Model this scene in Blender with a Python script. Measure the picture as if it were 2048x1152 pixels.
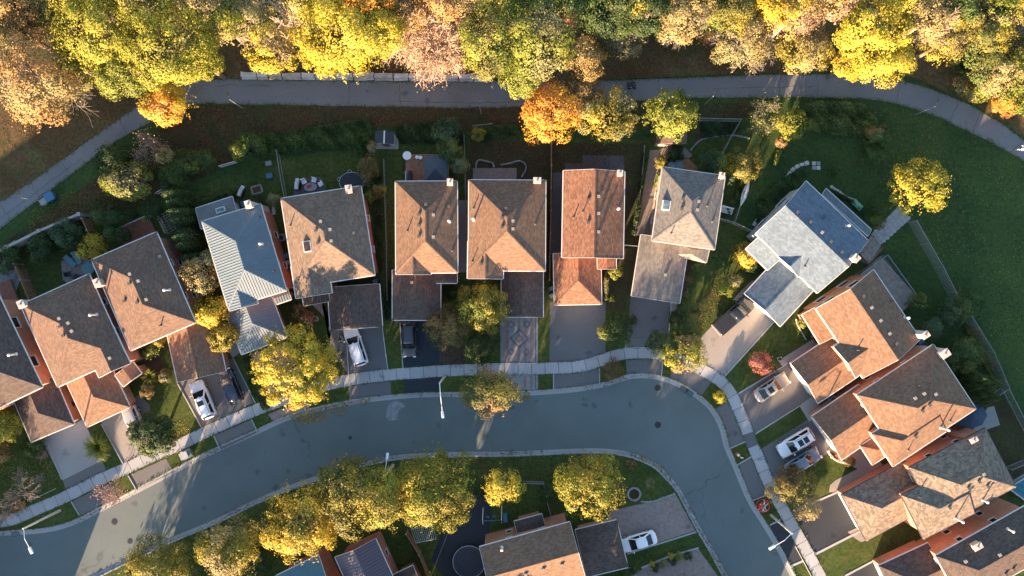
import bpy, math, random
import numpy as np
from mathutils import Vector, Matrix

for o in list(bpy.data.objects):
    bpy.data.objects.remove(o)

# ------------------------------------------------------------------ camera, sky, sun, exposure
scene = bpy.context.scene
CAM_H = 92.0            # drone height in metres
S = 16.5                # photograph pixels per metre at ground level
IW, IH = 2048.0, 1152.0
cam_d = bpy.data.cameras.new("camera")
cam = bpy.data.objects.new("camera", cam_d)
scene.collection.objects.link(cam)
cam.location = (0, 0, CAM_H)
cam.rotation_euler = (0, 0, 0)
cam_d.sensor_width = 36.0
cam_d.lens = 36.0 * CAM_H / (IW / S)
cam_d.clip_end = 5000
scene.camera = cam

SUN_EL = math.radians(10.5)
SHADOW = math.radians(21.5)          # shadows fall towards image-up, turned 21.5 deg to the right
SUN_DIR = Vector((-math.sin(SHADOW) * math.cos(SUN_EL), -math.cos(SHADOW) * math.cos(SUN_EL), math.sin(SUN_EL)))
world = bpy.data.worlds.new("World")
scene.world = world
world.use_nodes = True
wn = world.node_tree
bg = wn.nodes["Background"]
sky = wn.nodes.new("ShaderNodeTexSky")
sky.sky_type = 'NISHITA'
sky.sun_disc = False
sky.sun_elevation = SUN_EL
sky.sun_rotation = math.atan2(SUN_DIR.x, SUN_DIR.y)
sky.air_density = 1.0
sky.dust_density = 0.6
sky.ozone_density = 1.5
wn.links.new(sky.outputs[0], bg.inputs[0])
bg.inputs[1].default_value = 0.078
sun_d = bpy.data.lights.new("sun", 'SUN')
sun_d.energy = 5.0
sun_d.angle = math.radians(0.5)
sun_d.color = (1.0, 0.67, 0.41)
sun = bpy.data.objects.new("sun", sun_d)
scene.collection.objects.link(sun)
sun.rotation_euler = SUN_DIR.to_track_quat('Z', 'Y').to_euler()
sun.location = (-60, -150, 60)

scene.view_settings.view_transform = 'Standard'
scene.view_settings.look = 'None'
scene.view_settings.gamma = 1.0
scene.view_settings.use_curve_mapping = False
scene.view_settings.exposure = 2.85
scene.cycles.max_bounces = 6
scene.cycles.transparent_max_bounces = 8

# ------------------------------------------------------------------ helpers
rng = np.random.default_rng(7)
random.seed(7)
COL = scene.collection
ORG = {}

def W(px, py, z=0.0):
    """photo pixel of a point known to be z metres above ground -> world x, y"""
    k = (CAM_H - z) / CAM_H / S
    return ((px - IW / 2) * k, (IH / 2 - py) * k)

def V(px, py, z=0.0):
    x, y = W(px, py, z)
    return Vector((x, y, z))

def tag(o, label=None, cat=None, group=None, kind=None):
    if label: o["label"] = label
    if cat: o["category"] = cat
    if group: o["group"] = group
    if kind: o["kind"] = kind
    return o

def thing(name, loc, label=None, cat=None, group=None, rz=0.0):
    o = bpy.data.objects.new(name, None)
    o.empty_display_size = 0.3
    COL.objects.link(o)
    o.location = loc
    o.rotation_euler = (0, 0, rz)
    ORG[o.name] = Vector((0, 0, 0)) if rz else Vector(loc)
    return tag(o, label, cat, group)

class MB:
    """collects faces with uv in metres and material slots"""
    def __init__(self):
        self.v = []; self.f = []; self.uv = []; self.mi = []; self.sm = []
    def face(self, pts, uv=None, mi=0, smooth=False):
        b = len(self.v)
        self.v.extend(tuple(p) for p in pts)
        self.f.append(tuple(range(b, b + len(pts))))
        if uv is None:
            uv = planar_uv(pts)
        self.uv.append(uv); self.mi.append(mi); self.sm.append(smooth)
    def mesh(self, verts, faces, mi=0, smooth=True):
        b = len(self.v)
        self.v.extend(tuple(p) for p in verts)
        for f in faces:
            self.f.append(tuple(b + i for i in f))
            self.uv.append(planar_uv([verts[i] for i in f])); self.mi.append(mi); self.sm.append(smooth)
    def box(self, c, size, rz=0.0, mi=0, M=None):
        hx, hy, hz = size[0] / 2, size[1] / 2, size[2] / 2
        cs, sn = math.cos(rz), math.sin(rz)
        P = []
        for z in (-hz, hz):
            for x, y in ((-hx, -hy), (hx, -hy), (hx, hy), (-hx, hy)):
                if M is not None:
                    q = M @ Vector((x, y, z)); P.append((c[0] + q.x, c[1] + q.y, c[2] + q.z))
                else:
                    P.append((c[0] + x * cs - y * sn, c[1] + x * sn + y * cs, c[2] + z))
        for f in ((0, 3, 2, 1), (4, 5, 6, 7), (0, 1, 5, 4), (1, 2, 6, 5), (2, 3, 7, 6), (3, 0, 4, 7)):
            self.face([P[i] for i in f], mi=mi)
    def prism(self, poly, z0, z1, mi=0, cap_bottom=True):
        n = len(poly)
        a = sum(poly[i][0] * poly[(i + 1) % n][1] - poly[(i + 1) % n][0] * poly[i][1] for i in range(n))
        if a < 0: poly = list(reversed(poly))
        z0f = z0 if callable(z0) else (lambda x, y: z0)
        z1f = z1 if callable(z1) else (lambda x, y: z1)
        B = [(p[0], p[1], z0f(p[0], p[1])) for p in poly]
        T = [(p[0], p[1], z1f(p[0], p[1])) for p in poly]
        self.face(T, mi=mi)
        if cap_bottom: self.face(list(reversed(B)), mi=mi)
        for i in range(n):
            j = (i + 1) % n
            self.face([B[i], B[j], T[j], T[i]], mi=mi)
    def tube(self, p0, p1, r0, r1=None, n=6, mi=0, cap=True):
        r1 = r0 if r1 is None else r1
        p0 = Vector(p0); p1 = Vector(p1)
        d = p1 - p0
        if d.length < 1e-6: return
        q = d.to_track_quat('Z', 'Y')
        a = []; b = []
        for i in range(n):
            t = 2 * math.pi * i / n
            w = q @ Vector((math.cos(t), math.sin(t), 0))
            a.append(p0 + w * r0); b.append(p1 + w * r1)
        for i in range(n):
            j = (i + 1) % n
            self.face([a[i], a[j], b[j], b[i]], uv=[(0, 0), (.1, 0), (.1, 1), (0, 1)], mi=mi, smooth=True)
        if cap:
            self.face(b, mi=mi); self.face(list(reversed(a)), mi=mi)
    def ring(self, c, r, rad, n=24, m=6, mi=0):
        c = Vector(c)
        for i in range(n):
            a0, a1 = 2 * math.pi * i / n, 2 * math.pi * (i + 1) / n
            self.tube(c + Vector((math.cos(a0) * r, math.sin(a0) * r, 0)), c + Vector((math.cos(a1) * r, math.sin(a1) * r, 0)), rad, n=m, cap=False, mi=mi)
    def disc(self, c, r, n=24, mi=0, ry=None, rz=0.0):
        ry = r if ry is None else ry
        cs, sn = math.cos(rz), math.sin(rz)
        P = []
        for i in range(n):
            t = 2 * math.pi * i / n
            x, y = math.cos(t) * r, math.sin(t) * ry
            P.append((c[0] + x * cs - y * sn, c[1] + x * sn + y * cs, c[2]))
        self.face(P, mi=mi)
        return P
    def sphere(self, c, r, n=10, m=6, sz=1.0, mi=0):
        vs = []; fs = []
        for j in range(m + 1):
            ph = math.pi * j / m
            for i in range(n):
                t = 2 * math.pi * i / n
                vs.append((c[0] + r * math.sin(ph) * math.cos(t), c[1] + r * math.sin(ph) * math.sin(t), c[2] + r * sz * math.cos(ph)))
        for j in range(m):
            for i in range(n):
                k = (i + 1) % n
                fs.append((j * n + i, (j + 1) * n + i, (j + 1) * n + k, j * n + k))
        self.mesh(vs, fs, mi=mi)
    def build(self, name, mats, parent=None, org=None, rel=False):
        """one mesh object; world coordinates unless rel"""
        me = bpy.data.meshes.new(name)
        o3 = Vector((0, 0, 0))
        if parent is not None and not rel: o3 = ORG[parent.name]
        elif org is not None: o3 = Vector(org)
        vv = np.array(self.v, dtype=np.float64).reshape(-1, 3) - np.array(o3)
        me.from_pydata(vv.tolist(), [], self.f)
        uvl = me.uv_layers.new(name="uv")
        flat = [c for u in self.uv for p in u for c in p]
        uvl.data.foreach_set("uv", flat)
        me.polygons.foreach_set("material_index", self.mi)
        me.polygons.foreach_set("use_smooth", self.sm)
        if not isinstance(mats, (list, tuple)): mats = [mats]
        for m in mats: me.materials.append(m)
        me.update()
        o = bpy.data.objects.new(name, me)
        COL.objects.link(o)
        if parent is not None:
            o.parent = parent
            ORG[o.name] = ORG[parent.name] if not rel else Vector((0, 0, 0))
        else:
            o.location = o3
            ORG[o.name] = Vector(o3)
        return o

def planar_uv(pts):
    p0 = Vector(pts[0]); p1 = Vector(pts[1])
    n = Vector((0, 0, 0))
    for i in range(len(pts)):
        a = Vector(pts[i]); b = Vector(pts[(i + 1) % len(pts)])
        n += Vector(((a.y - b.y) * (a.z + b.z), (a.z - b.z) * (a.x + b.x), (a.x - b.x) * (a.y + b.y)))
    if n.length < 1e-12: return [(p[0], p[1]) for p in pts]
    n.normalize()
    if abs(n.z) > 0.999:
        u = Vector((1, 0, 0)); w = Vector((0, 1, 0))
    else:
        u = Vector((0, 0, 1)).cross(n); u.normalize(); w = n.cross(u)
    return [(Vector(p).dot(u), Vector(p).dot(w)) for p in pts]

def copy_tree(o, parent=None):
    c = o.copy(); COL.objects.link(c); c.parent = parent
    ORG[c.name] = ORG.get(o.name, Vector((0, 0, 0)))
    for ch in list(o.children): copy_tree(ch, c)
    return c

# ------------------------------------------------------------------ materials
MATS = {}
def new_mat(name):
    m = bpy.data.materials.new(name); m.use_nodes = True
    nt = m.node_tree
    return m, nt, nt.nodes["Principled BSDF"]

def N(nt, t, **kw):
    n = nt.nodes.new(t)
    for k, v in kw.items():
        if k.startswith("i_"):
            key = k[2:]
            n.inputs[int(key) if key.isdigit() else key].default_value = v
        else: setattr(n, k, v)
    return n

def ramp(nt, fac, stops):
    r = nt.nodes.new("ShaderNodeValToRGB")
    el = r.color_ramp.elements
    while len(el) < len(stops): el.new(0.5)
    for e, (p, c) in zip(el, stops):
        e.position = p; e.color = (c[0], c[1], c[2], 1)
    nt.links.new(fac, r.inputs[0])
    return r.outputs[0]

def mixc(nt, fac, a, b, mode='MIX'):
    m = nt.nodes.new("ShaderNodeMix"); m.data_type = 'RGBA'; m.blend_type = mode
    for sock, v in ((m.inputs[0], fac), (m.inputs[6], a), (m.inputs[7], b)):
        if hasattr(v, "is_output"): nt.links.new(v, sock)
        elif isinstance(v, (tuple, list)): sock.default_value = (v[0], v[1], v[2], 1)
        else: sock.default_value = v
    return m.outputs[2]

def noise(nt, vec, scale, detail=4, rough=0.6):
    n = N(nt, "ShaderNodeTexNoise"); n.inputs["Scale"].default_value = scale
    n.inputs["Detail"].default_value = detail; n.inputs["Roughness"].default_value = rough
    if vec is not None: nt.links.new(vec, n.inputs["Vector"])
    return n.outputs[0]

def bump(nt, bsdf, h, strength=0.4, dist=0.02):
    b = N(nt, "ShaderNodeBump"); b.inputs["Strength"].default_value = strength; b.inputs["Distance"].default_value = dist
    nt.links.new(h, b.inputs["Height"]); nt.links.new(b.outputs[0], bsdf.inputs["Normal"])

def mul(c, k): return (c[0] * k, c[1] * k, c[2] * k)

def plain(name, c, rough=0.6, metal=0.0, var=0.12, scale=3.0, coat=0.0):
    if name in MATS: return MATS[name]
    m, nt, b = new_mat(name)
    tc = N(nt, "ShaderNodeTexCoord")
    n = noise(nt, tc.outputs["Object"], scale, 3)
    nt.links.new(ramp(nt, n, [(0.3, mul(c, 1 - var)), (0.7, mul(c, 1 + var))]), b.inputs["Base Color"])
    b.inputs["Roughness"].default_value = rough; b.inputs["Metallic"].default_value = metal
    if coat: b.inputs["Coat Weight"].default_value = coat
    MATS[name] = m
    return m

def shingle(name, c1, c2, bw=0.95, bh=0.30, contrast=1.0):
    """asphalt shingles laid in courses, uv in metres"""
    m, nt, b = new_mat(name)
    uv = N(nt, "ShaderNodeUVMap")
    oi = N(nt, "ShaderNodeObjectInfo")
    br = N(nt, "ShaderNodeTexBrick"); br.offset = 0.5
    nt.links.new(uv.outputs[0], br.inputs["Vector"])
    br.inputs["Color1"].default_value = (0, 0, 0, 1); br.inputs["Color2"].default_value = (1, 1, 1, 1)
    br.inputs["Mortar"].default_value = (0.2, 0.2, 0.2, 1)
    br.inputs["Scale"].default_value = 1.0; br.inputs["Mortar Size"].default_value = 0.012
    br.inputs["Brick Width"].default_value = bw * 0.36; br.inputs["Row Height"].default_value = bh * 0.55
    tab = br.outputs[0]
    n2 = noise(nt, uv.outputs[0], 9.0, 3)
    n3 = noise(nt, uv.outputs[0], 0.45, 4)
    mixf = N(nt, "ShaderNodeMix"); mixf.data_type = 'FLOAT'; mixf.inputs[0].default_value = 0.5
    nt.links.new(tab, mixf.inputs[2]); nt.links.new(n2, mixf.inputs[3])
    col = ramp(nt, mixf.outputs[0], [(0.1, mul(c1, 1 - 0.25 * contrast)), (0.5, mul([(a + q) / 2 for a, q in zip(c1, c2)], 1.0)), (0.9, mul(c2, 1 + 0.2 * contrast))])
    wear = ramp(nt, n3, [(0.25, (0.87, 0.87, 0.88)), (0.75, (1.09, 1.08, 1.06))])
    col = mixc(nt, 1.0, col, wear, 'MULTIPLY')
    # streaks running down the slope
    mp = N(nt, "ShaderNodeMapping"); mp.inputs["Scale"].default_value = (2.2, 0.12, 1)
    nt.links.new(uv.outputs[0], mp.inputs[0])
    st = ramp(nt, noise(nt, mp.outputs[0], 1.0, 4), [(0.42, (0.9, 0.9, 0.9)), (0.6, (1.03, 1.03, 1.03))])
    col = mixc(nt, 0.3, col, st, 'MULTIPLY')
    nt.links.new(col, b.inputs["Base Color"])
    b.inputs["Roughness"].default_value = 0.9
    b.inputs["Specular IOR Level"].default_value = 0.2
    # each course overlaps the one below: saw-tooth height
    sep = N(nt, "ShaderNodeSeparateXYZ"); nt.links.new(uv.outputs[0], sep.inputs[0])
    dv = N(nt, "ShaderNodeMath", operation='DIVIDE'); dv.inputs[1].default_value = bh * 0.55
    nt.links.new(sep.outputs[1], dv.inputs[0])
    fr = N(nt, "ShaderNodeMath", operation='FRACT'); nt.links.new(dv.outputs[0], fr.inputs[0])
    sb = N(nt, "ShaderNodeMath", operation='MULTIPLY_ADD'); sb.inputs[1].default_value = -0.7
    nt.links.new(fr.outputs[0], sb.inputs[0]); nt.links.new(mixf.outputs[0], sb.inputs[2])
    bump(nt, b, sb.outputs[0], 0.55, 0.018)
    MATS[name] = m
    return m

def brick_mat(name, c1, c2, mortar=(0.36, 0.32, 0.28)):
    m, nt, b = new_mat(name)
    uv = N(nt, "ShaderNodeUVMap")
    br = N(nt, "ShaderNodeTexBrick"); nt.links.new(uv.outputs[0], br.inputs["Vector"])
    br.inputs["Color1"].default_value = (*c1, 1); br.inputs["Color2"].default_value = (*c2, 1); br.inputs["Mortar"].default_value = (*mortar, 1)
    br.inputs["Scale"].default_value = 1.0; br.inputs["Mortar Size"].default_value = 0.008
    br.inputs["Brick Width"].default_value = 0.22; br.inputs["Row Height"].default_value = 0.075
    n = ramp(nt, noise(nt, uv.outputs[0], 1.2, 4), [(0.3, (0.8, 0.8, 0.8)), (0.7, (1.12, 1.1, 1.08))])
    nt.links.new(mixc(nt, 1.0, br.outputs[0], n, 'MULTIPLY'), b.inputs["Base Color"])
    b.inputs["Roughness"].default_value = 0.9
    bump(nt, b, br.outputs[1], -0.5, 0.008)
    MATS[name] = m
    return m

def paving(name, c, speck=0.18, crack=0.0, stain=0.25, rough=0.9, tone2=None, fine=40.0):
    """asphalt or concrete with mottling, fine aggregate, stains and cracks"""
    m, nt, b = new_mat(name)
    tc = N(nt, "ShaderNodeTexCoord"); v = tc.outputs["Object"]
    big = noise(nt, v, 0.18, 5, 0.62)
    col = ramp(nt, big, [(0.3, mul(c, 1 - stain)), (0.55, c), (0.75, mul(tone2 or c, 1 + stain * 0.55))])
    fin = ramp(nt, noise(nt, v, fine * 0.2, 2), [(0.3, (1 - speck,) * 3), (0.7, (1 + speck,) * 3)])
    col = mixc(nt, 1.0, col, fin, 'MULTIPLY')
    # oil drips and tar spots
    vo = N(nt, "ShaderNodeTexVoronoi"); vo.inputs["Scale"].default_value = 0.33; nt.links.new(v, vo.inputs["Vector"])
    nn = noise(nt, v, 1.6, 3)
    add = N(nt, "ShaderNodeMath", operation='MULTIPLY_ADD'); add.inputs[1].default_value = 0.5
    nt.links.new(nn, add.inputs[0]); nt.links.new(vo.outputs[0], add.inputs[2])
    spot = ramp(nt, add.outputs[0], [(0.30, (0.55, 0.55, 0.56)), (0.40, (1, 1, 1))])
    col = mixc(nt, 0.75, col, spot, 'MULTIPLY')
    if crack:
        ve = N(nt, "ShaderNodeTexVoronoi"); ve.feature = 'DISTANCE_TO_EDGE'; ve.inputs["Scale"].default_value = crack
        wob = N(nt, "ShaderNodeVectorMath", operation='MULTIPLY_ADD')
        wn_ = N(nt, "ShaderNodeTexNoise"); wn_.inputs["Scale"].default_value = 0.7; nt.links.new(v, wn_.inputs["Vector"])
        nt.links.new(wn_.outputs[1], wob.inputs[0]); wob.inputs[1].default_value = (3.0, 3.0, 0); nt.links.new(v, wob.inputs[2])
        nt.links.new(wob.outputs[0], ve.inputs["Vector"])
        ck = ramp(nt, ve.outputs[0], [(0.0, (0.62, 0.62, 0.62)), (0.006, (0.95, 0.95, 0.95)), (0.012, (1, 1, 1))])
        gate = ramp(nt, noise(nt, v, 0.10, 2), [(0.45, (0, 0, 0)), (0.6, (1, 1, 1))])
        ck = mixc(nt, gate, (1, 1, 1), ck)
        col = mixc(nt, 1.0, col, ck, 'MULTIPLY')
    nt.links.new(col, b.inputs["Base Color"])
    b.inputs["Roughness"].default_value = rough
    b.inputs["Specular IOR Level"].default_value = 0.3
    bump(nt, b, noise(nt, v, fine, 2), 0.25, 0.01)
    MATS[name] = m
    return m

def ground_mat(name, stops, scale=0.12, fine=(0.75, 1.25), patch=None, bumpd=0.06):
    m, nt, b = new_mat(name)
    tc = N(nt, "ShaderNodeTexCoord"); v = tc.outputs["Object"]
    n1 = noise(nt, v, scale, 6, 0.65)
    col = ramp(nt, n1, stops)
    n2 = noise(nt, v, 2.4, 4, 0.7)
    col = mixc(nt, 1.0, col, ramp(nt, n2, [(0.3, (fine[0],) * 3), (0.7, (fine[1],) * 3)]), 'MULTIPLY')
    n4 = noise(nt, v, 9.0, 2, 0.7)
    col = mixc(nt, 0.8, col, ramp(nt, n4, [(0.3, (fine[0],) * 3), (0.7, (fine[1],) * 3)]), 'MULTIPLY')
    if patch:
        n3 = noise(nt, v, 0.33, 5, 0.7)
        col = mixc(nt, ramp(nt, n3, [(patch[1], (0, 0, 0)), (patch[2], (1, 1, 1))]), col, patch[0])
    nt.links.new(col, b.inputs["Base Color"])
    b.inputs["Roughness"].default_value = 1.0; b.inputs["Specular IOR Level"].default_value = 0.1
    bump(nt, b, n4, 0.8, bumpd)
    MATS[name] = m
    return m

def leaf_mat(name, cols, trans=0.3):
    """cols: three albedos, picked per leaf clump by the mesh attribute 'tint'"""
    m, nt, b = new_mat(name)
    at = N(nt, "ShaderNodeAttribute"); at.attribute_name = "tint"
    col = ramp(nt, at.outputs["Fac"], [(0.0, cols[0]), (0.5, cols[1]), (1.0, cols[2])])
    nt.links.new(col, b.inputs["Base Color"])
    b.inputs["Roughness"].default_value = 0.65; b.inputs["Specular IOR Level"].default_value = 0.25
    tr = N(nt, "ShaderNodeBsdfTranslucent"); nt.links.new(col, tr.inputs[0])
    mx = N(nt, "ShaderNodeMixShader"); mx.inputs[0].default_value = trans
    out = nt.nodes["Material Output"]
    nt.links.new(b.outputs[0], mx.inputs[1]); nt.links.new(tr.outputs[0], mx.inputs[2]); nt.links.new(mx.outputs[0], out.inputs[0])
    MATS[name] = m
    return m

def paint(name, c, rough=0.22, metal=0.0):
    m, nt, b = new_mat(name)
    tc = N(nt, "ShaderNodeTexCoord")
    nt.links.new(ramp(nt, noise(nt, tc.outputs["Object"], 1.5, 3), [(0.3, mul(c, 0.93)), (0.7, mul(c, 1.05))]), b.inputs["Base Color"])
    b.inputs["Roughness"].default_value = rough; b.inputs["Metallic"].default_value = metal
    b.inputs["Coat Weight"].default_value = 0.6; b.inputs["Coat Roughness"].default_value = 0.08
    MATS[name] = m
    return m

def glassy(name, c=(0.02, 0.025, 0.03), rough=0.06):
    m, nt, b = new_mat(name)
    tc = N(nt, "ShaderNodeTexCoord")
    nt.links.new(ramp(nt, noise(nt, tc.outputs["Object"], 2.0, 2), [(0.3, mul(c, 0.7)), (0.7, mul(c, 1.4))]), b.inputs["Base Color"])
    b.inputs["Roughness"].default_value = rough; b.inputs["Specular IOR Level"].default_value = 0.6
    MATS[name] = m
    return m

def wire_mesh_mat(name, c, opening=0.72):
    """chain link: thin wires with air between them, crossing diagonally"""
    m, nt, b = new_mat(name)
    b.inputs["Base Color"].default_value = (*c, 1); b.inputs["Metallic"].default_value = 0.3; b.inputs["Roughness"].default_value = 0.5
    uv = N(nt, "ShaderNodeUVMap")
    mp = N(nt, "ShaderNodeMapping"); mp.inputs["Rotation"].default_value = (0, 0, math.radians(45)); mp.inputs["Scale"].default_value = (16, 16, 1)
    nt.links.new(uv.outputs[0], mp.inputs[0])
    br = N(nt, "ShaderNodeTexBrick"); br.offset = 0.0; nt.links.new(mp.outputs[0], br.inputs["Vector"])
    br.inputs["Brick Width"].default_value = 1.0; br.inputs["Row Height"].default_value = 1.0; br.inputs["Scale"].default_value = 1.0
    br.inputs["Mortar Size"].default_value = (1 - opening) * 0.3
    tr = N(nt, "ShaderNodeBsdfTransparent")
    mx = N(nt, "ShaderNodeMixShader"); nt.links.new(br.outputs[1], mx.inputs[0])
    nt.links.new(tr.outputs[0], mx.inputs[1]); nt.links.new(b.outputs[0], mx.inputs[2])
    nt.links.new(mx.outputs[0], nt.nodes["Material Output"].inputs[0])
    MATS[name] = m
    return m

M = MATS
# roofs
shingle("shingle_brown", (0.115, 0.075, 0.055), (0.165, 0.112, 0.085))
shingle("shingle_tan", (0.135, 0.098, 0.073), (0.20, 0.148, 0.112))
shingle("shingle_warm", (0.145, 0.088, 0.058), (0.195, 0.125, 0.085))
shingle("shingle_rust", (0.15, 0.074, 0.047), (0.225, 0.122, 0.080), contrast=1.4)
shingle("shingle_gray", (0.125, 0.118, 0.11), (0.185, 0.172, 0.155))
shingle("shingle_blue_gray", (0.084, 0.120, 0.160), (0.128, 0.168, 0.210))
shingle("shingle_weathered", (0.10, 0.085, 0.07), (0.24, 0.19, 0.145), bw=0.95, bh=0.36, contrast=1.1)
shingle("shingle_dark", (0.07, 0.052, 0.046), (0.105, 0.082, 0.07))
plain("metal_roof_gray", (0.115, 0.15, 0.172), 0.5, 0.1, 0.08, 0.8)
plain("metal_roof_purple", (0.095, 0.075, 0.095), 0.5, 0.1, 0.08, 0.8)
plain("metal_roof_teal", (0.05, 0.13, 0.17), 0.5, 0.0, 0.1, 0.8)
plain("flat_roof_gray", (0.13, 0.15, 0.165), 0.85, 0, 0.15, 1.2)
# walls and trim
brick_mat("brick_orange", (0.37, 0.135, 0.070), (0.45, 0.185, 0.10))
brick_mat("brick_red", (0.32, 0.085, 0.05), (0.39, 0.115, 0.065))
brick_mat("brick_tan", (0.42, 0.30, 0.21), (0.50, 0.37, 0.27))
brick_mat("stone_white", (0.52, 0.47, 0.42), (0.62, 0.57, 0.52), (0.45, 0.42, 0.4))
plain("siding_gray", (0.40, 0.43, 0.45), 0.7, 0, 0.05)
plain("white_trim", (0.56, 0.545, 0.52), 0.45, 0, 0.06)
plain("dark_trim", (0.06, 0.05, 0.045), 0.5, 0, 0.1)
plain("soffit", (0.5, 0.47, 0.43), 0.7, 0, 0.05)
plain("door_white", (0.6, 0.58, 0.55), 0.5, 0, 0.05)
plain("door_brown", (0.12, 0.06, 0.035), 0.5, 0, 0.15)
plain("galvanised", (0.5, 0.5, 0.5), 0.4, 0.6, 0.1)
plain("vent_white", (0.55, 0.54, 0.52), 0.5, 0, 0.05)
plain("vent_gray", (0.22, 0.215, 0.205), 0.6, 0, 0.08)
plain("vent_brown", (0.06, 0.062, 0.066), 0.7, 0, 0.1)
plain("black_plastic", (0.015, 0.015, 0.017), 0.5, 0, 0.2)
plain("rubber", (0.018, 0.018, 0.018), 0.85, 0, 0.2)
plain("iron_black", (0.03, 0.03, 0.033), 0.5, 0.3, 0.1)
plain("metal_gray", (0.30, 0.31, 0.32), 0.45, 0.5, 0.1)
plain("metal_white", (0.72, 0.73, 0.73), 0.4, 0.0, 0.05)
plain("pole_concrete", (0.50, 0.46, 0.40), 0.85, 0, 0.1)
plain("wood_fence", (0.20, 0.115, 0.06), 0.85, 0, 0.3, 2.0)
plain("wood_gray", (0.24, 0.21, 0.18), 0.85, 0, 0.25, 2.0)
plain("wood_deck", (0.26, 0.125, 0.065), 0.7, 0, 0.3, 2.0)
plain("wood_red", (0.21, 0.075, 0.045), 0.75, 0, 0.2, 2.0)
plain("stone_pale", (0.42, 0.39, 0.36), 0.95, 0, 0.22, 1.3)
plain("stone_buff", (0.33, 0.29, 0.25), 0.95, 0, 0.25, 1.6)
plain("stone_gray", (0.25, 0.25, 0.25), 0.95, 0, 0.25, 1.5)
plain("stone_red", (0.33, 0.17, 0.13), 0.95, 0, 0.2, 1.5)
plain("soil", (0.055, 0.038, 0.026), 1.0, 0, 0.4, 1.2)
plain("fabric_blue", (0.03, 0.09, 0.22), 0.8, 0, 0.1)
plain("fabric_teal", (0.10, 0.20, 0.22), 0.75, 0, 0.1)
plain("fabric_dark", (0.018, 0.028, 0.04), 0.75, 0, 0.15)
plain("fabric_red", (0.45, 0.02, 0.03), 0.75, 0, 0.1)
plain("plastic_blue", (0.035, 0.12, 0.22), 0.45, 0, 0.08)
plain("plastic_green", (0.10, 0.34, 0.22), 0.45, 0, 0.08)
plain("plastic_white", (0.74, 0.75, 0.76), 0.4, 0, 0.05)
plain("plastic_yellow", (0.6, 0.42, 0.05), 0.5, 0, 0.1)
plain("plastic_red", (0.55, 0.05, 0.03), 0.45, 0, 0.1)
plain("plastic_gray", (0.22, 0.23, 0.24), 0.6, 0, 0.1)
plain("hydrant_red", (0.6, 0.12, 0.05), 0.4, 0, 0.1)
plain("cabinet_green", (0.10, 0.13, 0.12), 0.6, 0, 0.1)
plain("cabinet_gray", (0.30, 0.33, 0.35), 0.6, 0, 0.1)
plain("bark", (0.15, 0.11, 0.08), 0.95, 0, 0.3, 4.0)
plain("bark_pale", (0.50, 0.37, 0.28), 0.9, 0, 0.2, 3.0)
plain("bark_gray", (0.17, 0.145, 0.125), 0.95, 0, 0.25, 3.0)
plain("skin", (0.45, 0.28, 0.2), 0.6, 0, 0.05)
plain("hair_dark", (0.03, 0.02, 0.015), 0.8, 0, 0.1)
plain("cloth_white", (0.7, 0.72, 0.75), 0.85, 0, 0.06)
plain("cloth_navy", (0.02, 0.03, 0.07), 0.85, 0, 0.1)
plain("water_pool", (0.02, 0.16, 0.22), 0.08, 0, 0.1, 0.6)
plain("lens_red", (0.4, 0.02, 0.02), 0.25, 0, 0.1)
plain("lens_clear", (0.6, 0.6, 0.62), 0.15, 0.2, 0.1)
glassy("window_glass"); glassy("car_glass", (0.012, 0.016, 0.02), 0.04); glassy("skylight_glass", (0.12, 0.17, 0.2), 0.05)
glassy("skylight_bronze", (0.05, 0.035, 0.025), 0.1)
paint("paint_white", (0.74, 0.75, 0.76)); paint("paint_black", (0.018, 0.02, 0.025), 0.12); paint("paint_navy", (0.022, 0.032, 0.055), 0.15)
paint("paint_silver", (0.40, 0.40, 0.39), 0.3, 0.3); paint("paint_slate", (0.15, 0.19, 0.24), 0.25, 0.2)
paint("paint_charcoal", (0.03, 0.035, 0.042)); paint("paint_champagne", (0.36, 0.33, 0.29), 0.3, 0.3)
# ground
paving("asphalt_road", (0.115, 0.140, 0.138), 0.10, 0.06, 0.14)
paving("asphalt_path", (0.155, 0.155, 0.16), 0.10, 0.22, 0.16)
paving("asphalt_drive", (0.115, 0.118, 0.122), 0.12, 0.0, 0.15)
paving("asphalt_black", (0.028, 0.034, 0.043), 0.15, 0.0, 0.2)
paving("asphalt_apron", (0.13, 0.127, 0.125), 0.10, 0.0, 0.12)
paving("concrete_drive", (0.28, 0.275, 0.265), 0.08, 0.0, 0.14)
paving("concrete_tan", (0.27, 0.245, 0.22), 0.08, 0.0, 0.12)
paving("concrete_walk", (0.33, 0.335, 0.34), 0.07, 0.0, 0.10)
paving("concrete_kerb", (0.30, 0.30, 0.295), 0.10, 0.0, 0.18)
paving("concrete_wall", (0.30, 0.285, 0.265), 0.08, 0.0, 0.15)
paving("pavers_pink", (0.235, 0.185, 0.165), 0.18, 0.0, 0.14, fine=12.0)
paving("pavers_gray", (0.20, 0.205, 0.215), 0.15, 0.0, 0.12, fine=12.0)
paving("pavers_charcoal", (0.10, 0.105, 0.115), 0.15, 0.0, 0.12, fine=12.0)
paving("pavers_brick", (0.21, 0.140, 0.125), 0.15, 0.0, 0.12, fine=12.0)
paving("pavers_tan", (0.22, 0.19, 0.17), 0.15, 0.0, 0.12, fine=12.0)
ground_mat("grass_park", [(0.30, (0.024, 0.046, 0.016)), (0.5, (0.037, 0.064, 0.020)), (0.72, (0.056, 0.082, 0.024))], 0.14, (0.66, 1.34), ((0.066, 0.075, 0.026), 0.58, 0.80))
ground_mat("grass_lawn", [(0.28, (0.035, 0.052, 0.014)), (0.5, (0.050, 0.072, 0.019)), (0.75, (0.085, 0.094, 0.028))], 0.3, (0.66, 1.34), ((0.085, 0.075, 0.030), 0.56, 0.78))
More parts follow.
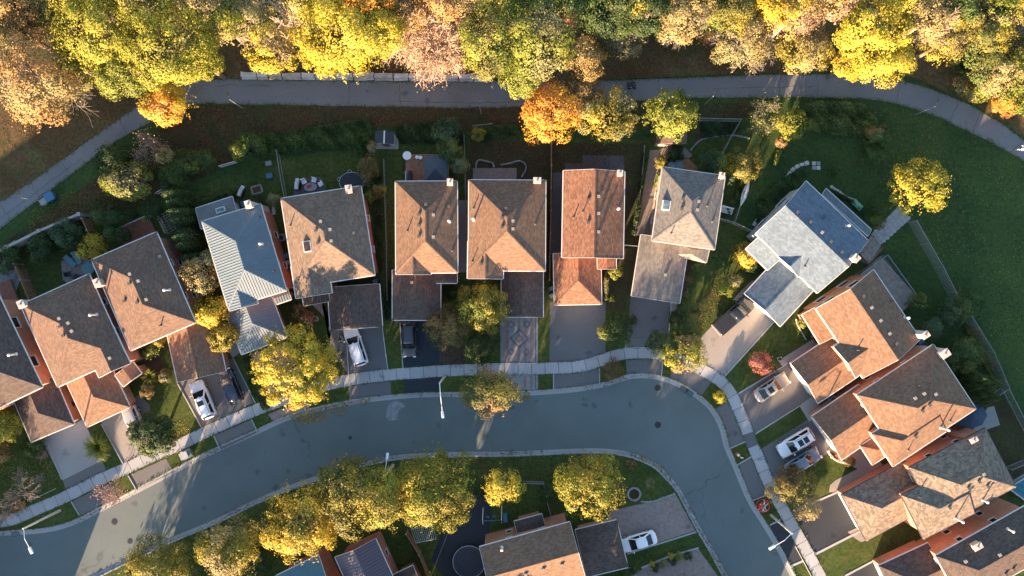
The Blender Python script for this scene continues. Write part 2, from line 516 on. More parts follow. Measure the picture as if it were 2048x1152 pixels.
ground_mat("grass_dry", [(0.28, (0.036, 0.034, 0.018)), (0.5, (0.052, 0.046, 0.024)), (0.75, (0.060, 0.064, 0.024))], 0.25)
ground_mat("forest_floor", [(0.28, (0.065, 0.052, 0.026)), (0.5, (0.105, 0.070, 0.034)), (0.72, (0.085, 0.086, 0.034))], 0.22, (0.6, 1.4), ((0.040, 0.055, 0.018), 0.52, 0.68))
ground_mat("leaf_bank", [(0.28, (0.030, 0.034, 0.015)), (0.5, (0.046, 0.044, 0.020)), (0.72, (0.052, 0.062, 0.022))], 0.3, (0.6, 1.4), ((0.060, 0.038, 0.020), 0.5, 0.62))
# foliage: three tints each
def lf(name, a, b_, c, t=0.2): leaf_mat("leaf_" + name, (a, b_, c), t)
lf("yellow", (0.237, 0.196, 0.018), (0.355, 0.300, 0.030), (0.459, 0.400, 0.063))
lf("gold", (0.304, 0.209, 0.017), (0.395, 0.285, 0.027), (0.471, 0.365, 0.057))
lf("lime", (0.089, 0.111, 0.016), (0.148, 0.174, 0.026), (0.252, 0.266, 0.044))
lf("yellow_green", (0.118, 0.126, 0.015), (0.207, 0.207, 0.024), (0.326, 0.311, 0.041))
lf("orange", (0.42, 0.155, 0.024), (0.50, 0.225, 0.035), (0.54, 0.31, 0.065))
lf("rust", (0.192, 0.104, 0.037), (0.266, 0.163, 0.059), (0.340, 0.237, 0.104))
lf("tan", (0.173, 0.137, 0.054), (0.245, 0.198, 0.079), (0.317, 0.266, 0.122))
lf("olive", (0.075, 0.078, 0.020), (0.13, 0.128, 0.030), (0.22, 0.195, 0.048))
lf("olive_gold", (0.102, 0.098, 0.015), (0.196, 0.170, 0.024), (0.357, 0.289, 0.043))
lf("brown", (0.09, 0.062, 0.024), (0.155, 0.108, 0.038), (0.23, 0.165, 0.055))
lf("green", (0.030, 0.056, 0.015), (0.054, 0.092, 0.022), (0.095, 0.13, 0.033))
lf("weed", (0.05, 0.078, 0.02), (0.085, 0.12, 0.03), (0.14, 0.165, 0.045))
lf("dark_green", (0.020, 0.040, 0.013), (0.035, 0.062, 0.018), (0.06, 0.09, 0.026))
lf("blue_green", (0.03, 0.058, 0.03), (0.055, 0.095, 0.045), (0.09, 0.135, 0.06))
lf("red", (0.32, 0.08, 0.05), (0.46, 0.17, 0.12), (0.55, 0.28, 0.2))
lf("pink_tan", (0.216, 0.137, 0.079), (0.302, 0.202, 0.122), (0.374, 0.274, 0.180))
lf("sage", (0.109, 0.113, 0.047), (0.172, 0.168, 0.070), (0.265, 0.246, 0.113))
lf("litter", (0.05, 0.030, 0.016), (0.11, 0.058, 0.024), (0.21, 0.12, 0.042), 0.1)
lf("litter_gold", (0.16, 0.11, 0.02), (0.30, 0.21, 0.03), (0.42, 0.30, 0.06), 0.1)
wire_mesh_mat("chain_link", (0.35, 0.37, 0.38), 0.66)
# ------------------------------------------------------------------ the setting: ground, road, path, pavements
ROAD_Z = -0.12
OUTER = [(-3000, 1560), (-220, 1105), (-60, 1074), (20, 1064), (60, 1062), (105, 1056), (150, 1042), (200, 1017), (300, 966), (400, 913), (500, 868), (560, 840), (620, 820), (700, 803),
         (780, 793), (850, 788), (950, 787), (1044, 785), (1124, 780), (1160, 776), (1191, 771), (1224, 763), (1257, 752), (1290, 750), (1324, 755), (1357, 767),
         (1382, 781), (1407, 800), (1427, 820), (1445, 854), (1456, 895), (1471, 929), (1501, 1000), (1533, 1051), (1565, 1106), (1587, 1150), (1740, 1430), (3600, 4900)]
INNER = [(-3000, 2700), (-150, 1330), (60, 1222), (140, 1181), (230, 1136), (350, 1080), (433, 1045), (512, 1006), (580, 978), (645, 955), (700, 938), (739, 928), (805, 916), (925, 911), (1024, 910),
         (1141, 905), (1197, 904), (1241, 908), (1277, 918), (1311, 935), (1334, 958), (1357, 985), (1391, 1051), (1417, 1095), (1447, 1151), (1590, 1420), (3300, 4900)]

def smooth_line(pts, n=6):
    """Catmull-Rom through world points"""
    P = [Vector(p) for p in pts]
    out = []
    for i in range(len(P) - 1):
        p0 = P[max(i - 1, 0)]; p1 = P[i]; p2 = P[i + 1]; p3 = P[min(i + 2, len(P) - 1)]
        k = n if (p2 - p1).length < 60 else 1
        if k == 1 or (p1 - p0).length > 60 or (p3 - p2).length > 60:
            for j in range(k): out.append(p1.lerp(p2, j / k))
            continue
        for j in range(k):
            t = j / k
            out.append(0.5 * ((2 * p1) + (p2 - p0) * t + (2 * p0 - 5 * p1 + 4 * p2 - p3) * t * t + (3 * p1 - p0 - 3 * p2 + p3) * t ** 3))
    out.append(P[-1])
    return out

outer = smooth_line([W(*p) for p in OUTER], 5)
inner = smooth_line([W(*p) for p in INNER], 5)
def normals(line):
    out = []
    for i in range(len(line)):
        d = line[min(i + 1, len(line) - 1)] - line[max(i - 1, 0)]
        d.normalize(); out.append(Vector((-d.y, d.x)))
    return out
def offset(line, d):
    return [p + n * d for p, n in zip(line, normals(line))]

BIG = 1500
plain("crack_tar", (0.06, 0.06, 0.062), 0.9, 0, 0.2)
g = MB()
top = [(p.x, p.y, 0) for p in offset(outer, 0.1)]
g.face(top + [(BIG, top[-1][1], 0), (BIG, BIG, 0), (-BIG, BIG, 0), (-BIG, top[0][1], 0)], mi=0)
low = [(p.x, p.y, 0) for p in offset(inner, -0.1)]
g.face(list(reversed([(-BIG, low[0][1], 0)] + low + [(low[-1][0], -BIG, 0), (-BIG, -BIG, 0)])), mi=0)
g.face([(-BIG, -BIG, -0.5), (BIG, -BIG, -0.5), (BIG, BIG, -0.5), (-BIG, BIG, -0.5)], mi=0)
gr = g.build("ground", M["grass_park"])
for p in gr.data.polygons:
    if p.normal.z < 0: p.flip()
tag(gr, "green lawn and park ground under the whole neighbourhood", kind="structure")

r = MB()
oo = outer; ii = inner
def resample(line, n):
    L = [0]
    for a, b in zip(line, line[1:]): L.append(L[-1] + (b - a).length)
    out = []
    for k in range(n):
        t = L[-1] * k / (n - 1)
        j = max(0, min(len(L) - 2, int(np.searchsorted(L, t)) - 1))
        f = (t - L[j]) / max(1e-9, L[j + 1] - L[j])
        out.append(line[j].lerp(line[j + 1], max(0, min(1, f))))
    return out
r.face([(p.x, p.y, ROAD_Z) for p in reversed(outer)] + [(p.x, p.y, ROAD_Z) for p in inner])
road = r.build("road", M["asphalt_road"])
for p in road.data.polygons:
    if p.normal.z < 0: p.flip()
tag(road, "curving grey asphalt residential street", kind="structure")

def kerb(name, line, side, label):
    k = MB()
    ns = normals(line)
    prof = [(-0.42, ROAD_Z + 0.008), (0.0, ROAD_Z + 0.012), (0.02, 0.015), (0.04, 0.022), (0.20, 0.022), (0.21, -0.05)]
    for i in range(len(line) - 1):
        if (line[i + 1] - line[i]).length > 60: continue
        for (d0, z0), (d1, z1) in zip(prof, prof[1:]):
            a = line[i] + ns[i] * d0 * side; b = line[i + 1] + ns[i + 1] * d0 * side
            c = line[i + 1] + ns[i + 1] * d1 * side; d = line[i] + ns[i] * d1 * side
            q = [(a.x, a.y, z0), (b.x, b.y, z0), (c.x, c.y, z1), (d.x, d.y, z1)]
            k.face(q if side > 0 else list(reversed(q)))
    return tag(k.build(name, M["concrete_kerb"]), label, kind="structure")
kerb("kerb", outer, 1, "pale concrete kerb along the houses' sidewalk side of the street")
kerb("kerb", inner, -1, "pale concrete kerb along the inside of the street's bend")

def sheet(name, poly, mat, z=0.012, label=None, thick=0.0, kind="structure", parent=None):
    m = MB()
    pts = [W(*p) for p in poly]
    if thick: m.prism(pts, z - thick, z, cap_bottom=False)
    else:
        a = sum(pts[i][0] * pts[(i + 1) % len(pts)][1] - pts[(i + 1) % len(pts)][0] * pts[i][1] for i in range(len(pts)))
        if a < 0: pts.reverse()
        m.face([(x, y, z) for x, y in pts])
    o = m.build(name, M[mat] if isinstance(mat, str) else mat, parent)
    if kind and parent is None: tag(o, label, kind=kind)
    return o

def spx(pts, n=5):
    """smooth a list of pixel points"""
    return [(p.x, p.y) for p in smooth_line([(a, b) for a, b in pts], n)] if False else _spx(pts, n)
def _spx(pts, n):
    P = [Vector(p) for p in pts]; out = []
    for i in range(len(P) - 1):
        p0 = P[max(i - 1, 0)]; p1 = P[i]; p2 = P[i + 1]; p3 = P[min(i + 2, len(P) - 1)]
        for j in range(n):
            t = j / n
            q = 0.5 * ((2 * p1) + (p2 - p0) * t + (2 * p0 - 5 * p1 + 4 * p2 - p3) * t * t + (3 * p1 - p0 - 3 * p2 + p3) * t ** 3)
            out.append((q.x, q.y))
    out.append(tuple(P[-1]))
    return out

# lawns in front of the houses and other ground covers (sheets a few mm apart)
sheet("lawn", [(-400, 700), (-100, 560), (30, 505), (200, 440), (330, 400), (500, 330), (730, 290), (1000, 270), (1290, 280), (1400, 240), (1500, 260), (1480, 430), (1560, 620), (1720, 740), (1790, 940),
               (1900, 1090), (2100, 1280), (1700, 1330)] + [(1587 + 3, 1146), (1568, 1106), (1536, 1050), (1504, 998), (1474, 927), (1459, 894), (1448, 853), (1430, 818), (1409, 798), (1384, 779), (1358, 764), (1324, 752), (1290, 747), (1257, 749),
               (1223, 760), (1190, 768), (1124, 777), (1044, 782), (950, 784), (850, 785), (780, 790), (700, 800), (620, 817), (560, 837), (500, 865), (400, 910), (300, 963), (200, 1014), (150, 1039), (105, 1053), (60, 1058), (20, 1060), (-60, 1070), (-220, 1100)],
      "grass_lawn", 0.005, "mown front and back lawns around the row of houses")
sheet("lawn", [(230, 1140), (350, 1084), (433, 1049), (512, 1010), (645, 959), (739, 932), (805, 920), (925, 915), (1024, 914), (1141, 909), (1197, 908), (1241, 912), (1277, 922), (1309, 938), (1331, 960), (1354, 987),
               (1388, 1053), (1414, 1097), (1444, 1153), (1560, 1380), (800, 1700), (100, 1400), (140, 1186)], "grass_lawn", 0.005, "lawn inside the street's bend with fallen leaves")
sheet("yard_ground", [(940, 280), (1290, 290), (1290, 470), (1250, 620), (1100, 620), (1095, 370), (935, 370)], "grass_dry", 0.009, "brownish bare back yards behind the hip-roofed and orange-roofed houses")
sheet("yard_ground", [(1985, 760), (2048, 850), (2120, 960), (2040, 990), (1960, 850)], "grass_dry", 0.009, "worn brown back yard by the iron fence")
sheet("woodland_floor", spx([(-500, -300), (-500, 470), (-200, 480), (0, 440), (120, 350), (240, 258), (300, 215), (345, 190), (400, 160), (700, 165), (1000, 168), (1240, 158), (1450, 148), (1660, 142),
               (1830, 155), (1960, 215), (2100, 310), (2400, 500), (2500, -300)], 1), "forest_floor", 0.006, "woodland floor of fallen leaves beyond the path")
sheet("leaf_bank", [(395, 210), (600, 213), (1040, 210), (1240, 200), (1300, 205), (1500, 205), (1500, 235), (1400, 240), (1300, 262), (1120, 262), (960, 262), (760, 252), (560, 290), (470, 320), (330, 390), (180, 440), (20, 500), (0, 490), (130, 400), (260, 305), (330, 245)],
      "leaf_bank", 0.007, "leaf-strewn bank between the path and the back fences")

# ---- footpath through the park
path_top = spx([(-300, 520), (-120, 470), (0, 405), (120, 322), (240, 237), (300, 195), (340, 172), (385, 160), (440, 159), (600, 160), (800, 163), (1000, 163), (1130, 163), (1240, 160), (1400, 154), (1560, 149), (1700, 151), (1800, 163), (1880, 185), (1960, 222), (2048, 280), (2300, 470)], 6)
path_bot = spx([(-300, 620), (-120, 545), (0, 458), (120, 366), (240, 278), (310, 240), (350, 218), (390, 208), (440, 207), (600, 211), (800, 214), (1000, 215), (1130, 208), (1240, 203), (1400, 196), (1560, 195), (1700, 197), (1780, 205), (1850, 224), (1930, 260), (2048, 324), (2300, 520)], 6)
rj = random.Random(5)
jit = lambda L_: [(x_ + rj.uniform(-.8, .8), y_ + rj.uniform(-1.3, 1.3)) for x_, y_ in L_]
path_top = jit(path_top); path_bot = jit(path_bot)
fp = sheet("footpath", path_top + list(reversed(path_bot)), "asphalt_path", 0.022, "wide grey asphalt footpath winding along the wood", 0.03)
# frost cracks across the path and along its joint
def crack(pts_, w=.035):
    L_ = [Vector(W(*p_)) for p_ in pts_]; m = MB(); nn_ = normals(L_)
    for i in range(len(L_) - 1):
        w0, w1 = w * rj.uniform(.4, 1.2), w * rj.uniform(.4, 1.2)
        a, b, c, d = L_[i] - nn_[i] * w0, L_[i + 1] - nn_[i + 1] * w1, L_[i + 1] + nn_[i + 1] * w1, L_[i] + nn_[i] * w0
        m.face([(q.x, q.y, .0265) for q in (a, b, c, d)])
    m.build("crack", M["crack_tar"], fp)
for k in range(len(path_top)):
    if k % 3 or k > len(path_bot) - 1 or not (-40 < path_top[k][0] < 2100): continue
    a, b = path_top[k], min(path_bot, key=lambda q: (q[0] - path_top[k][0]) ** 2 + (q[1] - path_top[k][1]) ** 2)
    if rj.random() < .55: continue
    crack([(a[0] + (b[0] - a[0]) * f + rj.uniform(-2.2, 2.2), a[1] + (b[1] - a[1]) * f + rj.uniform(-1.5, 1.5)) for f in np.linspace(.03, .97, 8)])
for k0, f in ((30, .75), (44, .25), (60, .8), (85, .55), (12, .6)):
    crack([(path_top[k][0] * (1 - f) + path_bot[min(k, len(path_bot) - 1)][0] * f + rj.uniform(-1, 1), path_top[k][1] * (1 - f) + path_bot[min(k, len(path_bot) - 1)][1] * f + rj.uniform(-1.5, 1.5)) for k in range(k0, min(k0 + 9, len(path_top)))], .03)

# ---- sidewalk: every slab its own piece
SW_C = [(-14, 1046), (22, 1040), (50, 1029), (74, 1018), (115, 1001), (138, 990), (205, 957), (252, 937), (300, 914), (360, 889), (416, 862), (465, 840), (512, 820), (560, 802), (600, 788), (650, 771), (697, 760), (775, 750), (840, 745), (880, 742), (930, 740),
        (980, 738), (1030, 737), (1075, 737), (1105, 736), (1136, 735), (1167, 731), (1199, 722), (1225, 713), (1258, 706), (1300, 706), (1335, 712), (1370, 724), (1400, 738), (1423, 750), (1445, 766), (1461, 786), (1471, 805), (1489, 848), (1501, 880), (1515, 912), (1543, 976), (1587, 1056), (1614, 1104), (1640, 1152), (1700, 1262), (1800, 1440)]
sw_line = smooth_line([W(*p) for p in SW_C], 8)
sw_base = MB()
ns = normals(sw_line)
for i in range(len(sw_line) - 1):
    a0 = sw_line[i] + ns[i] * 0.72; a1 = sw_line[i] - ns[i] * 0.72
    b0 = sw_line[i + 1] + ns[i + 1] * 0.72; b1 = sw_line[i + 1] - ns[i + 1] * 0.72
    sw_base.face([(a1.x, a1.y, 0.012), (b1.x, b1.y, 0.012), (b0.x, b0.y, 0.012), (a0.x, a0.y, 0.012)])
sidewalk = tag(sw_base.build("sidewalk", M["soil"]), "concrete slab sidewalk following the street's outer curve", kind="structure")
Ltot = sum((b - a).length for a, b in zip(sw_line, sw_line[1:]))
n_s = int(Ltot / 1.62)
pts = resample(sw_line, n_s * 4 + 1)
nsr = normals(pts)
slab_tones = []
for k_, f_ in enumerate((1.0, 0.93, 1.06, 0.97)):
    slab_tones.append(paving("concrete_slab_%d" % k_, mul((0.33, 0.335, 0.34), f_), 0.07, 0.0, 0.12))
for k in range(n_s):
    i0, i1 = k * 4, k * 4 + 4
    seg = []
    gap = 0.026
    for i in range(i0, i1 + 1):
        p = pts[i].copy()
        d = (pts[min(i + 1, len(pts) - 1)] - pts[max(i - 1, 0)]).normalized()
        if i == i0: p += d * gap
        if i == i1: p -= d * gap
        seg.append((p, nsr[i]))
    poly = [(p + n * 0.70) for p, n in seg] + [(p - n * 0.70) for p, n in reversed(seg)]
    m = MB()
    dz = random.uniform(-0.006, 0.006)
    tilt = random.uniform(-0.004, 0.004)
    m.prism([(p.x, p.y) for p in poly], 0.013, 0.035 + dz, cap_bottom=False)
    mid = pts[i0 + 2]
    px = mid.x * S + 1024; py = 576 - mid.y * S
    mt = slab_tones[random.randrange(4)]
    if abs(px - 1503) < 13 and abs(py - 886) < 16: mt = M["asphalt_drive"]
    m.build("slab", mt, sidewalk)

# ---- driveways and aprons
def drive(name, poly, mat, label, z=0.016): return sheet(name, poly, mat, z, label, 0.014)
drive("driveway", [(84, 880), (166, 838), (205, 921), (125, 961)], "concrete_drive", "pale concrete driveway beside the spiky ornamental grass")
drive("driveway_apron", [(125.4, 961.6), (205.2, 921.6), (213, 943), (133, 982)], "asphalt_apron", "grey asphalt strip at the foot of the pale concrete driveway")
drive("driveway_apron", [(142, 1003), (220, 966), (237, 998), (158, 1032)], "asphalt_apron", "kerbside apron under the thin red sapling")
drive("driveway", [(203, 845), (262, 806), (287, 815), (318, 890), (247, 926)], "concrete_tan", "tan concrete driveway under the dark round tree")
drive("driveway_apron", [(258, 951), (332, 917), (347, 944), (274, 980)], "asphalt_apron", "kerbside apron below the dark round tree")
drive("driveway", [(352, 764), (450, 722), (466, 716), (507, 806), (405, 854)], "asphalt_apron", "grey driveway with a white and a black car parked on it")
drive("driveway_apron", [(428, 871), (503, 839), (517, 864), (441, 899)], "asphalt_apron", "kerbside apron below the two-car driveway")
drive("driveway", [(494, 712), (572, 684), (612, 776), (530, 806)], "pavers_pink", "pink paved driveway under the big yellow tree")
drive("driveway_apron", [(536, 828), (612, 800), (622, 818), (548, 845)], "pavers_pink", "pink paved kerbside apron under the big yellow tree")
drive("driveway", [(655, 655), (763, 636), (774, 738), (696, 750)], "asphalt_drive", "wide asphalt driveway with a white wagon on it")
drive("driveway_apron", [(697, 773), (781, 761), (783, 791), (699, 803)], "asphalt_drive", "asphalt kerbside apron below the white wagon's driveway")
drive("driveway", [(800, 632), (880, 632), (879, 731), (806, 736)], "asphalt_black", "fresh black asphalt driveway with a dark car")
drive("driveway_apron", [(807, 757), (881, 752), (881, 786), (808, 790)], "asphalt_black", "fresh black asphalt apron at the kerb")
drive("driveway", [(1100, 604), (1211, 604), (1211, 706), (1196, 712), (1168, 720), (1136, 723.5), (1099, 725)], "asphalt_drive", "empty wide asphalt driveway of the orange-roofed house")
drive("driveway_apron", [(1107, 748), (1150, 746), (1199, 736), (1199, 766), (1150, 776), (1107, 781)], "asphalt_drive", "asphalt apron below the orange-roofed house's driveway")
drive("driveway", [(1262, 588), (1341, 600), (1334, 677), (1254, 674)], "asphalt_drive", "weathered asphalt driveway of the grey-roofed house")
drive("driveway_apron", [(1254, 674.6), (1334, 677.6), (1322, 697), (1280, 695), (1251, 697)], "asphalt_apron", "darker asphalt strip before the grey-roofed house's sidewalk")
drive("driveway_apron", [(1251, 720), (1300, 718), (1325, 721), (1322, 752), (1290, 747), (1254, 750)], "asphalt_drive", "asphalt apron beside the yellow and dark green tree")
drive("driveway", [(1478, 598), (1492, 584), (1548, 640), (1446, 752), (1422, 738), (1398, 728), (1404, 672)], "concrete_tan", "sunlit tan concrete driveway with a black pickup")
drive("driveway_apron", [(1345, 730), (1400, 750), (1424, 762), (1402, 793), (1382, 778), (1358, 764), (1340, 757)], "asphalt_drive", "asphalt apron at the outside of the bend")
drive("driveway", [(1477, 789), (1581, 725), (1630, 790), (1598, 810), (1507, 867), (1496, 838)], "asphalt_apron", "grey driveway with a silver car")
drive("driveway_apron", [(1430, 818), (1458, 803), (1490, 883), (1459, 896), (1447, 855)], "asphalt_apron", "asphalt apron below the silver car's driveway")
drive("driveway", [(1522, 898), (1627, 832), (1672, 897), (1575, 958), (1549, 962)], "asphalt_drive", "asphalt driveway with a white car beside a blue car")
drive("driveway_apron", [(1474, 930), (1503, 912), (1535, 988), (1504, 999)], "asphalt_drive", "asphalt apron between the hydrant and the red frame")
drive("driveway", [(1589, 1024), (1684, 982), (1726, 1058), (1628, 1106)], "asphalt_black", "fresh black driveway below the tan leafy tree")
drive("driveway_apron", [(1537, 1051), (1562, 1040), (1605, 1119), (1580, 1130)], "asphalt_black", "fresh black apron below the leaning lamp post")
drive("driveway", [(1690, 1152), (1753, 1120), (1800, 1210), (1735, 1240)], "asphalt_black", "dark driveway beside the brick garage wall")
drive("driveway", spx([(1222, 1022), (1262, 1012), (1292, 1006), (1322, 998), (1351, 988)], 3) + [(1391, 1061), (1250, 1106), (1210, 1040)], "pavers_pink", "pinkish paver forecourt on the corner lot")
drive("driveway", [(1240, 1165), (1290, 1136), (1397, 1098), (1441, 1160), (1470, 1210), (1260, 1215)], "pavers_pink", "pinkish paver driveway beside the row of clipped shrubs")
for poly, lb in (([(1541, 1048), (1562, 1037), (1563.5, 1040), (1537, 1052.5)], "thin concrete edging across the verge above the black apron"),
                 ([(1579, 1131), (1606, 1119.5), (1608, 1123), (1581, 1135)], "thin concrete edging across the verge below the black apron"),
                 ([(1587, 1020), (1683, 979), (1684.5, 982), (1589, 1024)], "concrete edging along the top of the black driveway"),
                 ([(1628, 1107), (1728, 1056), (1730, 1060), (1630, 1111)], "concrete edging along the foot of the black driveway"),
                 ([(1689, 1150), (1752, 1117), (1753, 1120), (1692, 1153)], "concrete edging beside the brick garage wall"),
                 ([(1254, 1106), (1392, 1062.5), (1393, 1065), (1255, 1109)], "thin concrete edging below the paver forecourt"),
                 ([(1282, 1134), (1340, 1110), (1397, 1094), (1397, 1097.5), (1341, 1114), (1284, 1138)], "thin concrete edging beside the clipped shrubs"),
                 ([(1476, 786), (1581, 723), (1581, 725), (1477, 789)], "thin concrete edging along the silver car's driveway"),
                 ([(1507, 868), (1598, 811), (1599, 813), (1508, 871)], "thin concrete edging between two driveways"),
                 ([(1446, 753), (1548, 641), (1550, 643), (1447, 757)], "concrete edging along the sunlit tan driveway")):
    sheet("driveway_edging", poly, "concrete_walk", 0.05, lb, 0.05)
for a, b, lb in (((124, 958), (93, 882), "low concrete edging beside the pale driveway's lawn"), ((247, 928), (203, 848), "low concrete edging between the two concrete driveways"), ((405, 858), (356, 768), "thin edging beside the two-car driveway"),
                 ((511, 806), (467, 717), "thin edging beside the black car"), ((776, 741), (764, 648), "thin edging beside the asphalt drive and the shaded strip of lawn"), ((806, 737), (800, 645), "thin edging beside the fresh black drive"), ((698, 755), (694, 690), "short edging beside the white wagon"),
                 ((1336, 678), (1343, 605), "edging beside the weathered driveway's shrubs"), ((1251, 697), (1255, 672), "short edging before the bend"), ((274, 981), (257, 951), "low concrete divider on the verge by the kerb"), ((159, 1030), (143, 1003), "low edging by the street lamp's verge"),
                 ((441, 900), (428, 872), "low edging by the utility cabinet's verge"), ((516, 866), (503, 838), "low edging between two aprons"), ((1199, 766), (1199, 737), "low edging beside the brown verge shrub"), ((1107, 781), (1107, 748), "low edging beside the square verge lawn"),
                 ((1323, 752), (1325, 722), "low edging under the yellow tree"), ((1472, 931), (1503, 913), "low edging below the hydrant"), ((1459, 897), (1491, 883), "low edging above the hydrant"), ((1504, 1001), (1536, 989), "low edging above the red frame")):
    p = Vector(W(*a)); q = Vector(W(*b)); d = (q - p).normalized(); n = Vector((-d.y, d.x)) * 0.06
    m = MB(); m.prism([tuple(p + n), tuple(q + n), tuple(q - n), tuple(p - n)], 0.0, 0.09, cap_bottom=False)
    tag(m.build("driveway_edging", M["concrete_walk"]), lb, kind="structure")

# ---- patterned paver driveway: border, stripes and diamonds are separate bands of pavers
pat = drive("driveway", [(1000, 630), (1076, 630), (1076, 727), (1001, 727)], "pavers_gray", "paver driveway with red stripes and grey diamond inlays")
def inlay(poly, mat, z, name="paver_band"): sheet(name, poly, mat, z, None, 0.006, None, pat)
def band(x0, x1, y0, y1, mat, z=0.022): inlay([(x0, y0), (x1, y0), (x1, y1), (x0, y1)], mat, z)
def diamond(cx, cy, r_, t, mat, z):
    out = [(cx, cy - r_), (cx + r_, cy), (cx, cy + r_), (cx - r_, cy)]; q = r_ - t
    inn = [(cx, cy - q), (cx + q, cy), (cx, cy + q), (cx - q, cy)]
    for i in range(4):
        j = (i + 1) % 4
        inlay([out[i], out[j], inn[j], inn[i]], mat, z, "diamond_band")
for k, (x0, x1, mt) in enumerate(((1006, 1011, "pavers_tan"), (1011.5, 1017, "pavers_brick"), (1024, 1028, "pavers_tan"), (1035, 1040, "pavers_brick"), (1047, 1053, "pavers_brick"), (1060, 1066, "pavers_brick"))):
    band(x0, x1, 636, 721, mt)
band(1070, 1072, 632, 725, "pavers_charcoal"); band(1003, 1069.5, 723.4, 725.2, "pavers_charcoal")
pat2 = drive("driveway_apron", [(1004, 749), (1076, 748), (1076, 779), (1004, 781)], "pavers_gray", "patterned paver apron between the street tree and the square of grass")
for x0, x1 in ((1047, 1053), (1060, 1066)): sheet("paver_band", [(x0, 753), (x1, 753), (x1, 775), (x0, 775)], "pavers_brick", 0.022, None, 0.006, None, pat2)
sheet("paver_band", [(1070, 750), (1072, 750), (1072, 778), (1070, 778)], "pavers_charcoal", 0.022, None, 0.006, None, pat2)
diamond(1038.5, 677, 20, 4, "pavers_charcoal", 0.028); diamond(1038.5, 677, 13.5, 3, "pavers_gray", 0.028); diamond(1038.5, 677, 8, 3, "pavers_charcoal", 0.028)
for cx, cy in ((1022, 649), (1054, 649), (1022, 704), (1053, 704)): diamond(cx, cy, 8, 3, "pavers_charcoal", 0.028)

# ---- walks, patios and beds
sheet("garden_walk", [(466, 716), (449, 690), (470, 680), (486, 700)], "concrete_drive", 0.02, "concrete step beside the metal-roofed garage", 0.015)
sheet("garden_walk", spx([(262, 806), (276, 790), (290, 800), (299, 812), (298, 826), (287, 832), (272, 826)], 4), "asphalt_apron", 0.02, "curved grey front walk by the palm-like plant", 0.015)
sheet("garden_walk", [(1550, 797), (1600, 760), (1617, 785), (1566, 810)] if False else [(1556, 722), (1626, 678), (1634, 690), (1566, 734)], "concrete_drive", 0.02, "concrete walk behind the red shrub", 0.015)
sheet("garden_walk", [(1598, 811), (1624, 793), (1650, 825), (1618, 843)], "concrete_drive", 0.02, "concrete pad between two garages", 0.015)
sheet("garden_walk", spx([(1655, 899), (1700, 880), (1740, 893), (1760, 920), (1735, 950), (1690, 962), (1665, 972), (1658, 985), (1690, 990), (1705, 958), (1720, 940), (1700, 932), (1680, 920)], 3) if False else [(1656, 898), (1690, 880), (1752, 912), (1770, 936), (1700, 972), (1668, 985), (1658, 984), (1660, 970), (1672, 960), (1715, 938), (1690, 925)], "concrete_tan", 0.02, "tan concrete front walk by the flower edging", 0.015)
sheet("garden_walk", [(1695, 1064), (1722, 1052), (1735, 1080), (1722, 1084), (1712, 1078)], "concrete_tan", 0.02, "small concrete corner pad at the black driveway", 0.015)
sheet("garden_walk", [(1465, 600), (1478, 586), (1505, 560), (1512, 566), (1488, 592), (1478, 602)], "concrete_tan", 0.02, "narrow concrete walk beside the grey garage", 0.015)
sheet("garden_walk", [(600, 585), (640, 590), (662, 660), (660, 690), (690, 740), (684, 700), (655, 640)], "concrete_tan", 0.014, "tan front walk behind the big yellow tree", 0.01)
sheet("garden_walk", [(1340, 604), (1358, 608), (1352, 622), (1340, 622)], "concrete_drive", 0.02, "small pad beside the weathered driveway", 0.015)
sheet("side_path", [(1100, 510), (1127, 510), (1127, 345), (1106, 345)], "pavers_charcoal", 0.014, "dark side passage beside the orange-roofed house", 0.01)
sheet("side_path", [(1272, 470), (1306, 480), (1322, 340), (1318, 300), (1300, 300)], "pavers_tan", 0.014, "worn tan side passage beside the grey-roofed house", 0.01)
sheet("side_path", [(916, 545), (935, 545), (935, 400), (915, 400)], "concrete_drive", 0.014, "narrow passage between two hip-roofed houses", 0.01)
sheet("patio", [(946, 336), (1033, 336), (1033, 372), (946, 372)], "pavers_pink", 0.03, "pink brick patio behind the hip-roofed house", 0.025)
sheet("patio", [(1130, 326), (1165, 326), (1165, 311), (1249, 311), (1249, 350), (1130, 350)], "pavers_charcoal", 0.03, "grey slab patio behind the orange-roofed house", 0.025)
sheet("patio", [(590, 362), (640, 353), (652, 370), (650, 388), (600, 400), (588, 390)], "pavers_charcoal", 0.03, "dark patio with a round table", 0.025)
sheet("patio", [(122, 523), (155, 508), (180, 520), (185, 545), (140, 570), (126, 560)], "pavers_pink", 0.03, "small brown patio with two loungers", 0.025)
sheet("patio", [(1330, 345), (1330, 312), (1378, 318), (1395, 335), (1396, 352)], "wood_deck", 0.03, "reddish wooden patio with a glass table", 0.025)
sheet("patio", [(1316, 300), (1342, 292), (1370, 296), (1385, 310), (1378, 316), (1322, 310)], "pavers_tan", 0.025, "tan paving before the small brown shed", 0.02)
sheet("patio", [(1798, 411), (1821, 438), (1761, 490), (1742, 468)], "concrete_drive", 0.03, "pale stone slab walk below the yellow tree", 0.025)
sheet("patio", [(1738, 490), (1765, 498), (1740, 530), (1712, 520)], "asphalt_apron", 0.012, "grey concrete pad by the pale chimney", 0.01)
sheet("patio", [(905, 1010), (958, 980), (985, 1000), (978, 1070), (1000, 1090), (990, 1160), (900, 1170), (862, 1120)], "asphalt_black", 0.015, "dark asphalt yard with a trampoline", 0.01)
sheet("patio", [(1940, 868), (1970, 860), (2000, 850), (1988, 812), (1975, 815)], "concrete_drive", 0.02, "pale concrete pad by the dark blue canopy", 0.015)
sheet("patio", [(2010, 970), (2060, 940), (2100, 990), (2060, 1010)], "concrete_drive", 0.02, "concrete pool surround", 0.015)
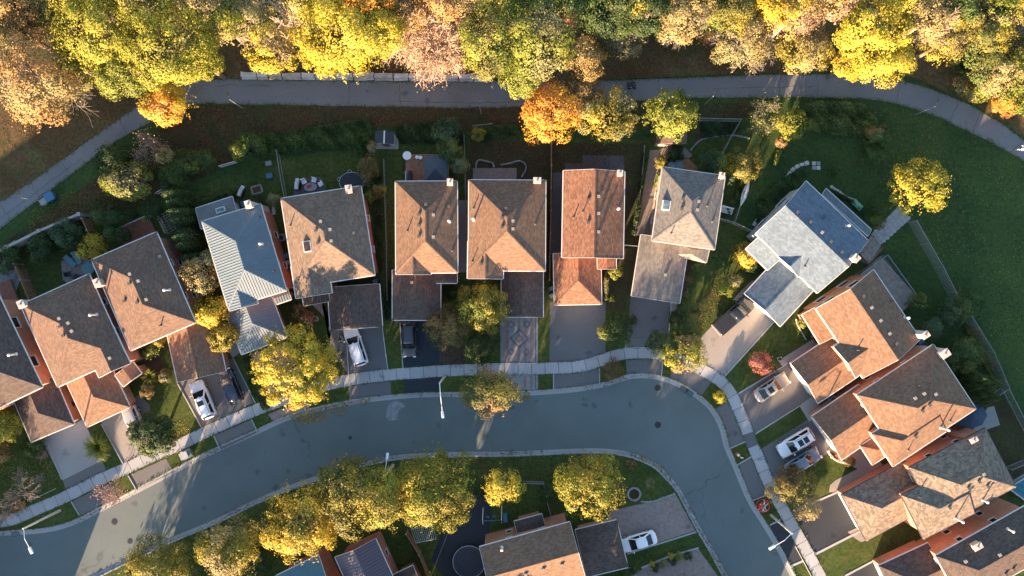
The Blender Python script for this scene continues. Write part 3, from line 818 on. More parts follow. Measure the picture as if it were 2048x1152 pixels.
sheet("patio", [(0, 500), (30, 480), (44, 545), (30, 590), (0, 600), (-40, 560)], "pavers_gray", 0.02, "stone patio at the reddish deck", 0.015)
sheet("flower_bed", spx([(1200, 1060), (1232, 1020), (1240, 1008), (1242, 985), (1255, 975)], 3) + [(1225, 960), (1190, 1010)], "soil", 0.012, "dark soil bed under the olive gold tree", 0.008)
sheet("flower_bed", [(1345, 525), (1385, 520), (1370, 600), (1350, 660), (1340, 640)], "soil", 0.012, "dark planting bed beside the grey garage", 0.008)
sheet("flower_bed", [(880, 735), (880, 640), (930, 640), (930, 735)], "soil", 0.012, "dark soil under the brown round tree", 0.008)
sheet("flower_bed", [(305, 770), (325, 740), (322, 700), (300, 710), (286, 740), (286, 760)], "soil", 0.012, "planting bed of the palm-like plant", 0.008)
sheet("flower_bed", [(1400, 240), (1482, 242), (1480, 275), (1440, 270), (1400, 280), (1385, 290)], "soil", 0.012, "dark vegetable bed inside the iron fence", 0.008)
sheet("flower_bed", [(1604, 640), (1618, 634), (1650, 685), (1640, 690), (1612, 665)], "soil", 0.012, "planting bed with a white curved edge", 0.008)

# retaining wall of pale quarry blocks along the path
rw = thing("retaining_wall", V(715, 155), "low retaining wall of pale rough stone blocks along the footpath", "wall")
x = 484.0
random.seed(11)
while x < 948:
    w = random.uniform(22, 44)
    yb = 160.5 + (x - 484) * 0.010
    d = random.uniform(9, 13)
    for row in (0, 1):
        m = MB()
        j = lambda s=0.8: random.uniform(-s, s)
        y1 = yb - (1.5 if row == 0 else 5) ; y0 = y1 - (d if row == 0 else d * 0.75)
        poly = [(x + 1.1 + j(), y0 + j(1.2)), (x + w * .5, y0 + j(1.6)), (x + w - 1.1 + j(), y0 + j(1.2)), (x + w - 1.0, y1 + j(.8)), (x + w * .5, y1 + j(.7)), (x + 1.0, y1 + j(.8))]
        P = [W(*p) for p in poly]; P.reverse()
        zb, zt = (0.0, 0.36) if row == 0 else (0.36, 0.72 + random.uniform(-.05, .05))
        cx = sum(p[0] for p in P) / 6; cy = sum(p[1] for p in P) / 6
        T = [(cx + (p[0] - cx) * .93, cy + (p[1] - cy) * .88) for p in P]
        n_ = 6
        m.face([(p[0], p[1], zt) for p in T])
        for i in range(n_):
            k = (i + 1) % n_
            m.face([(P[i][0], P[i][1], zb), (P[k][0], P[k][1], zb), (P[k][0], P[k][1], zt - .06), (P[i][0], P[i][1], zt - .06)])
            m.face([(P[i][0], P[i][1], zt - .06), (P[k][0], P[k][1], zt - .06), (T[k][0], T[k][1], zt), (T[i][0], T[i][1], zt)])
        m.build("stone", M["stone_pale" if random.random() < .6 else "stone_buff"], rw)
    x += w
random.seed(7)

# ironwork in the street
def manhole(px, py, label, rr=0.42):
    x, y = W(px, py)
    t = thing("manhole_cover", (x, y, ROAD_Z), label, "manhole")
    a = MB(); a.prism([(x + math.cos(k * math.pi / 12) * rr, y + math.sin(k * math.pi / 12) * rr) for k in range(24)], ROAD_Z + .001, ROAD_Z + .008); a.build("rim", M["crack_tar"], t)
    b_ = MB(); b_.prism([(x + math.cos(k * math.pi / 12) * rr * .82, y + math.sin(k * math.pi / 12) * rr * .82) for k in range(24)], ROAD_Z + .002, ROAD_Z + .014)
    for i in (-.2, 0, .2): b_.box((x, y + i, ROAD_Z + .018), (rr * 1.1, .03, .008))
    b_.build("lid", M["iron_black"], t)
manhole(228, 1044, "round manhole lid in the sunlit strip of the road")
manhole(259, 1083, "round manhole lid beside the sunlit strip's shadow edge", .36)
manhole(1316, 776, "round manhole lid near the catch basin at the bend")
manhole(1316, 850, "round manhole lid in the middle of the bend")
manhole(700, 876, "small round cover in the road opposite the black driveway", .25)
def basin(px, py, rz, label):
    x, y = W(px, py)
    t = thing("catch_basin", (x, y, ROAD_Z), label, "drain")
    a = MB(); a.box((x, y, ROAD_Z + .008), (1.0, .62, .012), rz); a.build("frame", M["iron_black"], t)
    b_ = MB()
    c, s = math.cos(rz), math.sin(rz)
    for i in range(7):
        d = -.4 + i * .133
        b_.box((x + d * c, y + d * s, ROAD_Z + .018), (.04, .52, .012), rz)
    b_.build("grate", M["metal_gray"], t)
basin(1368, 779, -.55, "iron catch basin grate at the top of the bend"); basin(1379, 786, -.6, "iron catch basin grate just below its twin on the bend"); basin(30, 1046 + 22, .15, "iron catch basin grate near the sloped ramp")
sheet("dried_spill", spx([(771, 835), (775, 815), (783, 805), (797, 803), (810, 812), (803, 816), (797, 822), (795, 838), (783, 842), (776, 840), (771, 835)], 3), plain("dried_cement", (0.185, 0.205, 0.215), 0.9, 0, 0.3, 2.5), ROAD_Z + .004, "pale dried cement spill on the road", 0.003)

# fallen leaves: loose quads over ground, tens of thousands, one object per area
def scatter_leaves(name, polys, n, mat, label, size=(0.07, 0.15), z=0.03, seed=1, clump=0.0):
    rg = np.random.default_rng(seed)
    P = []
    polys_w = [np.array([W(*p) for p in q]) for q in polys]
    areas = []
    for q in polys_w:
        xs, ys = q[:, 0], q[:, 1]
        areas.append(abs(np.dot(xs, np.roll(ys, 1)) - np.dot(ys, np.roll(xs, 1))) / 2)
    tot = sum(areas)
    for q, ar in zip(polys_w, areas):
        want = int(n * ar / tot); got = 0
        lo = q.min(0); hi = q.max(0)
        ph = rg.uniform(0, 6, 6)
        while got < want:
            c = rg.uniform(lo, hi, (want * 2 + 50, 2))
            ins = np.zeros(len(c), bool)
            k = len(q)
            for i in range(k):
                a, b = q[i], q[(i + 1) % k]
                cond = ((a[1] > c[:, 1]) != (b[1] > c[:, 1]))
                with np.errstate(divide='ignore', invalid='ignore'):
                    xx = (b[0] - a[0]) * (c[:, 1] - a[1]) / (b[1] - a[1] + 1e-12) + a[0]
                ins ^= cond & (c[:, 0] < xx)
            if clump:
                f = np.sin(c[:, 0] * .55 + ph[0] + 1.5 * np.sin(c[:, 1] * .31 + ph[1])) + np.sin(c[:, 1] * .71 + ph[2] + 1.3 * np.sin(c[:, 0] * .37 + ph[3])) + .7 * np.sin(c[:, 0] * 1.7 + c[:, 1] * 1.3 + ph[4])
                ins &= rg.random(len(c)) < np.clip(.5 + f * clump * .5, 0.04, 1)
            c = c[ins][:want - got]
            got += len(c); P.append(c)
    P = np.concatenate(P)
    k = len(P)
    return leaf_quads(name, np.column_stack([P, np.full(k, z) + rg.uniform(0, .04, k)]), np.tile([0, 0, 1.0], (k, 1)) + rg.normal(0, .35, (k, 3)), rg.uniform(size[0], size[1], k), rg.random(k), mat, None, rg, label)

def leaf_quads(name, C, Nn, size, tint, mat, parent, rg, label=None, kind="stuff", aspect=0.75, org=(0, 0, 0)):
    k = len(C)
    Nn = Nn / (np.linalg.norm(Nn, axis=1, keepdims=True) + 1e-9)
    R = rg.normal(0, 1, (k, 3))
    U = np.cross(Nn, R); U /= (np.linalg.norm(U, axis=1, keepdims=True) + 1e-9)
    Wv = np.cross(Nn, U)
    su = (size / 2)[:, None]; sw = su * aspect
    vs = np.empty((k, 4, 3))
    vs[:, 0] = C - U * su * .9 ; vs[:, 1] = C - Wv * sw + Nn * su * .15; vs[:, 2] = C + U * su * 1.1; vs[:, 3] = C + Wv * sw + Nn * su * .15
    me = bpy.data.meshes.new(name)
    me.vertices.add(k * 4); me.vertices.foreach_set("co", (vs.reshape(-1, 3) - np.array(org)).ravel())
    me.loops.add(k * 4); me.loops.foreach_set("vertex_index", np.arange(k * 4, dtype=np.int32))
    me.polygons.add(k); me.polygons.foreach_set("loop_start", np.arange(0, k * 4, 4, dtype=np.int32)); me.polygons.foreach_set("loop_total", np.full(k, 4, dtype=np.int32))
    me.update(calc_edges=True)
    at = me.attributes.new("tint", 'FLOAT', 'FACE'); at.data.foreach_set("value", np.clip(tint, 0, 1).astype(np.float32))
    me.materials.append(M[mat])
    o = bpy.data.objects.new(name, me); COL.objects.link(o)
    if parent is not None: o.parent = parent; ORG[o.name] = ORG[parent.name]
    else: tag(o, label, kind=kind); ORG[o.name] = Vector(org)
    return o

scatter_leaves("leaf_litter", [[(395, 212), (1040, 214), (1040, 262), (960, 262), (760, 252), (560, 290), (470, 320), (330, 390), (180, 440), (60, 490), (130, 405), (260, 305), (330, 250)]], 17000, "leaf_litter", "rusty fallen leaves on the bank below the path", seed=2, clump=1.3)
scatter_leaves("leaf_litter", [[(0, 150), (330, 170), (300, 190), (120, 318), (0, 400)], [(440, 100), (800, 100), (800, 150), (440, 155)], [(1200, 60), (1560, 60), (1560, 145), (1240, 157), (1190, 150)], [(1560, 60), (1700, 60), (1830, 150), (1660, 140)]], 26000, "leaf_litter", "brown fallen leaves on the woodland floor", seed=3, clump=.7)
scatter_leaves("leaf_litter", [[(940, 915), (1240, 915), (1230, 960), (940, 975)], [(880, 655), (930, 655), (925, 735), (885, 735)], [(640, 700), (690, 700), (696, 750), (640, 790)], [(1340, 640), (1440, 560), (1460, 600), (1380, 680)]], 4200, "leaf_litter", "fallen leaves on the front lawns", seed=4, clump=.6)
scatter_leaves("leaf_litter", [[(1400, 205), (1520, 200), (1520, 240), (1400, 236)], [(940, 280), (1290, 280), (1290, 340), (940, 330)]], 3800, "leaf_litter", "scattered leaves in the bare back yards", seed=5, clump=.6)
scatter_leaves("leaf_litter", [[(560, 820), (720, 785), (760, 790), (700, 830), (600, 850)], [(480, 760), (530, 745), (560, 810), (520, 830)], [(900, 786), (1060, 784), (1060, 800), (900, 802)], [(1280, 912), (1330, 935), (1320, 940), (1275, 925)]], 2400, "leaf_litter_gold", "golden fallen leaves around the big yellow tree and the kerb", size=(.09, .18), z=-.05, seed=6, clump=.5)
scatter_leaves("leaf_litter", [[(60, 420), (300, 300), (330, 330), (200, 420), (60, 480)], [(0, 870), (90, 900), (120, 960), (40, 1000), (0, 960)], [(300, 870), (400, 820), (405, 850), (330, 890)]], 3800, "leaf_litter_gold", "pale fallen leaves on the shaded grass", size=(.06, .12), seed=8, clump=.4)

# tufts of grass creeping over the edges of paving
def tufts(lines, n, label, seed, spread=.09, z=.03, name="grass_tufts", mat="leaf_weed", clump=False):
    rg = np.random.default_rng(seed); C = []
    tot = sum(sum((b - a).length for a, b in zip(L_, L_[1:])) for L_ in lines)
    for L_ in lines:
        for a, b in zip(L_, L_[1:]):
            k = rg.poisson(n * (b - a).length / tot * (max(0, math.sin(a.x * .35 + a.y * .22) + .35) * 1.6 if clump else 1))
            f = rg.random(k); d = b - a; nn_ = np.array([-d.y, d.x]) / max(d.length, 1e-6)
            C.append(np.column_stack([a.x + d.x * f, a.y + d.y * f]) + nn_[None, :] * (rg.normal(0, spread, k) + .05 * np.sin(f * 9 + a.x))[:, None])
    C = np.concatenate(C); k = len(C)
    return leaf_quads(name, np.column_stack([C, np.full(k, z) + rg.uniform(0, .06, k)]), rg.normal(0, .5, (k, 3)) + [0, 0, .8], rg.uniform(.08, .2, k), rg.random(k), mat, None, rg, label)
def vis(L_): return [p_ for p_ in L_ if abs(p_.x) < 75 and abs(p_.y) < 45]
tufts([vis(offset(sw_line, .74)), vis(offset(sw_line, -.74)), vis(offset(outer, .24)), vis(offset(inner, -.24))], 7000, "grass tufts creeping over the sidewalk and kerb edges", 71)
tufts([vis([Vector(W(*p_)) for p_ in path_top]), vis([Vector(W(*p_)) for p_ in path_bot])], 7000, "grass tufts creeping over the footpath edges", 72, .13)
scatter_leaves("leaf_litter", [[(1560, 205), (1800, 215), (2048, 330), (2048, 760), (1940, 620), (1830, 440), (1720, 330)]], 2600, "leaf_litter_gold", "sparse pale leaves over the park lawn", size=(.05, .11), seed=14, clump=.9)

tufts([vis(offset(outer, -.22))], 800, "brown fallen leaves lying in the outer gutter", 73, .13, ROAD_Z + .02, "leaf_litter", "leaf_litter", True)
tufts([vis(offset(inner, .2))], 1300, "brown fallen leaves lying in the inner gutter", 74, .2, ROAD_Z + .02, "leaf_litter", "leaf_litter", True)
scatter_leaves("leaf_litter", [[(280, 215), (345, 178), (440, 165), (440, 200), (380, 205), (300, 240)], [(780, 168), (1060, 168), (1060, 210), (780, 208)], [(1130, 168), (1260, 165), (1260, 200), (1130, 205)], [(1560, 155), (1800, 165), (1780, 200), (1560, 190)]], 1500, "leaf_litter_gold", "golden leaves strewn over the footpath under the trees", size=(.06, .13), seed=15, clump=.8)
# ------------------------------------------------------------------ houses
class House:
    def __init__(self, px, py, label, roof, wall, cat="house", group=None, trim="white_trim", name="house", pitch=0.38):
        self.root = thing(name, V(px, py), label, cat, group)
        self.roof = roof; self.wall = wall; self.trim = trim; self.blocks = []; self.pitch = pitch; self.roofs = []
    def block(self, A, B, C, z=5.4, hA='h', hB='h', pitch=None, roof=None, wall=None, over=0.42, z0=-0.02, win="", ribs=0.0, gutter=True, caps=True, dz=0.0, walls=True, thick=0.17, garage=None, door=None, shed=None, trim=None, back=True):
        pitch = self.pitch if pitch is None else pitch
        a = Vector(W(*A, z)); b = Vector(W(*B, z)); c = Vector(W(*C, z))
        z += dz
        u = (b - a); L = u.length; u.normalize()
        v = (c - b) - u * (c - b).dot(u); Wd = v.length; v.normalize()
        rise = pitch * Wd / 2
        if hA == 'h': hA = Wd / 2
        if hB == 'h': hB = Wd / 2
        if hA + hB > L - .05:
            k = (L - .05) / (hA + hB); hA *= k; hB *= k
        flip = (u.x * v.y - u.y * v.x) < 0
        P3 = lambda s, t, zz: Vector((a.x + u.x * s + v.x * t, a.y + u.y * s + v.y * t, zz))
        if shed is not None:      # single slope: shed = drop in metres from the A-B edge to the far edge
            def hz(s, t): return z + shed * (1 - t / Wd)
            top = [[P3(0, 0, hz(0, 0)), P3(L, 0, hz(0, 0)), P3(L, Wd, z), P3(0, Wd, z)]]
            ridge = []
        else:
            def hz(s, t):
                h = min(t, Wd - t) * pitch
                if hA > 0: h = min(h, s * rise / hA)
                if hB > 0: h = min(h, (L - s) * rise / hB)
                return z + h
            e0, e1, e2, e3 = P3(0, 0, z), P3(L, 0, z), P3(L, Wd, z), P3(0, Wd, z)
            r0, r1 = P3(hA, Wd / 2, z + rise), P3(L - hB, Wd / 2, z + rise)
            top = [[e0, e1, r1, r0], [e2, e3, r0, r1]]
            if hA > 0: top.append([e3, e0, r0])
            if hB > 0: top.append([e1, e2, r1])
            ridge = [(r0, r1)] + ([(e0, r0), (e3, r0)] if hA > 0 else []) + ([(e1, r1), (e2, r1)] if hB > 0 else [])
        ro = MB()
        dn = Vector((0, 0, -thick))
        for f in top:
            f2 = list(reversed(f)) if flip else f
            ro.face(f2)
            ro.face([p + dn for p in reversed(f2)], mi=1)
        cnt = {}
        key = lambda p: (round(p.x, 4), round(p.y, 4), round(p.z, 4))
        for f in top:
            for i in range(len(f)):
                p, q = f[i], f[(i + 1) % len(f)]
                cnt.setdefault(frozenset((key(p), key(q))), []).append((p, q))
        edges = [x[0] for x in cnt.values() if len(x) == 1]
        for p, q in edges:
            fc = [p, p + dn, q + dn, q]
            ro.face(list(reversed(fc)) if flip else fc, mi=1)
        tr = M[trim or self.trim]
        rf = ro.build("roof", [M[roof or self.roof], tr], self.root)
        self.roofs.append(rf)
        if gutter:
            gm = MB()
            for p, q in edges:
                sp = (Vector((p.x, p.y)) - a).dot(u); sq = (Vector((q.x, q.y)) - a).dot(u)
                if not back and min(sp, sq) > L * .45: continue
                d = (q - p).normalized(); n = d.cross(Vector((0, 0, 1)))
                if n.dot(P3(L / 2, Wd / 2, p.z) - p) > 0: n = -n
                n.normalize()
                lvl = abs(p.z - q.z) < 0.01
                w_, h_ = (0.09, 0.10) if lvl else (0.035, 0.13)
                o = n * 0.003
                pa = [p + o + Vector((0, 0, -.02 if lvl else .02)), q + o + Vector((0, 0, -.02 if lvl else .02))]
                A0, B0 = pa[0], pa[1]; A1, B1 = A0 + n * w_, B0 + n * w_
                dd = Vector((0, 0, -h_))
                for fc in ([A0, A1, B1, B0], [A1, A1 + dd, B1 + dd, B1], [A0 + dd, B0 + dd, B1 + dd, A1 + dd], [A0, A0 + dd, A1 + dd, A1], [B0, B1, B1 + dd, B0 + dd]):
                    gm.face(fc)
            gm.build("gutter", tr, self.root)
        if caps and ridge:
            cm = MB()
            for p, q in ridge:
                if (q - p).length < .2: continue
                d = (q - p).normalized(); s_ = d.cross(Vector((0, 0, 1))).normalized()
                up = Vector((0, 0, .028)); sd = s_ * .15 - Vector((0, 0, .035 if abs(d.z) > .02 else .05))
                sd2 = -s_ * .15 - Vector((0, 0, .035 if abs(d.z) > .02 else .05))
                cm.face([p + up + sd, q + up + sd, q + up, p + up]); cm.face([p + up, q + up, q + up + sd2, p + up + sd2])
            cm.build("ridge_cap", M[roof or self.roof], rf)
        if ribs:
            rb = MB()
            for f in top:
                uvs = planar_uv(list(reversed(f)) if flip else f)
                ff = list(reversed(f)) if flip else f
                us = [q[0] for q in uvs]
                p0 = ff[0]; nrm = (ff[1] - ff[0]).cross(ff[2] - ff[0]).normalized()
                uu = Vector((0, 0, 1)).cross(nrm).normalized(); ww = nrm.cross(uu)
                s_ = min(us) + ribs / 2
                while s_ < max(us):
                    hit = []
                    for i in range(len(uvs)):
                        (u0, w0), (u1, w1) = uvs[i], uvs[(i + 1) % len(uvs)]
                        if (u0 - s_) * (u1 - s_) < 0: hit.append(w0 + (w1 - w0) * (s_ - u0) / (u1 - u0))
                    if len(hit) >= 2 and max(hit) - min(hit) > .1:
                        base = p0 - uu * p0.dot(uu) - ww * p0.dot(ww)
                        lo = base + uu * s_ + ww * min(hit); hi = base + uu * s_ + ww * max(hit)
                        e = uu * .04; hgt = nrm * .045
                        rb.face([lo - e, hi - e, hi - e * .5 + hgt, lo - e * .5 + hgt]); rb.face([lo - e * .5 + hgt, hi - e * .5 + hgt, hi + e * .5 + hgt, lo + e * .5 + hgt]); rb.face([lo + e * .5 + hgt, hi + e * .5 + hgt, hi + e, lo + e])
                    s_ += ribs
            if rb.f: tag(rb.build("roof_ribs", M[roof or self.roof], rf), kind="stuff")
        blk = dict(a=a, u=u, v=v, L=L, W=Wd, hz=hz, z=z, z0=z0, over=over, flip=flip, P3=P3)
        self.blocks.append(blk)
        if walls:
            wm = MB(); o = over; wl = M[wall or self.wall]
            zt = z - 0.07
            def under(s, t): return max(zt, hz(s, t) - thick - .02) if True else zt
            cs = [(o, o), (L - o, o), (L - o, Wd - o), (o, Wd - o)]
            for i in range(4):
                (s0, t0), (s1, t1) = cs[i], cs[(i + 1) % 4]
                gable = shed is None and ((i == 1 and hB == 0) or (i == 3 and hA == 0))
                bot = [P3(s0, t0, z0), P3(s1, t1, z0)]
                if gable:
                    f = bot + [P3(s1, t1, under(s1, t1)), P3(s1, Wd / 2, z + rise - thick - .02), P3(s0, t0, under(s0, t0))]
                elif shed is not None:
                    f = bot + [P3(s1, t1, hz(s1, t1) - thick), P3(s0, t0, hz(s0, t0) - thick)]
                else:
                    f = bot + [P3(s1, t1, zt), P3(s0, t0, zt)]
                wm.face(list(reversed(f)) if flip else f)
            wm.build("wall", wl, self.root)
        for sd in win:
            self.windows(blk, int(sd))
        if garage is not None: self.panel(blk, garage, .5, 1.12, min(4.8, (Wd if garage in (1, 3) else L) - 1.6), 2.15, "garage_door", "door_white", grooves=4)
        if door is not None: self.panel(blk, door[0], door[1], 1.05, .95, 2.1, "door", "door_brown")
        return blk
    def side(self, b, s):
        o = b["over"]; L, Wd = b["L"], b["W"]
        c = [(o, o), (L - o, o), (L - o, Wd - o), (o, Wd - o)]
        p, q = c[s], c[(s + 1) % 4]
        P, Q = b["P3"](*p, 0), b["P3"](*q, 0)
        n = {0: -b["v"], 1: b["u"], 2: b["v"], 3: -b["u"]}[s]
        return P, Q, Vector((n.x, n.y, 0))
    def panel(self, b, s, t, zc, w, h, name, mat, grooves=0):
        P, Q, n = self.side(b, s); d = (Q - P).normalized()
        c = P.lerp(Q, t) + Vector((0, 0, zc + b["z0"])) + n * .02
        rz = math.atan2(d.y, d.x)
        m = MB()
        if grooves:
            for i in range(grooves):
                hh = h / grooves
                m.box(c + Vector((0, 0, -h / 2 + hh * (i + .5))), (w, .06, hh - .03), rz)
        else: m.box(c, (w, .06, h), rz)
        o = m.build(name, M[mat], self.root)
        if name == "window":
            g_ = MB(); g_.box(c + n * .022, (w - .14, .03, h - .14), rz); g_.build("pane", M["window_glass"], o)
            s2 = MB(); s2.box(c + n * .05 + Vector((0, 0, -h / 2 - .04)), (w + .12, .14, .07), rz); s2.build("sill", M["white_trim"], o)
        elif name == "door":
            k = MB(); k.sphere(c + n * .06 + d * (w * .36), .04, 6, 4); k.build("handle", M["galvanised"], o)
        return o
    def windows(self, b, s):
        P, Q, n = self.side(b, s); ln = (Q - P).length
        two = b["z"] > 4.2
        if s in (1, 3) or ln < 6: ts = (.27, .73)
        else: ts = (.3, .7)
        small = s in (0, 2)
        for zc in ((1.55, 4.15) if two else (1.5,)):
            for t in ts: self.panel(b, s, t, zc, .75 if small else 1.35, .9 if small else 1.15, "window", "white_trim")
    def zat(self, x, y):
        best = None; bi = 0
        for i, b in enumerate(self.blocks):
            d = Vector((x, y)) - b["a"]
            s = d.dot(b["u"]); t = d.dot(b["v"])
            if -.1 <= s <= b["L"] + .1 and -.1 <= t <= b["W"] + .1:
                h = b["hz"](min(max(s, 0), b["L"]), min(max(t, 0), b["W"]))
                if best is None or h > best: best = h; bi = i
        return best, bi
    def on(self, px, py):
        z = 6.0; bi = 0
        for _ in range(12):
            x, y = W(px, py, z); h, b = self.zat(x, y)
            if h is None: break
            z = h; bi = b
        x, y = W(px, py, z)
        return Vector((x, y, z)), self.roofs[min(bi, len(self.roofs) - 1)], self.blocks[bi]
    def vents(self, items):
        for it in items:
            px, py, k = it[:3]
            p, rf, b = self.on(px, py)
            rz = math.atan2(b["u"].y, b["u"].x)
            m = MB()
            if k in "wb":        # box roof vent
                m.box(p + Vector((0, 0, .08)), (.26, .26, .26), rz); m.box(p + Vector((0, 0, .225)), (.33, .33, .05), rz)
                m.build("roof_vent", M["vent_gray" if k == "w" else "vent_brown"], rf)
            elif k == "p":       # plumbing stack
                m.tube(p - Vector((0, 0, .1)), p + Vector((0, 0, .55)), .06, n=8); m.tube(p - Vector((0, 0, .05)), p + Vector((0, 0, .12)), .16, .08, n=8); m.build("vent_pipe", M["vent_brown"], rf)
            elif k == "f":       # furnace flue with rain cap
                h_ = it[3] if len(it) > 3 else 1.1
                m.tube(p - Vector((0, 0, .1)), p + Vector((0, 0, h_)), .09, n=10); m.tube(p + Vector((0, 0, h_)), p + Vector((0, 0, h_ + .1)), .17, .17, n=10); m.tube(p + Vector((0, 0, h_ + .1)), p + Vector((0, 0, h_ + .2)), .17, .03, n=10); m.tube(p - Vector((0, 0, .05)), p + Vector((0, 0, .18)), .2, .1, n=10)
                m.build("flue", M["vent_white"], rf)
            elif k == "s":       # skylight
                w_, l_, gm = it[3], it[4], it[5]
                m.box(p + Vector((0, 0, .05)), (l_, w_, .34), rz); o = m.build("skylight", M["white_trim"], rf)
                g_ = MB(); g_.box(p + Vector((0, 0, .215)), (l_ - .2, w_ - .2, .05), rz); g_.build("pane", M[gm], self.root) if False else g_.build("skylight_pane", M[gm], rf)
            elif k == "c":       # chimney: brick stack, cap, flue pots
                w_, l_, h_ = it[3] * .82, it[4] * .82, it[5] * .75; mt = it[6] if len(it) > 6 else "stone_white"
                m.box((p.x, p.y, (p.z + h_) / 2), (l_, w_, p.z + h_), rz); o = m.build("chimney", M[mt], self.root)
                c2 = MB(); c2.box((p.x, p.y, p.z + h_ + .05), (l_ + .16, w_ + .16, .1), rz); c2.build("cap", M["stone_pale"], o)
                c3 = MB(); c3.tube((p.x, p.y, p.z + h_ + .1), (p.x, p.y, p.z + h_ + .35), .12, .10, 8); c3.build("flue_pot", M["brick_red"], o)

# row along the top of the street, from the bottom left round to the bottom right
h = House(30, 740, "hip-roofed house with weathered brown shingles and an orange brick side wall", "shingle_dark", "brick_orange")
h.block((-158, 664), (-3, 590), (85, 774), win="12"); h.vents([(32, 708, "f", 1.2), (-40, 700, "b"), (-30, 680, "b")])
h.block((108, 753), (148, 848), (64, 888), 2.7, 0, 'h', roof="shingle_dark", garage=1)

h = House(140, 690, "brown hip-roofed house with a small hip-roofed garage and a white chimney by the wooden fence", "shingle_brown", "brick_orange")
h.block((115, 774), (41, 610), (176, 544), win="2"); h.block((260, 727), (226, 653), (163, 680), hA=0, hB=0, dz=-.03, back=False)
h.block((266, 724), (283, 747), (242, 767), 3.0, 0, 0, shed=None, pitch=.2, caps=False)
h.block((134, 768), (174, 854), (260, 815), 2.7, 0, 'h', roof="shingle_warm", garage=1)
h.vents([(120, 637, "w"), (138, 646, "w"), (145, 662, "w"), (121, 653, "b"), (128, 671, "b"), (193, 629, "f", 1.3), (221, 716, "w"), (50, 608, "c", .8, .9, .9)])

h = House(280, 590, "brown hip-roofed house with a brick chimney and gabled garage behind the white and black cars", "shingle_brown", "brick_orange")
h.block((261, 701), (183, 520), (314, 467), win="02"); h.block((332, 660), (355, 764), (448, 726), 2.7, 0, 0, roof="shingle_warm", garage=1)
h.vents([(261, 548, "w"), (278, 562, "w"), (260, 567, "b"), (250, 602, "b"), (275, 605, "b"), (294, 599, "w"), (339, 580, "f", 1.3), (321, 513, "w"), (322, 651, "p"), (205, 566, "c", .75, 1.0, 1.5, "brick_tan")])

h = House(488, 520, "house with a grey ribbed metal roof and a sunroom with one skylight", "metal_roof_gray", "brick_red")
h.block((456, 616), (404, 443), (521, 409), ribs=.31, win="02"); h.block((459, 622), (446, 572), (502, 558), hA=0, hB=0, dz=-.03, back=False, ribs=.31)
h.block((449, 620), (483, 709), (576, 680), 2.7, 0, 'h', ribs=.31, garage=1); h.block((545, 585), (575, 575), (581, 599), 2.9, 0, 0, ribs=.31, pitch=.2, caps=False)
h.block((404, 458), (478, 434), (471, 391), 2.7, shed=.35, roof="flat_roof_gray", wall="siding_gray")
h.vents([(524, 488, "f", .7), (500, 410, "c", .7, .9, .8), (442, 420, "s", .6, 1.1, "skylight_glass"), (519, 434, "p"), (548, 542, "p")])

h = House(650, 480, "tan hip-roofed house with one roof window and a wide garage beside the white wagon", "shingle_tan", "brick_red")
h.block((590, 575), (562, 397), (722, 375), win="02"); h.block((592, 597), (582, 532), (654, 523), hA=0, hB=0, dz=-.03, back=False)
h.block((655, 575), (661, 660), (764, 644), 2.7, 0, .6, roof="shingle_dark", garage=1); h.block((604, 590), (608, 612), (660, 603), 2.8, 0, 0, roof="shingle_dark", pitch=.15, caps=False)
h.vents([(642, 443, "w"), (661, 459, "w"), (663, 482, "w"), (632, 461, "b"), (636, 486, "b"), (615, 493, "s", .9, 1.25, "skylight_bronze"), (708, 466, "b"), (581, 451, "p"), (597, 561, "p"), (700, 380, "c", .75, 1.0, .9)])

h = House(852, 455, "narrow tan hip-roofed house with a dark teal gazebo behind it", "shingle_warm", "brick_red")
h.block((792, 546), (791, 363), (914, 363), win="0"); h.block((792, 549), (792, 478), (862, 478), hA=0, hB=0, dz=-.03, back=False)
h.block((785, 540), (785, 640), (881, 640), 2.7, 0, 'h', roof="shingle_dark", garage=1); h.block((866, 540), (866, 566), (914, 566), 2.9, 0, .5, roof="shingle_dark", pitch=.25, caps=False)
h.vents([(838, 429, "b"), (838, 451, "b"), (838, 473, "b"), (867, 430, "w"), (867, 474, "w"), (899, 443, "f", .8), (898, 413, "b"), (852, 409, "b"), (904, 501, "p"), (815, 462, "p"), (824, 565, "w"), (901, 366, "c", .65, .8, .9)])

h = House(1014, 460, "wide tan hip-roofed house with white eaves above the patterned driveway", "shingle_warm", "brick_red")
h.block((937, 541), (938, 360), (1091, 360), win="0"); h.block((935, 557), (936, 482), (1007, 482), hA=0, hB=0, dz=-.03, back=False)
h.block((1003, 540), (1003, 634), (1086, 634), 2.7, 0, .4, roof="shingle_dark", garage=1)
h.vents([(1004, 436, "b"), (1004, 455, "b"), (1026, 442, "w"), (1026, 458, "w"), (948, 440, "f", 1.8), (947, 417, "p"), (1070, 448, "p"), (962, 528, "b"), (945, 523, "p"), (1012, 417, "b"), (1074, 363, "c", .9, .7, 1.0)])

h = House(1187, 430, "orange-brown gable-roofed house with a rusty hip garage roof", "shingle_rust", "brick_orange")
h.block((1124, 515), (1127, 341), (1249, 342), hA=0, hB=0, win="0"); h.block((1107, 507), (1109, 610), (1203, 610), 2.7, 0, 'h', garage=1); h.block((1195, 512), (1195, 538), (1232, 537), 2.9, 0, 0, pitch=.25, caps=False)
h.vents([(1176, 399, "b"), (1176, 445, "b"), (1197, 393, "w"), (1197, 427, "w"), (1197, 464, "w"), (1236, 418, "f", .7), (1147, 435, "p"), (1166, 424, "p"), (1238, 348, "c", .6, .65, 1.0)])

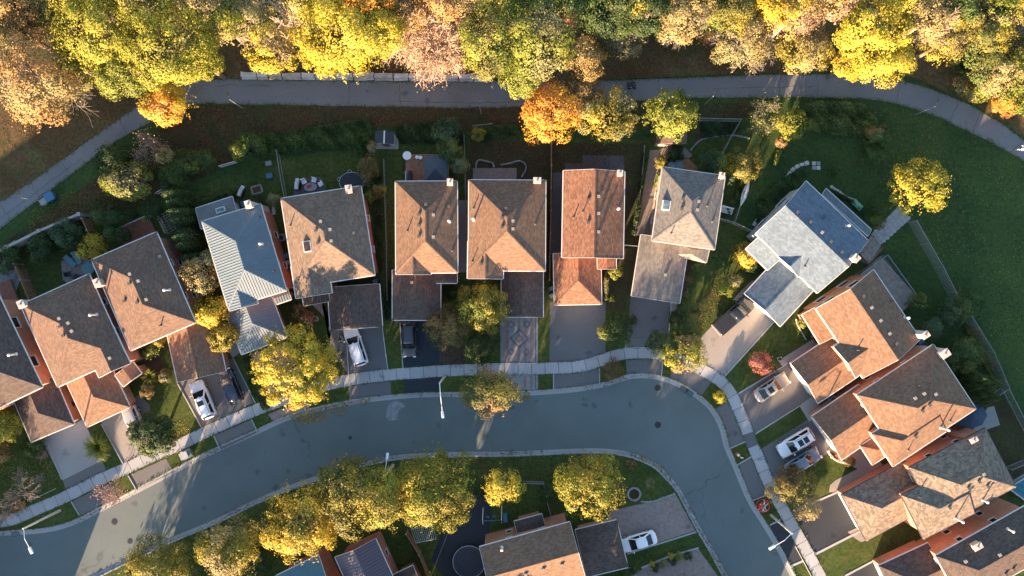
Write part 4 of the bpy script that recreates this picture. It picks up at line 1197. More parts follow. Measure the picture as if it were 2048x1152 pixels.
h = House(1376, 410, "grey hip-roofed house with a tall domed skylight and long low garage", "shingle_gray", "brick_tan", trim="soffit")
h.block((1304, 481), (1325, 334), (1450, 352), win="01"); h.block((1282, 469), (1263, 592), (1359, 607), 2.7, 0, 0, pitch=.22, garage=1); h.block((1352, 484), (1346, 509), (1414, 518), 2.8, .5, .5, pitch=.25, caps=False)
h.vents([(1365, 398, "b"), (1363, 418, "b"), (1397, 403, "w"), (1394, 420, "w"), (1332, 411, "s", .95, 1.1, "skylight_glass"), (1330, 550, "w"), (1342, 467, "p"), (1424, 443, "p"), (1414, 412, "p"), (1440, 353, "c", .6, .7, 1.0)])

h = House(1612, 475, "pale grey gable-roofed house turned to the corner, with a blue-grey shaded rear slope", "shingle_blue_gray", "siding_gray")
h.block((1511, 467), (1635, 586), (1735, 480), hA=0, hB=0, win="13"); h.block((1489, 588), (1560, 653), (1632, 580), 2.7, 0, 0) if False else h.block((1632, 575), (1560, 653), (1489, 588), 2.8, 0, 0)
h.block((1507, 470), (1545, 508), (1520, 533), 3.1, 0, 0, pitch=.2, caps=False) if False else h.block((1516, 472), (1560, 515), (1535, 540), 3.0, shed=.8)
h.block((1640, 390), (1731, 473), (1743, 460), 3.0, shed=.7)
h.vents([(1594, 424, "b"), (1648, 434, "b"), (1620, 444, "b"), (1643, 465, "w"), (1661, 483, "b"), (1683, 504, "b"), (1692, 452, "f", .8), (1609, 533, "p"), (1704, 517, "c", .8, .8, 1.3)])
h.block((1612, 460), (1557, 513), (1598, 553), hA=0, hB=0, dz=-.02)

h = House(1735, 645, "tan gable-roofed house with an orange brick flank facing the grey house", "shingle_warm", "brick_orange")
h.block((1632, 617), (1726, 756), (1840, 677), hA=0, hB=0, win="3"); h.block((1722, 656), (1668, 694), (1709, 757), hA=0, hB=0, dz=-.02, caps=True)
h.block((1604, 629), (1640, 688), (1690, 660), 3.0, shed=None, hA=0, hB=0, pitch=.3, caps=False)
h.block((1720, 672), (1582, 727) if False else (1640, 688), (1582, 727), 2.7) if False else h.block((1664, 672), (1582, 727), (1638, 805), 2.7, .8, 0, garage=1)
h.vents([(1742, 615, "w"), (1760, 641, "w"), (1778, 667, "w"), (1726, 592, "b"), (1792, 687, "b"), (1809, 635, "f", .9), (1782, 602, "p"), (1715, 700, "p"), (1842, 669, "c", .9, .7, 1.2)])

h = House(1830, 810, "wide tan hip-roofed house with a pale stone chimney above two parked cars", "shingle_warm", "brick_orange")
h.block((1714, 790), (1867, 689), (1954, 816), win="03"); h.block((1744, 868), (1850, 798), (1894, 862), hB=0, dz=-.03, back=False)
h.block((1718, 769), (1624, 833), (1683, 920), 2.7, 0, 0, garage=1); h.block((1786, 850), (1721, 892), (1748, 928), 2.9, 0, 'h', dz=-.02)
h.vents([(1829, 796, "w"), (1847, 787, "w"), (1870, 788, "w"), (1834, 770, "p"), (1844, 822, "b"), (1858, 810, "b"), (1830, 873, "b"), (1881, 855, "f", 1.6), (1900, 842, "p"), (1816, 900, "p"), (1882, 706, "c", .9, 1.1, 1.1)])

h = House(1925, 960, "hip-roofed house with mottled two-tone brown shingles and a hip garage", "shingle_weathered", "brick_orange", trim="dark_trim")
h.block((1818, 935), (1971, 856), (2034, 973), win="03"); h.block((1803, 991), (1905, 939), (1951, 1026), hB=0, dz=-.03, back=False)
h.block((1810, 921), (1683, 990), (1735, 1081), 2.7, 0, 'h', garage=1)
h.vents([(1936, 976, "b"), (1957, 963, "b"), (1974, 972, "b"), (1898, 1015, "b"), (1966, 948, "w"), (1910, 1036, "f", 1.5), (1965, 1000, "f", .9), (1838, 993, "p"), (1942, 878, "c", .5, .9, .7, "brick_orange")])

h = House(1960, 1110, "brown hip-roofed house at the orange brick alley, chimney over its eave", "shingle_dark", "brick_orange")
h.block((1871, 1112), (2055, 1009), (2108, 1105), win="03"); h.block((1856, 1086), (1757, 1132), (1800, 1220), 2.7, 0, 'h', garage=1)
h.vents([(2016, 1058, "f", .9), (1930, 1122, "w"), (1998, 1109, "w"), (2011, 1148, "b"), (2026, 1138, "b"), (1948, 1089, "c", .7, 1.1, .9, "brick_tan")])

h = House(1050, 1110, "gable-roofed house on the corner lot with a low wide garage before the white sedan", "shingle_warm", "brick_orange")
h.block((959, 1094), (1140, 1044), (1168, 1152), hA=0, hB=0, win="03"); h.block((1150, 1060), (1233, 1040), (1258, 1134), 2.7, 0, .5, roof="shingle_dark", pitch=.16, garage=1)
h.block((1028, 1043), (1084, 1028), (1088, 1052), 3.0, shed=None, hA=0, hB=0, roof="shingle_dark", pitch=.1, caps=False)
h.vents([(1086, 1139, "w"), (1123, 1130, "w"), (1051, 1149, "w"), (1004, 1095, "f", .8)])

h = House(725, 1130, "house with a dark purple ribbed metal gable roof below the yellow trees", "metal_roof_purple", "brick_red")
h.block((752, 1082), (670, 1116), (732, 1252), 4.6, hA=0, hB=0, win="0") if False else h.block((670, 1114), (732, 1250), (814, 1216), 4.6, 0, 0, ribs=.36, win="02")
h.block((786, 1150), (826, 1131), (850, 1190), 2.8, 0, 0, roof="shingle_dark", pitch=.2)
h = House(600, 1150, "blue-grey flat-pitched roof house under the tip of the golden tree", "metal_roof_teal", "brick_red")
h.block((550, 1153), (637, 1110), (690, 1240), 4.6, 'h', 0, win="0")

# houses added out of view so that their shade falls on the street
SHADE_HOUSES = [(-420, 1380), (-260, 1400), (-85, 1395), (275, 1420), (425, 1385), (560, 1350), (905, 1300), (1075, 1330), (1250, 1340), (1420, 1390), (-300, 1130), (-190, 830), (-330, 930)]
for k, (cx, cy) in enumerate(SHADE_HOUSES):
    a = math.radians((-22, -20, -24, -16, -20, -18, -14, -10, -12, -16, -24, -28, -26)[k])
    c_, s_ = math.cos(a), math.sin(a)
    q = [(cx + x * c_ - y * s_, cy + x * s_ + y * c_) for x, y in ((-72, -72), (72, -72), (72, 72))]
    h = House(cx, cy, "brown hip-roofed house added out of view to shade the street", "shingle_brown", "brick_orange", group="houses added out of view for shade")
    h.block(*q, win="13")
# ------------------------------------------------------------------ trees and shrubs
def branches(m, p, d, length, rad, depth, rg, spread=0.6, n_child=3, min_r=0.012):
    """recursive limbs: bent tapered tubes"""
    tips = []
    segs = 3 if depth > 1 else 2
    q = Vector(p); dd = Vector(d).normalized(); r0 = rad
    for s in range(segs):
        dd = (dd + Vector(rg.normal(0, .16, 3))).normalized()
        q2 = q + dd * (length / segs)
        r1 = max(min_r, r0 * (.80 if depth else .6))
        m.tube(q, q2, r0, r1, n=6 if rad > .1 else 4, cap=False)
        if depth > 0:
            k = n_child if s == segs - 1 else max(1, n_child - 2)
            for _ in range(k):
                nd = (dd + Vector(rg.normal(0, spread, 3))).normalized()
                nd.z = nd.z * .8 + .05
                tips += branches(m, q2, nd, length * rg.uniform(.55, .78), r1 * .72, depth - 1, rg, spread, n_child, min_r)
        q = q2; r0 = r1
    tips.append(q)
    return tips

LEAF_TOTAL = [0]
def crown_points(rg, c, rx, ry, rz, n, n_cl, rc, dens_top=0.35, cover=1.0, jag=0.22):
    """leaf centres, normals and tints on the faces of many clumps"""
    cl = rg.normal(0, 1, (n_cl, 3)); cl /= np.linalg.norm(cl, axis=1, keepdims=True)
    cl[:, 2] = np.abs(cl[:, 2]) * np.where(rg.random(n_cl) < .78, 1, -.7)
    rad = rg.uniform(.5, 1.0, n_cl) ** .6
    rr = rc * rg.uniform(.6, 1.4, n_cl)
    R = np.array([rx, ry, rz])
    mean = (rx + ry) / 2
    rad = np.minimum(rad, 1 - rr / mean * .55) * (1 + rg.uniform(-jag, jag * .5, n_cl))
    cc = cl * rad[:, None] * R * 1.06
    w = rr ** 2; w /= w.sum()
    which = rg.choice(n_cl, n, p=w)
    d = rg.normal(0, 1, (n, 3)); d /= np.linalg.norm(d, axis=1, keepdims=True)
    d += cl[which] * .45 + np.array([0, 0, .25]); d /= np.linalg.norm(d, axis=1, keepdims=True)
    pos = cc[which] + d * (rr[which] * rg.uniform(.72, 1.1, n))[:, None] * np.array([1, 1, .8])
    nm = d * 1.0 + cl[which] * .9 + rg.normal(0, .42, (n, 3)) + np.array([0, 0, .12])
    # part of the leaves close the crown between the clumps
    fill = rg.random(n) < .13
    kf = int(fill.sum())
    df = rg.normal(0, 1, (kf, 3)); df /= np.linalg.norm(df, axis=1, keepdims=True); df[:, 2] = np.abs(df[:, 2]) * np.where(rg.random(kf) < .85, 1, -.5)
    ang = np.arctan2(df[:, 1], df[:, 0]); q0 = rg.uniform(0, 6, 4)
    lump = 1 + .09 * np.sin(ang * 3 + q0[0]) + .07 * np.sin(ang * 5 + q0[1] + df[:, 2] * 3) + .06 * np.sin(ang * 9 + q0[2] - df[:, 2] * 6)
    pos[fill] = df * (R * .86)[None, :] * (lump * rg.uniform(.6, 1.0, kf))[:, None]
    nm[fill] = df * 1.5 + rg.normal(0, .42, (kf, 3)) + np.array([0, 0, .1])
    # sprays of leaves on twigs that stand out of the outline
    spr = (~fill) & (rg.random(n) < .11); ks = int(spr.sum()); nd = int(26 + mean * 16)
    ds = rg.normal(0, 1, (nd, 3)); ds[:, 2] = np.abs(ds[:, 2]) * .8 - .12; ds /= np.linalg.norm(ds, axis=1, keepdims=True)
    wi = rg.integers(0, nd, ks); reach = rg.uniform(.96, 1.2, nd)[wi]
    tt = rg.uniform(.0, 1, ks)
    pos[spr] = ds[wi] * R[None, :] * (reach * (.74 + .26 * tt))[:, None] + rg.normal(0, 1, (ks, 3)) * (.10 + .05 * mean * (1 - tt) * .6)[:, None] - np.array([0, 0, .12]) * (tt ** 2)[:, None]
    nm[spr] = ds[wi] * 1.0 + rg.normal(0, .55, (ks, 3)) + np.array([0, 0, .2])
    q = rg.uniform(0, 6, 6); kk = 2.2 / mean
    wave = np.sin(pos[:, 0] * kk * 1.7 + q[0]) + np.sin(pos[:, 1] * kk * 1.9 + q[1]) + np.sin((pos[:, 0] + pos[:, 1]) * kk * 1.2 + pos[:, 2] * kk + q[2])
    t_cl = np.clip(rg.normal(.5, .16, n_cl), 0, 1)
    tint = t_cl[which] + .10 * wave + rg.normal(0, .15, n)
    return pos + np.array(c), nm, tint, cc + np.array(c)

def tree(name, px, py, r, h, mat, label, cat="tree", group=None, bark="bark", leaf=None, dens=1.0, ry=None, rz=None, rot=0.0, clump=None, bare=0, mat2=None, share2=0.0, trunk=True, sides=None):
    """px, py, r: the crown as it shows in the photo; h: height in metres"""
    rg = np.random.default_rng(int(px * 7 + py * 13 + r * 3))
    k = (CAM_H - h * .62) / CAM_H / S
    rx = r * k; ry_ = (ry or r) * k
    mean = (rx + ry_) / 2
    rz_ = rz if rz else min(mean * .95, h * .44)
    zc = max(h - rz_, rz_ * .75)
    x, y = W(px, py, zc)
    t = thing(name, (x, y, 0), label, cat, group)
    if leaf is None: leaf = .155 + .010 * mean if mean > 1.5 else .10 + .045 * mean
    n = int(2900 * dens * (rx * ry_) / (leaf / .3) ** 2 / 8.5)
    n = max(120, min(n, 24000))
    rc = clump or (.16 * mean + .28 if mean > 1.2 else .30 * mean)
    n_cl = int(np.clip(2.4 * (rx * ry_) / rc ** 2, 7, 90))
    pos, nm, tint, cc = crown_points(rg, (0, 0, 0), rx, ry_, rz_, n, n_cl, rc)
    c_, s_ = math.cos(rot), math.sin(rot)
    Rm = np.array([[c_, -s_, 0], [s_, c_, 0], [0, 0, 1]])
    pos = pos @ Rm.T; cc = cc @ Rm.T; nm = nm @ Rm.T
    off = np.array([x, y, zc])
    pos = pos + off; cc = cc + off
    pos[:, 2] = np.maximum(pos[:, 2], .08)
    if trunk:
        tm = MB()
        tr = .035 * h * .55 + .02 * mean
        fork = Vector((x + rg.normal(0, .1), y + rg.normal(0, .1), max(.3, zc - rz_ * .55)))
        tm.tube((x, y, -.1), fork, tr * 1.25, tr * .8, n=8, cap=False)
        if bare:
            for _ in range(5 + bare):
                d = Vector(rg.normal(0, 1, 3)); d.z = abs(d.z) * .8 + .45; d.normalize()
                branches(tm, fork, d, mean * .62, tr * .55, 3, rg, .55, 3)
        else:
            for i in rg.choice(len(cc), min(len(cc), 9), replace=False):
                q = Vector(cc[i]); mid = fork.lerp(q, .5) + Vector((0, 0, .25 * mean * .3))
                tm.tube(fork, mid, tr * .5, tr * .3, n=5, cap=False); tm.tube(mid, q, tr * .3, tr * .08, n=4, cap=False)
        tm.build("trunk", M["bark_" + bark] if bark in ("pale", "gray") else M["bark"], t)
    if share2 and mat2:
        # a second tint covers some of the clumps
        sel = (np.sin(pos[:, 0] * 1.1 + px) + np.sin(pos[:, 1] * 1.3 + py) + rg.normal(0, .6, n)) > (1 - 2 * share2) * 1.6
        leaf_quads("crown", pos[sel], nm[sel], leaf * rg.uniform(.7, 1.3, n)[sel], tint[sel], "leaf_" + mat2, t, rg, org=(x, y, 0))
        pos, nm, tint = pos[~sel], nm[~sel], tint[~sel]; n = len(pos)
    leaf_quads("crown", pos, nm, leaf * rg.uniform(.7, 1.3, n), tint, "leaf_" + mat, t, rg, org=(x, y, 0))
    LEAF_TOTAL[0] += n
    return t

def shrub(px, py, r, h, mat, label, group=None, **kw):
    return tree(kw.pop("name", "shrub"), px, py, r, h, mat, label, "shrub", group, **kw)

def thuja(px, py, r, h, label, mat="dark_green", tip=None, group=None):
    """px, py = tip in the photo; columnar evergreen"""
    rg = np.random.default_rng(int(px * 5 + py))
    x, y = W(px, py, h)
    t = thing("columnar_cedar", (x, y, 0), label, "cedar", group)
    n = int(900 * r * h / 2)
    z = rg.uniform(0, 1, n) ** 1.15
    a = rg.uniform(0, 2 * np.pi, n)
    prof = r * (1 - z ** 1.6) * (.75 + .5 * np.minimum(z * 3, 1) * .5) * (1 + .14 * np.sin(a * 5 + z * 9))
    rad = prof * rg.uniform(.75, 1.05, n)
    pos = np.column_stack([x + np.cos(a) * rad, y + np.sin(a) * rad, z * h + .05])
    nm = np.column_stack([np.cos(a), np.sin(a), np.full(n, .55)]) + rg.normal(0, .4, (n, 3))
    tm = MB(); tm.tube((x, y, -.1), (x, y, h * .75), .09, .02, 6); tm.build("trunk", M["bark"], t)
    leaf_quads("crown", pos, nm, rg.uniform(.1, .2, n), rg.normal(.45, .25, n), "leaf_" + mat, t, rg, org=(x, y, 0), aspect=.5)
    return t

def spiky(px, py, r, h, mat, label, n=160, name="ornamental_grass", cat="plant"):
    """arching blades from one point"""
    rg = np.random.default_rng(int(px + py * 3))
    x, y = W(px, py, h * .3)
    t = thing(name, (x, y, 0), label, cat)
    m = MB()
    for i in range(n):
        a = rg.uniform(0, 2 * math.pi); ln = r * rg.uniform(.6, 1.1); up = h * rg.uniform(.6, 1.1)
        d = Vector((math.cos(a), math.sin(a), 0)); s_ = Vector((-d.y, d.x, 0)) * rg.uniform(.02, .045)
        b0 = Vector((x, y, .05)) + d * .08
        P = [b0, b0 + d * ln * .35 + Vector((0, 0, up * .75)), b0 + d * ln * .75 + Vector((0, 0, up)), b0 + d * ln * 1.05 + Vector((0, 0, up * .65))]
        wv = [1, .9, .6, .05]
        for j in range(3): m.face([P[j] - s_ * wv[j], P[j] + s_ * wv[j], P[j + 1] + s_ * wv[j + 1], P[j + 1] - s_ * wv[j + 1]])
    o = m.build("blades", M[mat], t)
    at = o.data.attributes.new("tint", 'FLOAT', 'FACE'); at.data.foreach_set("value", np.repeat(rg.random(n), 3).astype(np.float32))
    return t

def bare_tree(name, px, py, h, reach, bark, label, leafmat=None, n_leaf=0, depth=4, limbs=6, cat="tree", leaf=.2, tr=None, spread=.55):
    rg = np.random.default_rng(int(px * 3 + py * 11))
    x, y = W(px, py, h * .6)
    t = thing(name, (x, y, 0), label, cat)
    tm = MB(); tr = tr or .02 * h
    fork = Vector((x, y, h * .3))
    tm.tube((x, y, -.1), fork, tr * 1.3, tr, n=8, cap=False)
    tips = []
    for k in range(limbs):
        a = 2 * math.pi * (k + rg.uniform(0, .7)) / limbs
        d = Vector((math.cos(a), math.sin(a), rg.uniform(.7, 1.5))).normalized()
        tips += branches(tm, fork, d, reach * .5, tr * .55, depth - 1, rg, spread, 3, .018)
    tm.build("trunk", M["bark_" + bark] if bark in ("pale", "gray") else M["bark"], t)
    if leafmat and n_leaf:
        T = np.array([tuple(q) for q in tips]); k = rg.choice(len(T), n_leaf)
        pos = T[k] + rg.normal(0, .3, (n_leaf, 3))
        leaf_quads("crown", pos, rg.normal(0, 1, (n_leaf, 3)) + [0, 0, .5], leaf * rg.uniform(.7, 1.3, n_leaf), rg.random(n_leaf), "leaf_" + leafmat, t, rg, org=(x, y, 0))
    return t

def cover(name, poly, n, h, mat, label, seed, size=(.16, .3), kind="stuff"):
    """a knee- to chest-high tangle of leaves"""
    rg = np.random.default_rng(seed)
    q = np.array([W(*p) for p in poly]); lo = q.min(0); hi = q.max(0)
    P = np.zeros((0, 2))
    while len(P) < n:
        c = rg.uniform(lo, hi, (n * 2, 2)); ins = np.zeros(len(c), bool)
        for i in range(len(q)):
            a, b = q[i], q[(i + 1) % len(q)]
            cond = ((a[1] > c[:, 1]) != (b[1] > c[:, 1])); xx = (b[0] - a[0]) * (c[:, 1] - a[1]) / (b[1] - a[1] + 1e-12) + a[0]
            ins ^= cond & (c[:, 0] < xx)
        P = np.concatenate([P, c[ins]])
    P = P[:n]; ph = rg.uniform(0, 6, 5)
    f = .55 + .22 * np.sin(P[:, 0] * 1.9 + ph[0] + np.sin(P[:, 1] * 1.4)) + .22 * np.sin(P[:, 1] * 2.3 + ph[1] + np.sin(P[:, 0] * 1.1)) + .12 * np.sin(P[:, 0] * 4 + P[:, 1] * 3.3)
    z = h * np.clip(f, .12, 1.1) * rg.uniform(.55, 1, n) ** .5 + .04
    t = np.clip(f * .8 + rg.normal(0, .2, n), 0, 1)
    nm = rg.normal(0, .6, (n, 3)) + [0, 0, .9]
    return leaf_quads(name, np.column_stack([P, z]), nm, rg.uniform(size[0], size[1], n), t, mat, None, rg, label, kind)

def hedge(px_line, wpx, h, mat, label, name="hedge"):
    """a clipped or loose row of shrubs along a line, one thing"""
    rg = np.random.default_rng(int(px_line[0][0] * 3 + px_line[0][1]))
    P = [Vector(W(*p, h * .6)) for p in px_line]
    w = wpx / S
    t = thing(name, (P[0].x, P[0].y, 0), label, "hedge")
    pos = []; nrm = []
    tm = MB()
    for a, b in zip(P, P[1:]):
        L = (b - a).length; n = int(230 * L * (w + h))
        s = rg.random(n); d = (b - a).normalized(); nn = Vector((-d.y, d.x))
        th = rg.uniform(0, np.pi, n)
        wob = 1 + .18 * np.sin(s * L * 2.1) + .12 * np.sin(s * L * 5.3)
        lat = np.cos(th) * w / 2 * wob * rg.uniform(.75, 1.08, n); z = h * (.25 + .75 * np.sin(th)) * wob * rg.uniform(.7, 1.05, n)
        pos.append(np.column_stack([a.x + d.x * L * s + nn.x * lat, a.y + d.y * L * s + nn.y * lat, np.maximum(z, .06)]))
        nrm.append(np.column_stack([nn.x * np.cos(th), nn.y * np.cos(th), np.sin(th)]) + rg.normal(0, .5, (n, 3)))
        for q in np.arange(.4, L, .8): tm.tube((a.x + d.x * q, a.y + d.y * q, -.05), (a.x + d.x * q + .1, a.y + d.y * q, h * .7), .04, .01, 5, cap=False)
    pos = np.concatenate(pos); nrm = np.concatenate(nrm)
    tm.build("stems", M["bark"], t)
    tint = .5 + .25 * np.sin(pos[:, 0] * 1.7) * np.sin(pos[:, 1] * 1.9) + rg.normal(0, .2, len(pos))
    leaf_quads("foliage", pos, nrm, rg.uniform(.12, .24, len(pos)), tint, mat, t, rg, org=(P[0].x, P[0].y, 0))
    return t

# ---- the wood beyond the path
WOOD = "trees of the wood beyond the path"
tree("tree", 75, 150, 98, 12, "rust", "thinning rust and tan tree where the footpath bends round the wood", dens=.75, bare=2, bark="gray", ry=100, mat2="tan", share2=.4)
tree("tree", 25, 60, 60, 11, "rust", "small rust-coloured tree behind the thinning rust tree", dens=.8, mat2="olive", share2=.3)
tree("tree", 90, 18, 46, 9, "olive", "olive tree at the dark gap behind the broad yellow-green tree")
tree("tree", 205, 62, 92, 13, "yellow_green", "broad yellow-green tree beside the thinning rust tree", ry=78)
tree("tree", 335, 88, 100, 14, "yellow_green", "broad yellow-green tree reaching furthest over the path's start", ry=82, rot=-.2)
tree("tree", 262, 150, 68, 10, "lime", "lower yellow-green tree just above the small golden tree", ry=48)
tree("tree", 150, 130, 48, 9, "yellow_green", "yellow-green tree edging the thinning rust tree's crown")
tree("tree", 402, 122, 40, 9, "yellow_green", "drooping yellow-green tree beside the gap before the stone wall", ry=36)
tree("tree", 334, 208, 55, 7.5, "gold", "small golden orange tree overhanging the footpath", mat2="orange", share2=.35, ry=42)
tree("tree", 440, 42, 50, 11, "yellow_green", "olive-yellow tree next to the pale bare tree", mat2="tan", share2=.5)
bare_tree("tree", 565, 35, 12, 6.2, "pale", "pale bare tree with a few yellow leaves behind the stone wall", "tan", 500, limbs=7)
tree("tree", 545, 92, 50, 9.5, "yellow", "thin yellow tree tapering down to the stone wall's end", ry=55, mat2="tan", share2=.3, dens=.8)
tree("tree", 500, 40, 40, 10, "sage", "pale sage tree tangled with the bare tree", dens=.7)
tree("tree", 690, 70, 92, 13, "yellow", "large bright yellow tree over the stone wall", ry=82)
tree("tree", 760, 62, 55, 12, "yellow", "yellow tree touching the pink bare tree", mat2="yellow_green", share2=.4)
tree("tree", 650, 105, 52, 10, "yellow", "low bright yellow bough tree hanging over the stone wall", ry=46)
bare_tree("tree", 866, 72, 12.5, 5.6, "pale", "large pinkish tree with mostly bare pale branches over the path", "pink_tan", 15000, depth=5, limbs=9, leaf=.17)
bare_tree("tree", 940, 20, 12, 5, "pale", "pale bare tree behind the pinkish one", "pink_tan", 900, limbs=6)
tree("tree", 820, 20, 45, 11, "rust", "rusty tree glimpsed behind the pinkish bare tree", dens=.7)
tree("tree", 985, 85, 55, 13, "lime", "olive-green columnar tree beside the pinkish bare tree", ry=82, mat2="olive", share2=.3)
tree("tree", 1078, 72, 66, 13.5, "lime", "tall light green tree above the orange maple", ry=78, mat2="sage", share2=.4)
tree("tree", 1045, 150, 42, 10, "lime", "light green tree lowest in front of the orange maple", ry=42)
tree("tree", 1100, 224, 60, 8.5, "orange", "bright orange maple standing between path and back yards", mat2="gold", share2=.15)
tree("tree", 1168, 118, 44, 9.5, "brown", "brownish olive tree above the orange maple", mat2="tan", share2=.25, dens=.9)
tree("tree", 1212, 232, 58, 8.5, "olive_gold", "olive and tan tree next to the orange maple's far side", mat2="sage", share2=.4, ry=50)
tree("tree", 1165, 190, 42, 7.5, "brown", "brown-leaved tree shading the path behind the orange maple", dens=.8)
tree("tree", 1340, 230, 56, 8, "lime", "yellow-green tree half over the path by the small brown shed", ry=48, clump=.55)
shrub(1143, 40, 15, 6, "red", "small bright red tree at the edge of the light green tree")
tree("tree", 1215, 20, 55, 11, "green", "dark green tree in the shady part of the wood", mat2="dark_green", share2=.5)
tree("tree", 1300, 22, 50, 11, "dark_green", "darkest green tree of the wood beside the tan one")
tree("tree", 1252, 75, 40, 7, "sage", "thin grey-green tree with bare twigs over the wood's edge", dens=.35, bare=2, bark="gray")
tree("tree", 1365, 38, 48, 11.5, "tan", "tan tree rising between the dark green ones", dens=.8, bare=1, bark="gray")
tree("tree", 1430, 20, 40, 10, "green", "green tree between two tan trees", mat2="lime", share2=.3)
tree("tree", 1483, 82, 62, 10, "tan", "tan tree with grey bare twigs above the path", dens=.8, bare=2, bark="gray", mat2="sage", share2=.5, ry=58)
tree("tree", 1500, 15, 38, 10, "olive_gold", "olive gold tree behind the twiggy tan tree")
tree("tree", 1590, 25, 52, 12, "pink_tan", "pinkish and gold tree with bare twigs behind the round tan-gold tree", dens=.8, bare=1, bark="pale", mat2="gold", share2=.45)
tree("tree", 1608, 100, 56, 9, "tan", "rounded tan-gold tree at the path's edge", mat2="olive_gold", share2=.35, ry=46)
tree("tree", 1745, 60, 74, 12, "yellow", "bright yellow tree with deep notches over the path", ry=66, clump=.9)
tree("tree", 1762, 125, 58, 10, "yellow", "yellow tree hanging furthest over the path", ry=48, clump=.8)
tree("tree", 1700, 125, 34, 8, "gold", "small gold tree tucked under the yellow ones")
tree("tree", 1862, 35, 46, 10.5, "tan", "tan twiggy tree beside the bright yellow tree", dens=.7, bare=1, bark="pale")
tree("tree", 1888, 85, 42, 8.5, "olive_gold", "olive gold shrubby tree at the clearing's edge", mat2="tan", share2=.3)
tree("tree", 1950, 75, 52, 9, "olive", "olive green tree on the slope above the clearing", mat2="green", share2=.4)
tree("tree", 1930, 15, 45, 10, "green", "green tree behind the olive one on the slope", mat2="olive", share2=.4)
tree("tree", 2000, 20, 45, 10, "lime", "pale lime tree behind the red twiggy tree", mat2="tan", share2=.4)
bare_tree("tree", 2035, 58, 8.5, 3.6, "pale", "red-leaved twiggy tree with pale branches on the slope", "red", 900, limbs=6, leaf=.18)
tree("tree", 1975, 132, 44, 7.5, "green", "green bushy tree behind the pale tan tree", mat2="olive", share2=.5)
tree("tree", 2012, 150, 46, 8, "tan", "pale tan and green tree above the orange bushes", mat2="lime", share2=.5, ry=52)
tree("tree", 2050, 110, 40, 8, "olive", "olive tree behind the pale tan tree on the slope")
shrub(1928, 168, 22, 2.2, "rust", "low reddish shrub on the grassy slope", dens=.6, mat2="green", share2=.5)
shrub(2008, 208, 26, 3, "orange", "low orange-red bush at the foot of the pale tan tree", mat2="rust", share2=.4)
shrub(2044, 205, 22, 4, "lime", "light green bush beside the orange-red bush")
cover("undergrowth", [(1870, 90), (1980, 60), (2100, 80), (2100, 270), (2030, 230), (1960, 180), (1900, 140)], 12000, 1.2, "leaf_weed", "green undergrowth on the slope beyond the path", 21)
cover("undergrowth", [(1180, 0), (1560, 0), (1540, 50), (1400, 70), (1180, 60)], 9000, 1.6, "leaf_dark_green", "dark undergrowth between the wood's trunks", 22)
cover("undergrowth", [(-40, -40), (1180, -40), (1180, 40), (950, 60), (600, 60), (450, 40), (-40, 70)], 22000, 1.8, "leaf_olive", "olive undergrowth deep in the wood", 23)

for k, (x_, y_, r_, hh, mt, lb) in enumerate(((20, 5, 50, 12, "rust", "rusty tree deep in the wood behind the small rust tree"), (150, -15, 52, 12, "yellow_green", "yellow-green treetop behind the broad pair"), (290, -12, 58, 13, "yellow_green", "yellow-green treetop behind the furthest-reaching tree"),
        (405, 15, 44, 12, "tan", "tan treetop beside the olive-yellow tree"), (625, -5, 52, 12, "yellow_green", "olive-yellow treetop behind the large bright yellow tree"), (735, -15, 50, 13, "orange", "orange treetop behind the bright yellow trees"), (905, -12, 55, 13, "rust", "rust treetop behind the pinkish bare tree"),
        (1010, -8, 48, 13, "lime", "green treetop behind the columnar tree"), (1140, -10, 50, 12, "green", "green treetop behind the small red tree"), (1255, -18, 55, 12, "dark_green", "dark treetop in the shady part of the wood"), (1380, -15, 48, 12, "tan", "tan treetop behind the tan tree"),
        (1470, 28, 40, 11, "olive", "olive treetop between the twiggy tan trees"), (1545, 10, 45, 12, "gold", "gold treetop behind the pinkish and gold tree"), (1660, -8, 52, 12, "pink_tan", "pinkish treetop beside the bright yellow tree"), (1800, -12, 50, 12, "yellow", "yellow treetop behind the notched yellow tree"),
        (1895, 45, 40, 9, "sage", "sage treetop between tan and olive trees"), (1980, 70, 42, 9, "olive_gold", "golden olive treetop on the slope"), (2045, 5, 45, 10, "lime", "lime treetop at the end of the slope"), (1960, 175, 26, 4, "lime", "lime bush between the red shrub and the pale tan tree"))):
    tree("tree", x_, y_, r_, hh, mt, lb, dens=.8, mat2="olive_gold" if k % 2 else "tan", share2=.25)

# ---- bank and back gardens
tree("small_tree", 258, 362, 50, 5.0, "lime", "pale yellow-green sunlit small tree on the bank near the corner fence", "tree", ry=38, mat2="sage", share2=.4)
bare_tree("small_tree", 290, 292, 4.5, 2.1, "gray", "half-bare pinkish small tree below the golden one", "pink_tan", 900, limbs=6, leaf=.18)
shrub(330, 312, 18, 3.4, "tan", "tan-leaved shrub beside the half-bare small tree", dens=.8)
shrub(230, 320, 34, 2.6, "dark_green", "dark shrub behind the sunlit small tree on the bank")
shrub(375, 328, 26, 3.0, "green", "green shrub with yellow tips along the bank fence", mat2="lime", share2=.2)
shrub(345, 352, 32, 3.0, "green", "rounded green shrub next to the dark yard corner", mat2="dark_green", share2=.4)
shrub(410, 322, 24, 2.4, "green", "low green shrub before the dark fence gap")
shrub(480, 300, 20, 3.2, "lime", "yellow-tipped shrub at the end of the ivy bank", mat2="green", share2=.4)
shrub(505, 292, 28, 3.0, "green", "green shrub leaning over the fence by the blue toy")
cover("ground_cover", [(470, 300), (520, 270), (600, 260), (740, 238), (745, 262), (738, 310), (700, 300), (640, 300), (600, 305), (545, 312), (500, 320)], 11000, .9, "leaf_green", "ivy and weeds covering the bank behind the yards", 31)
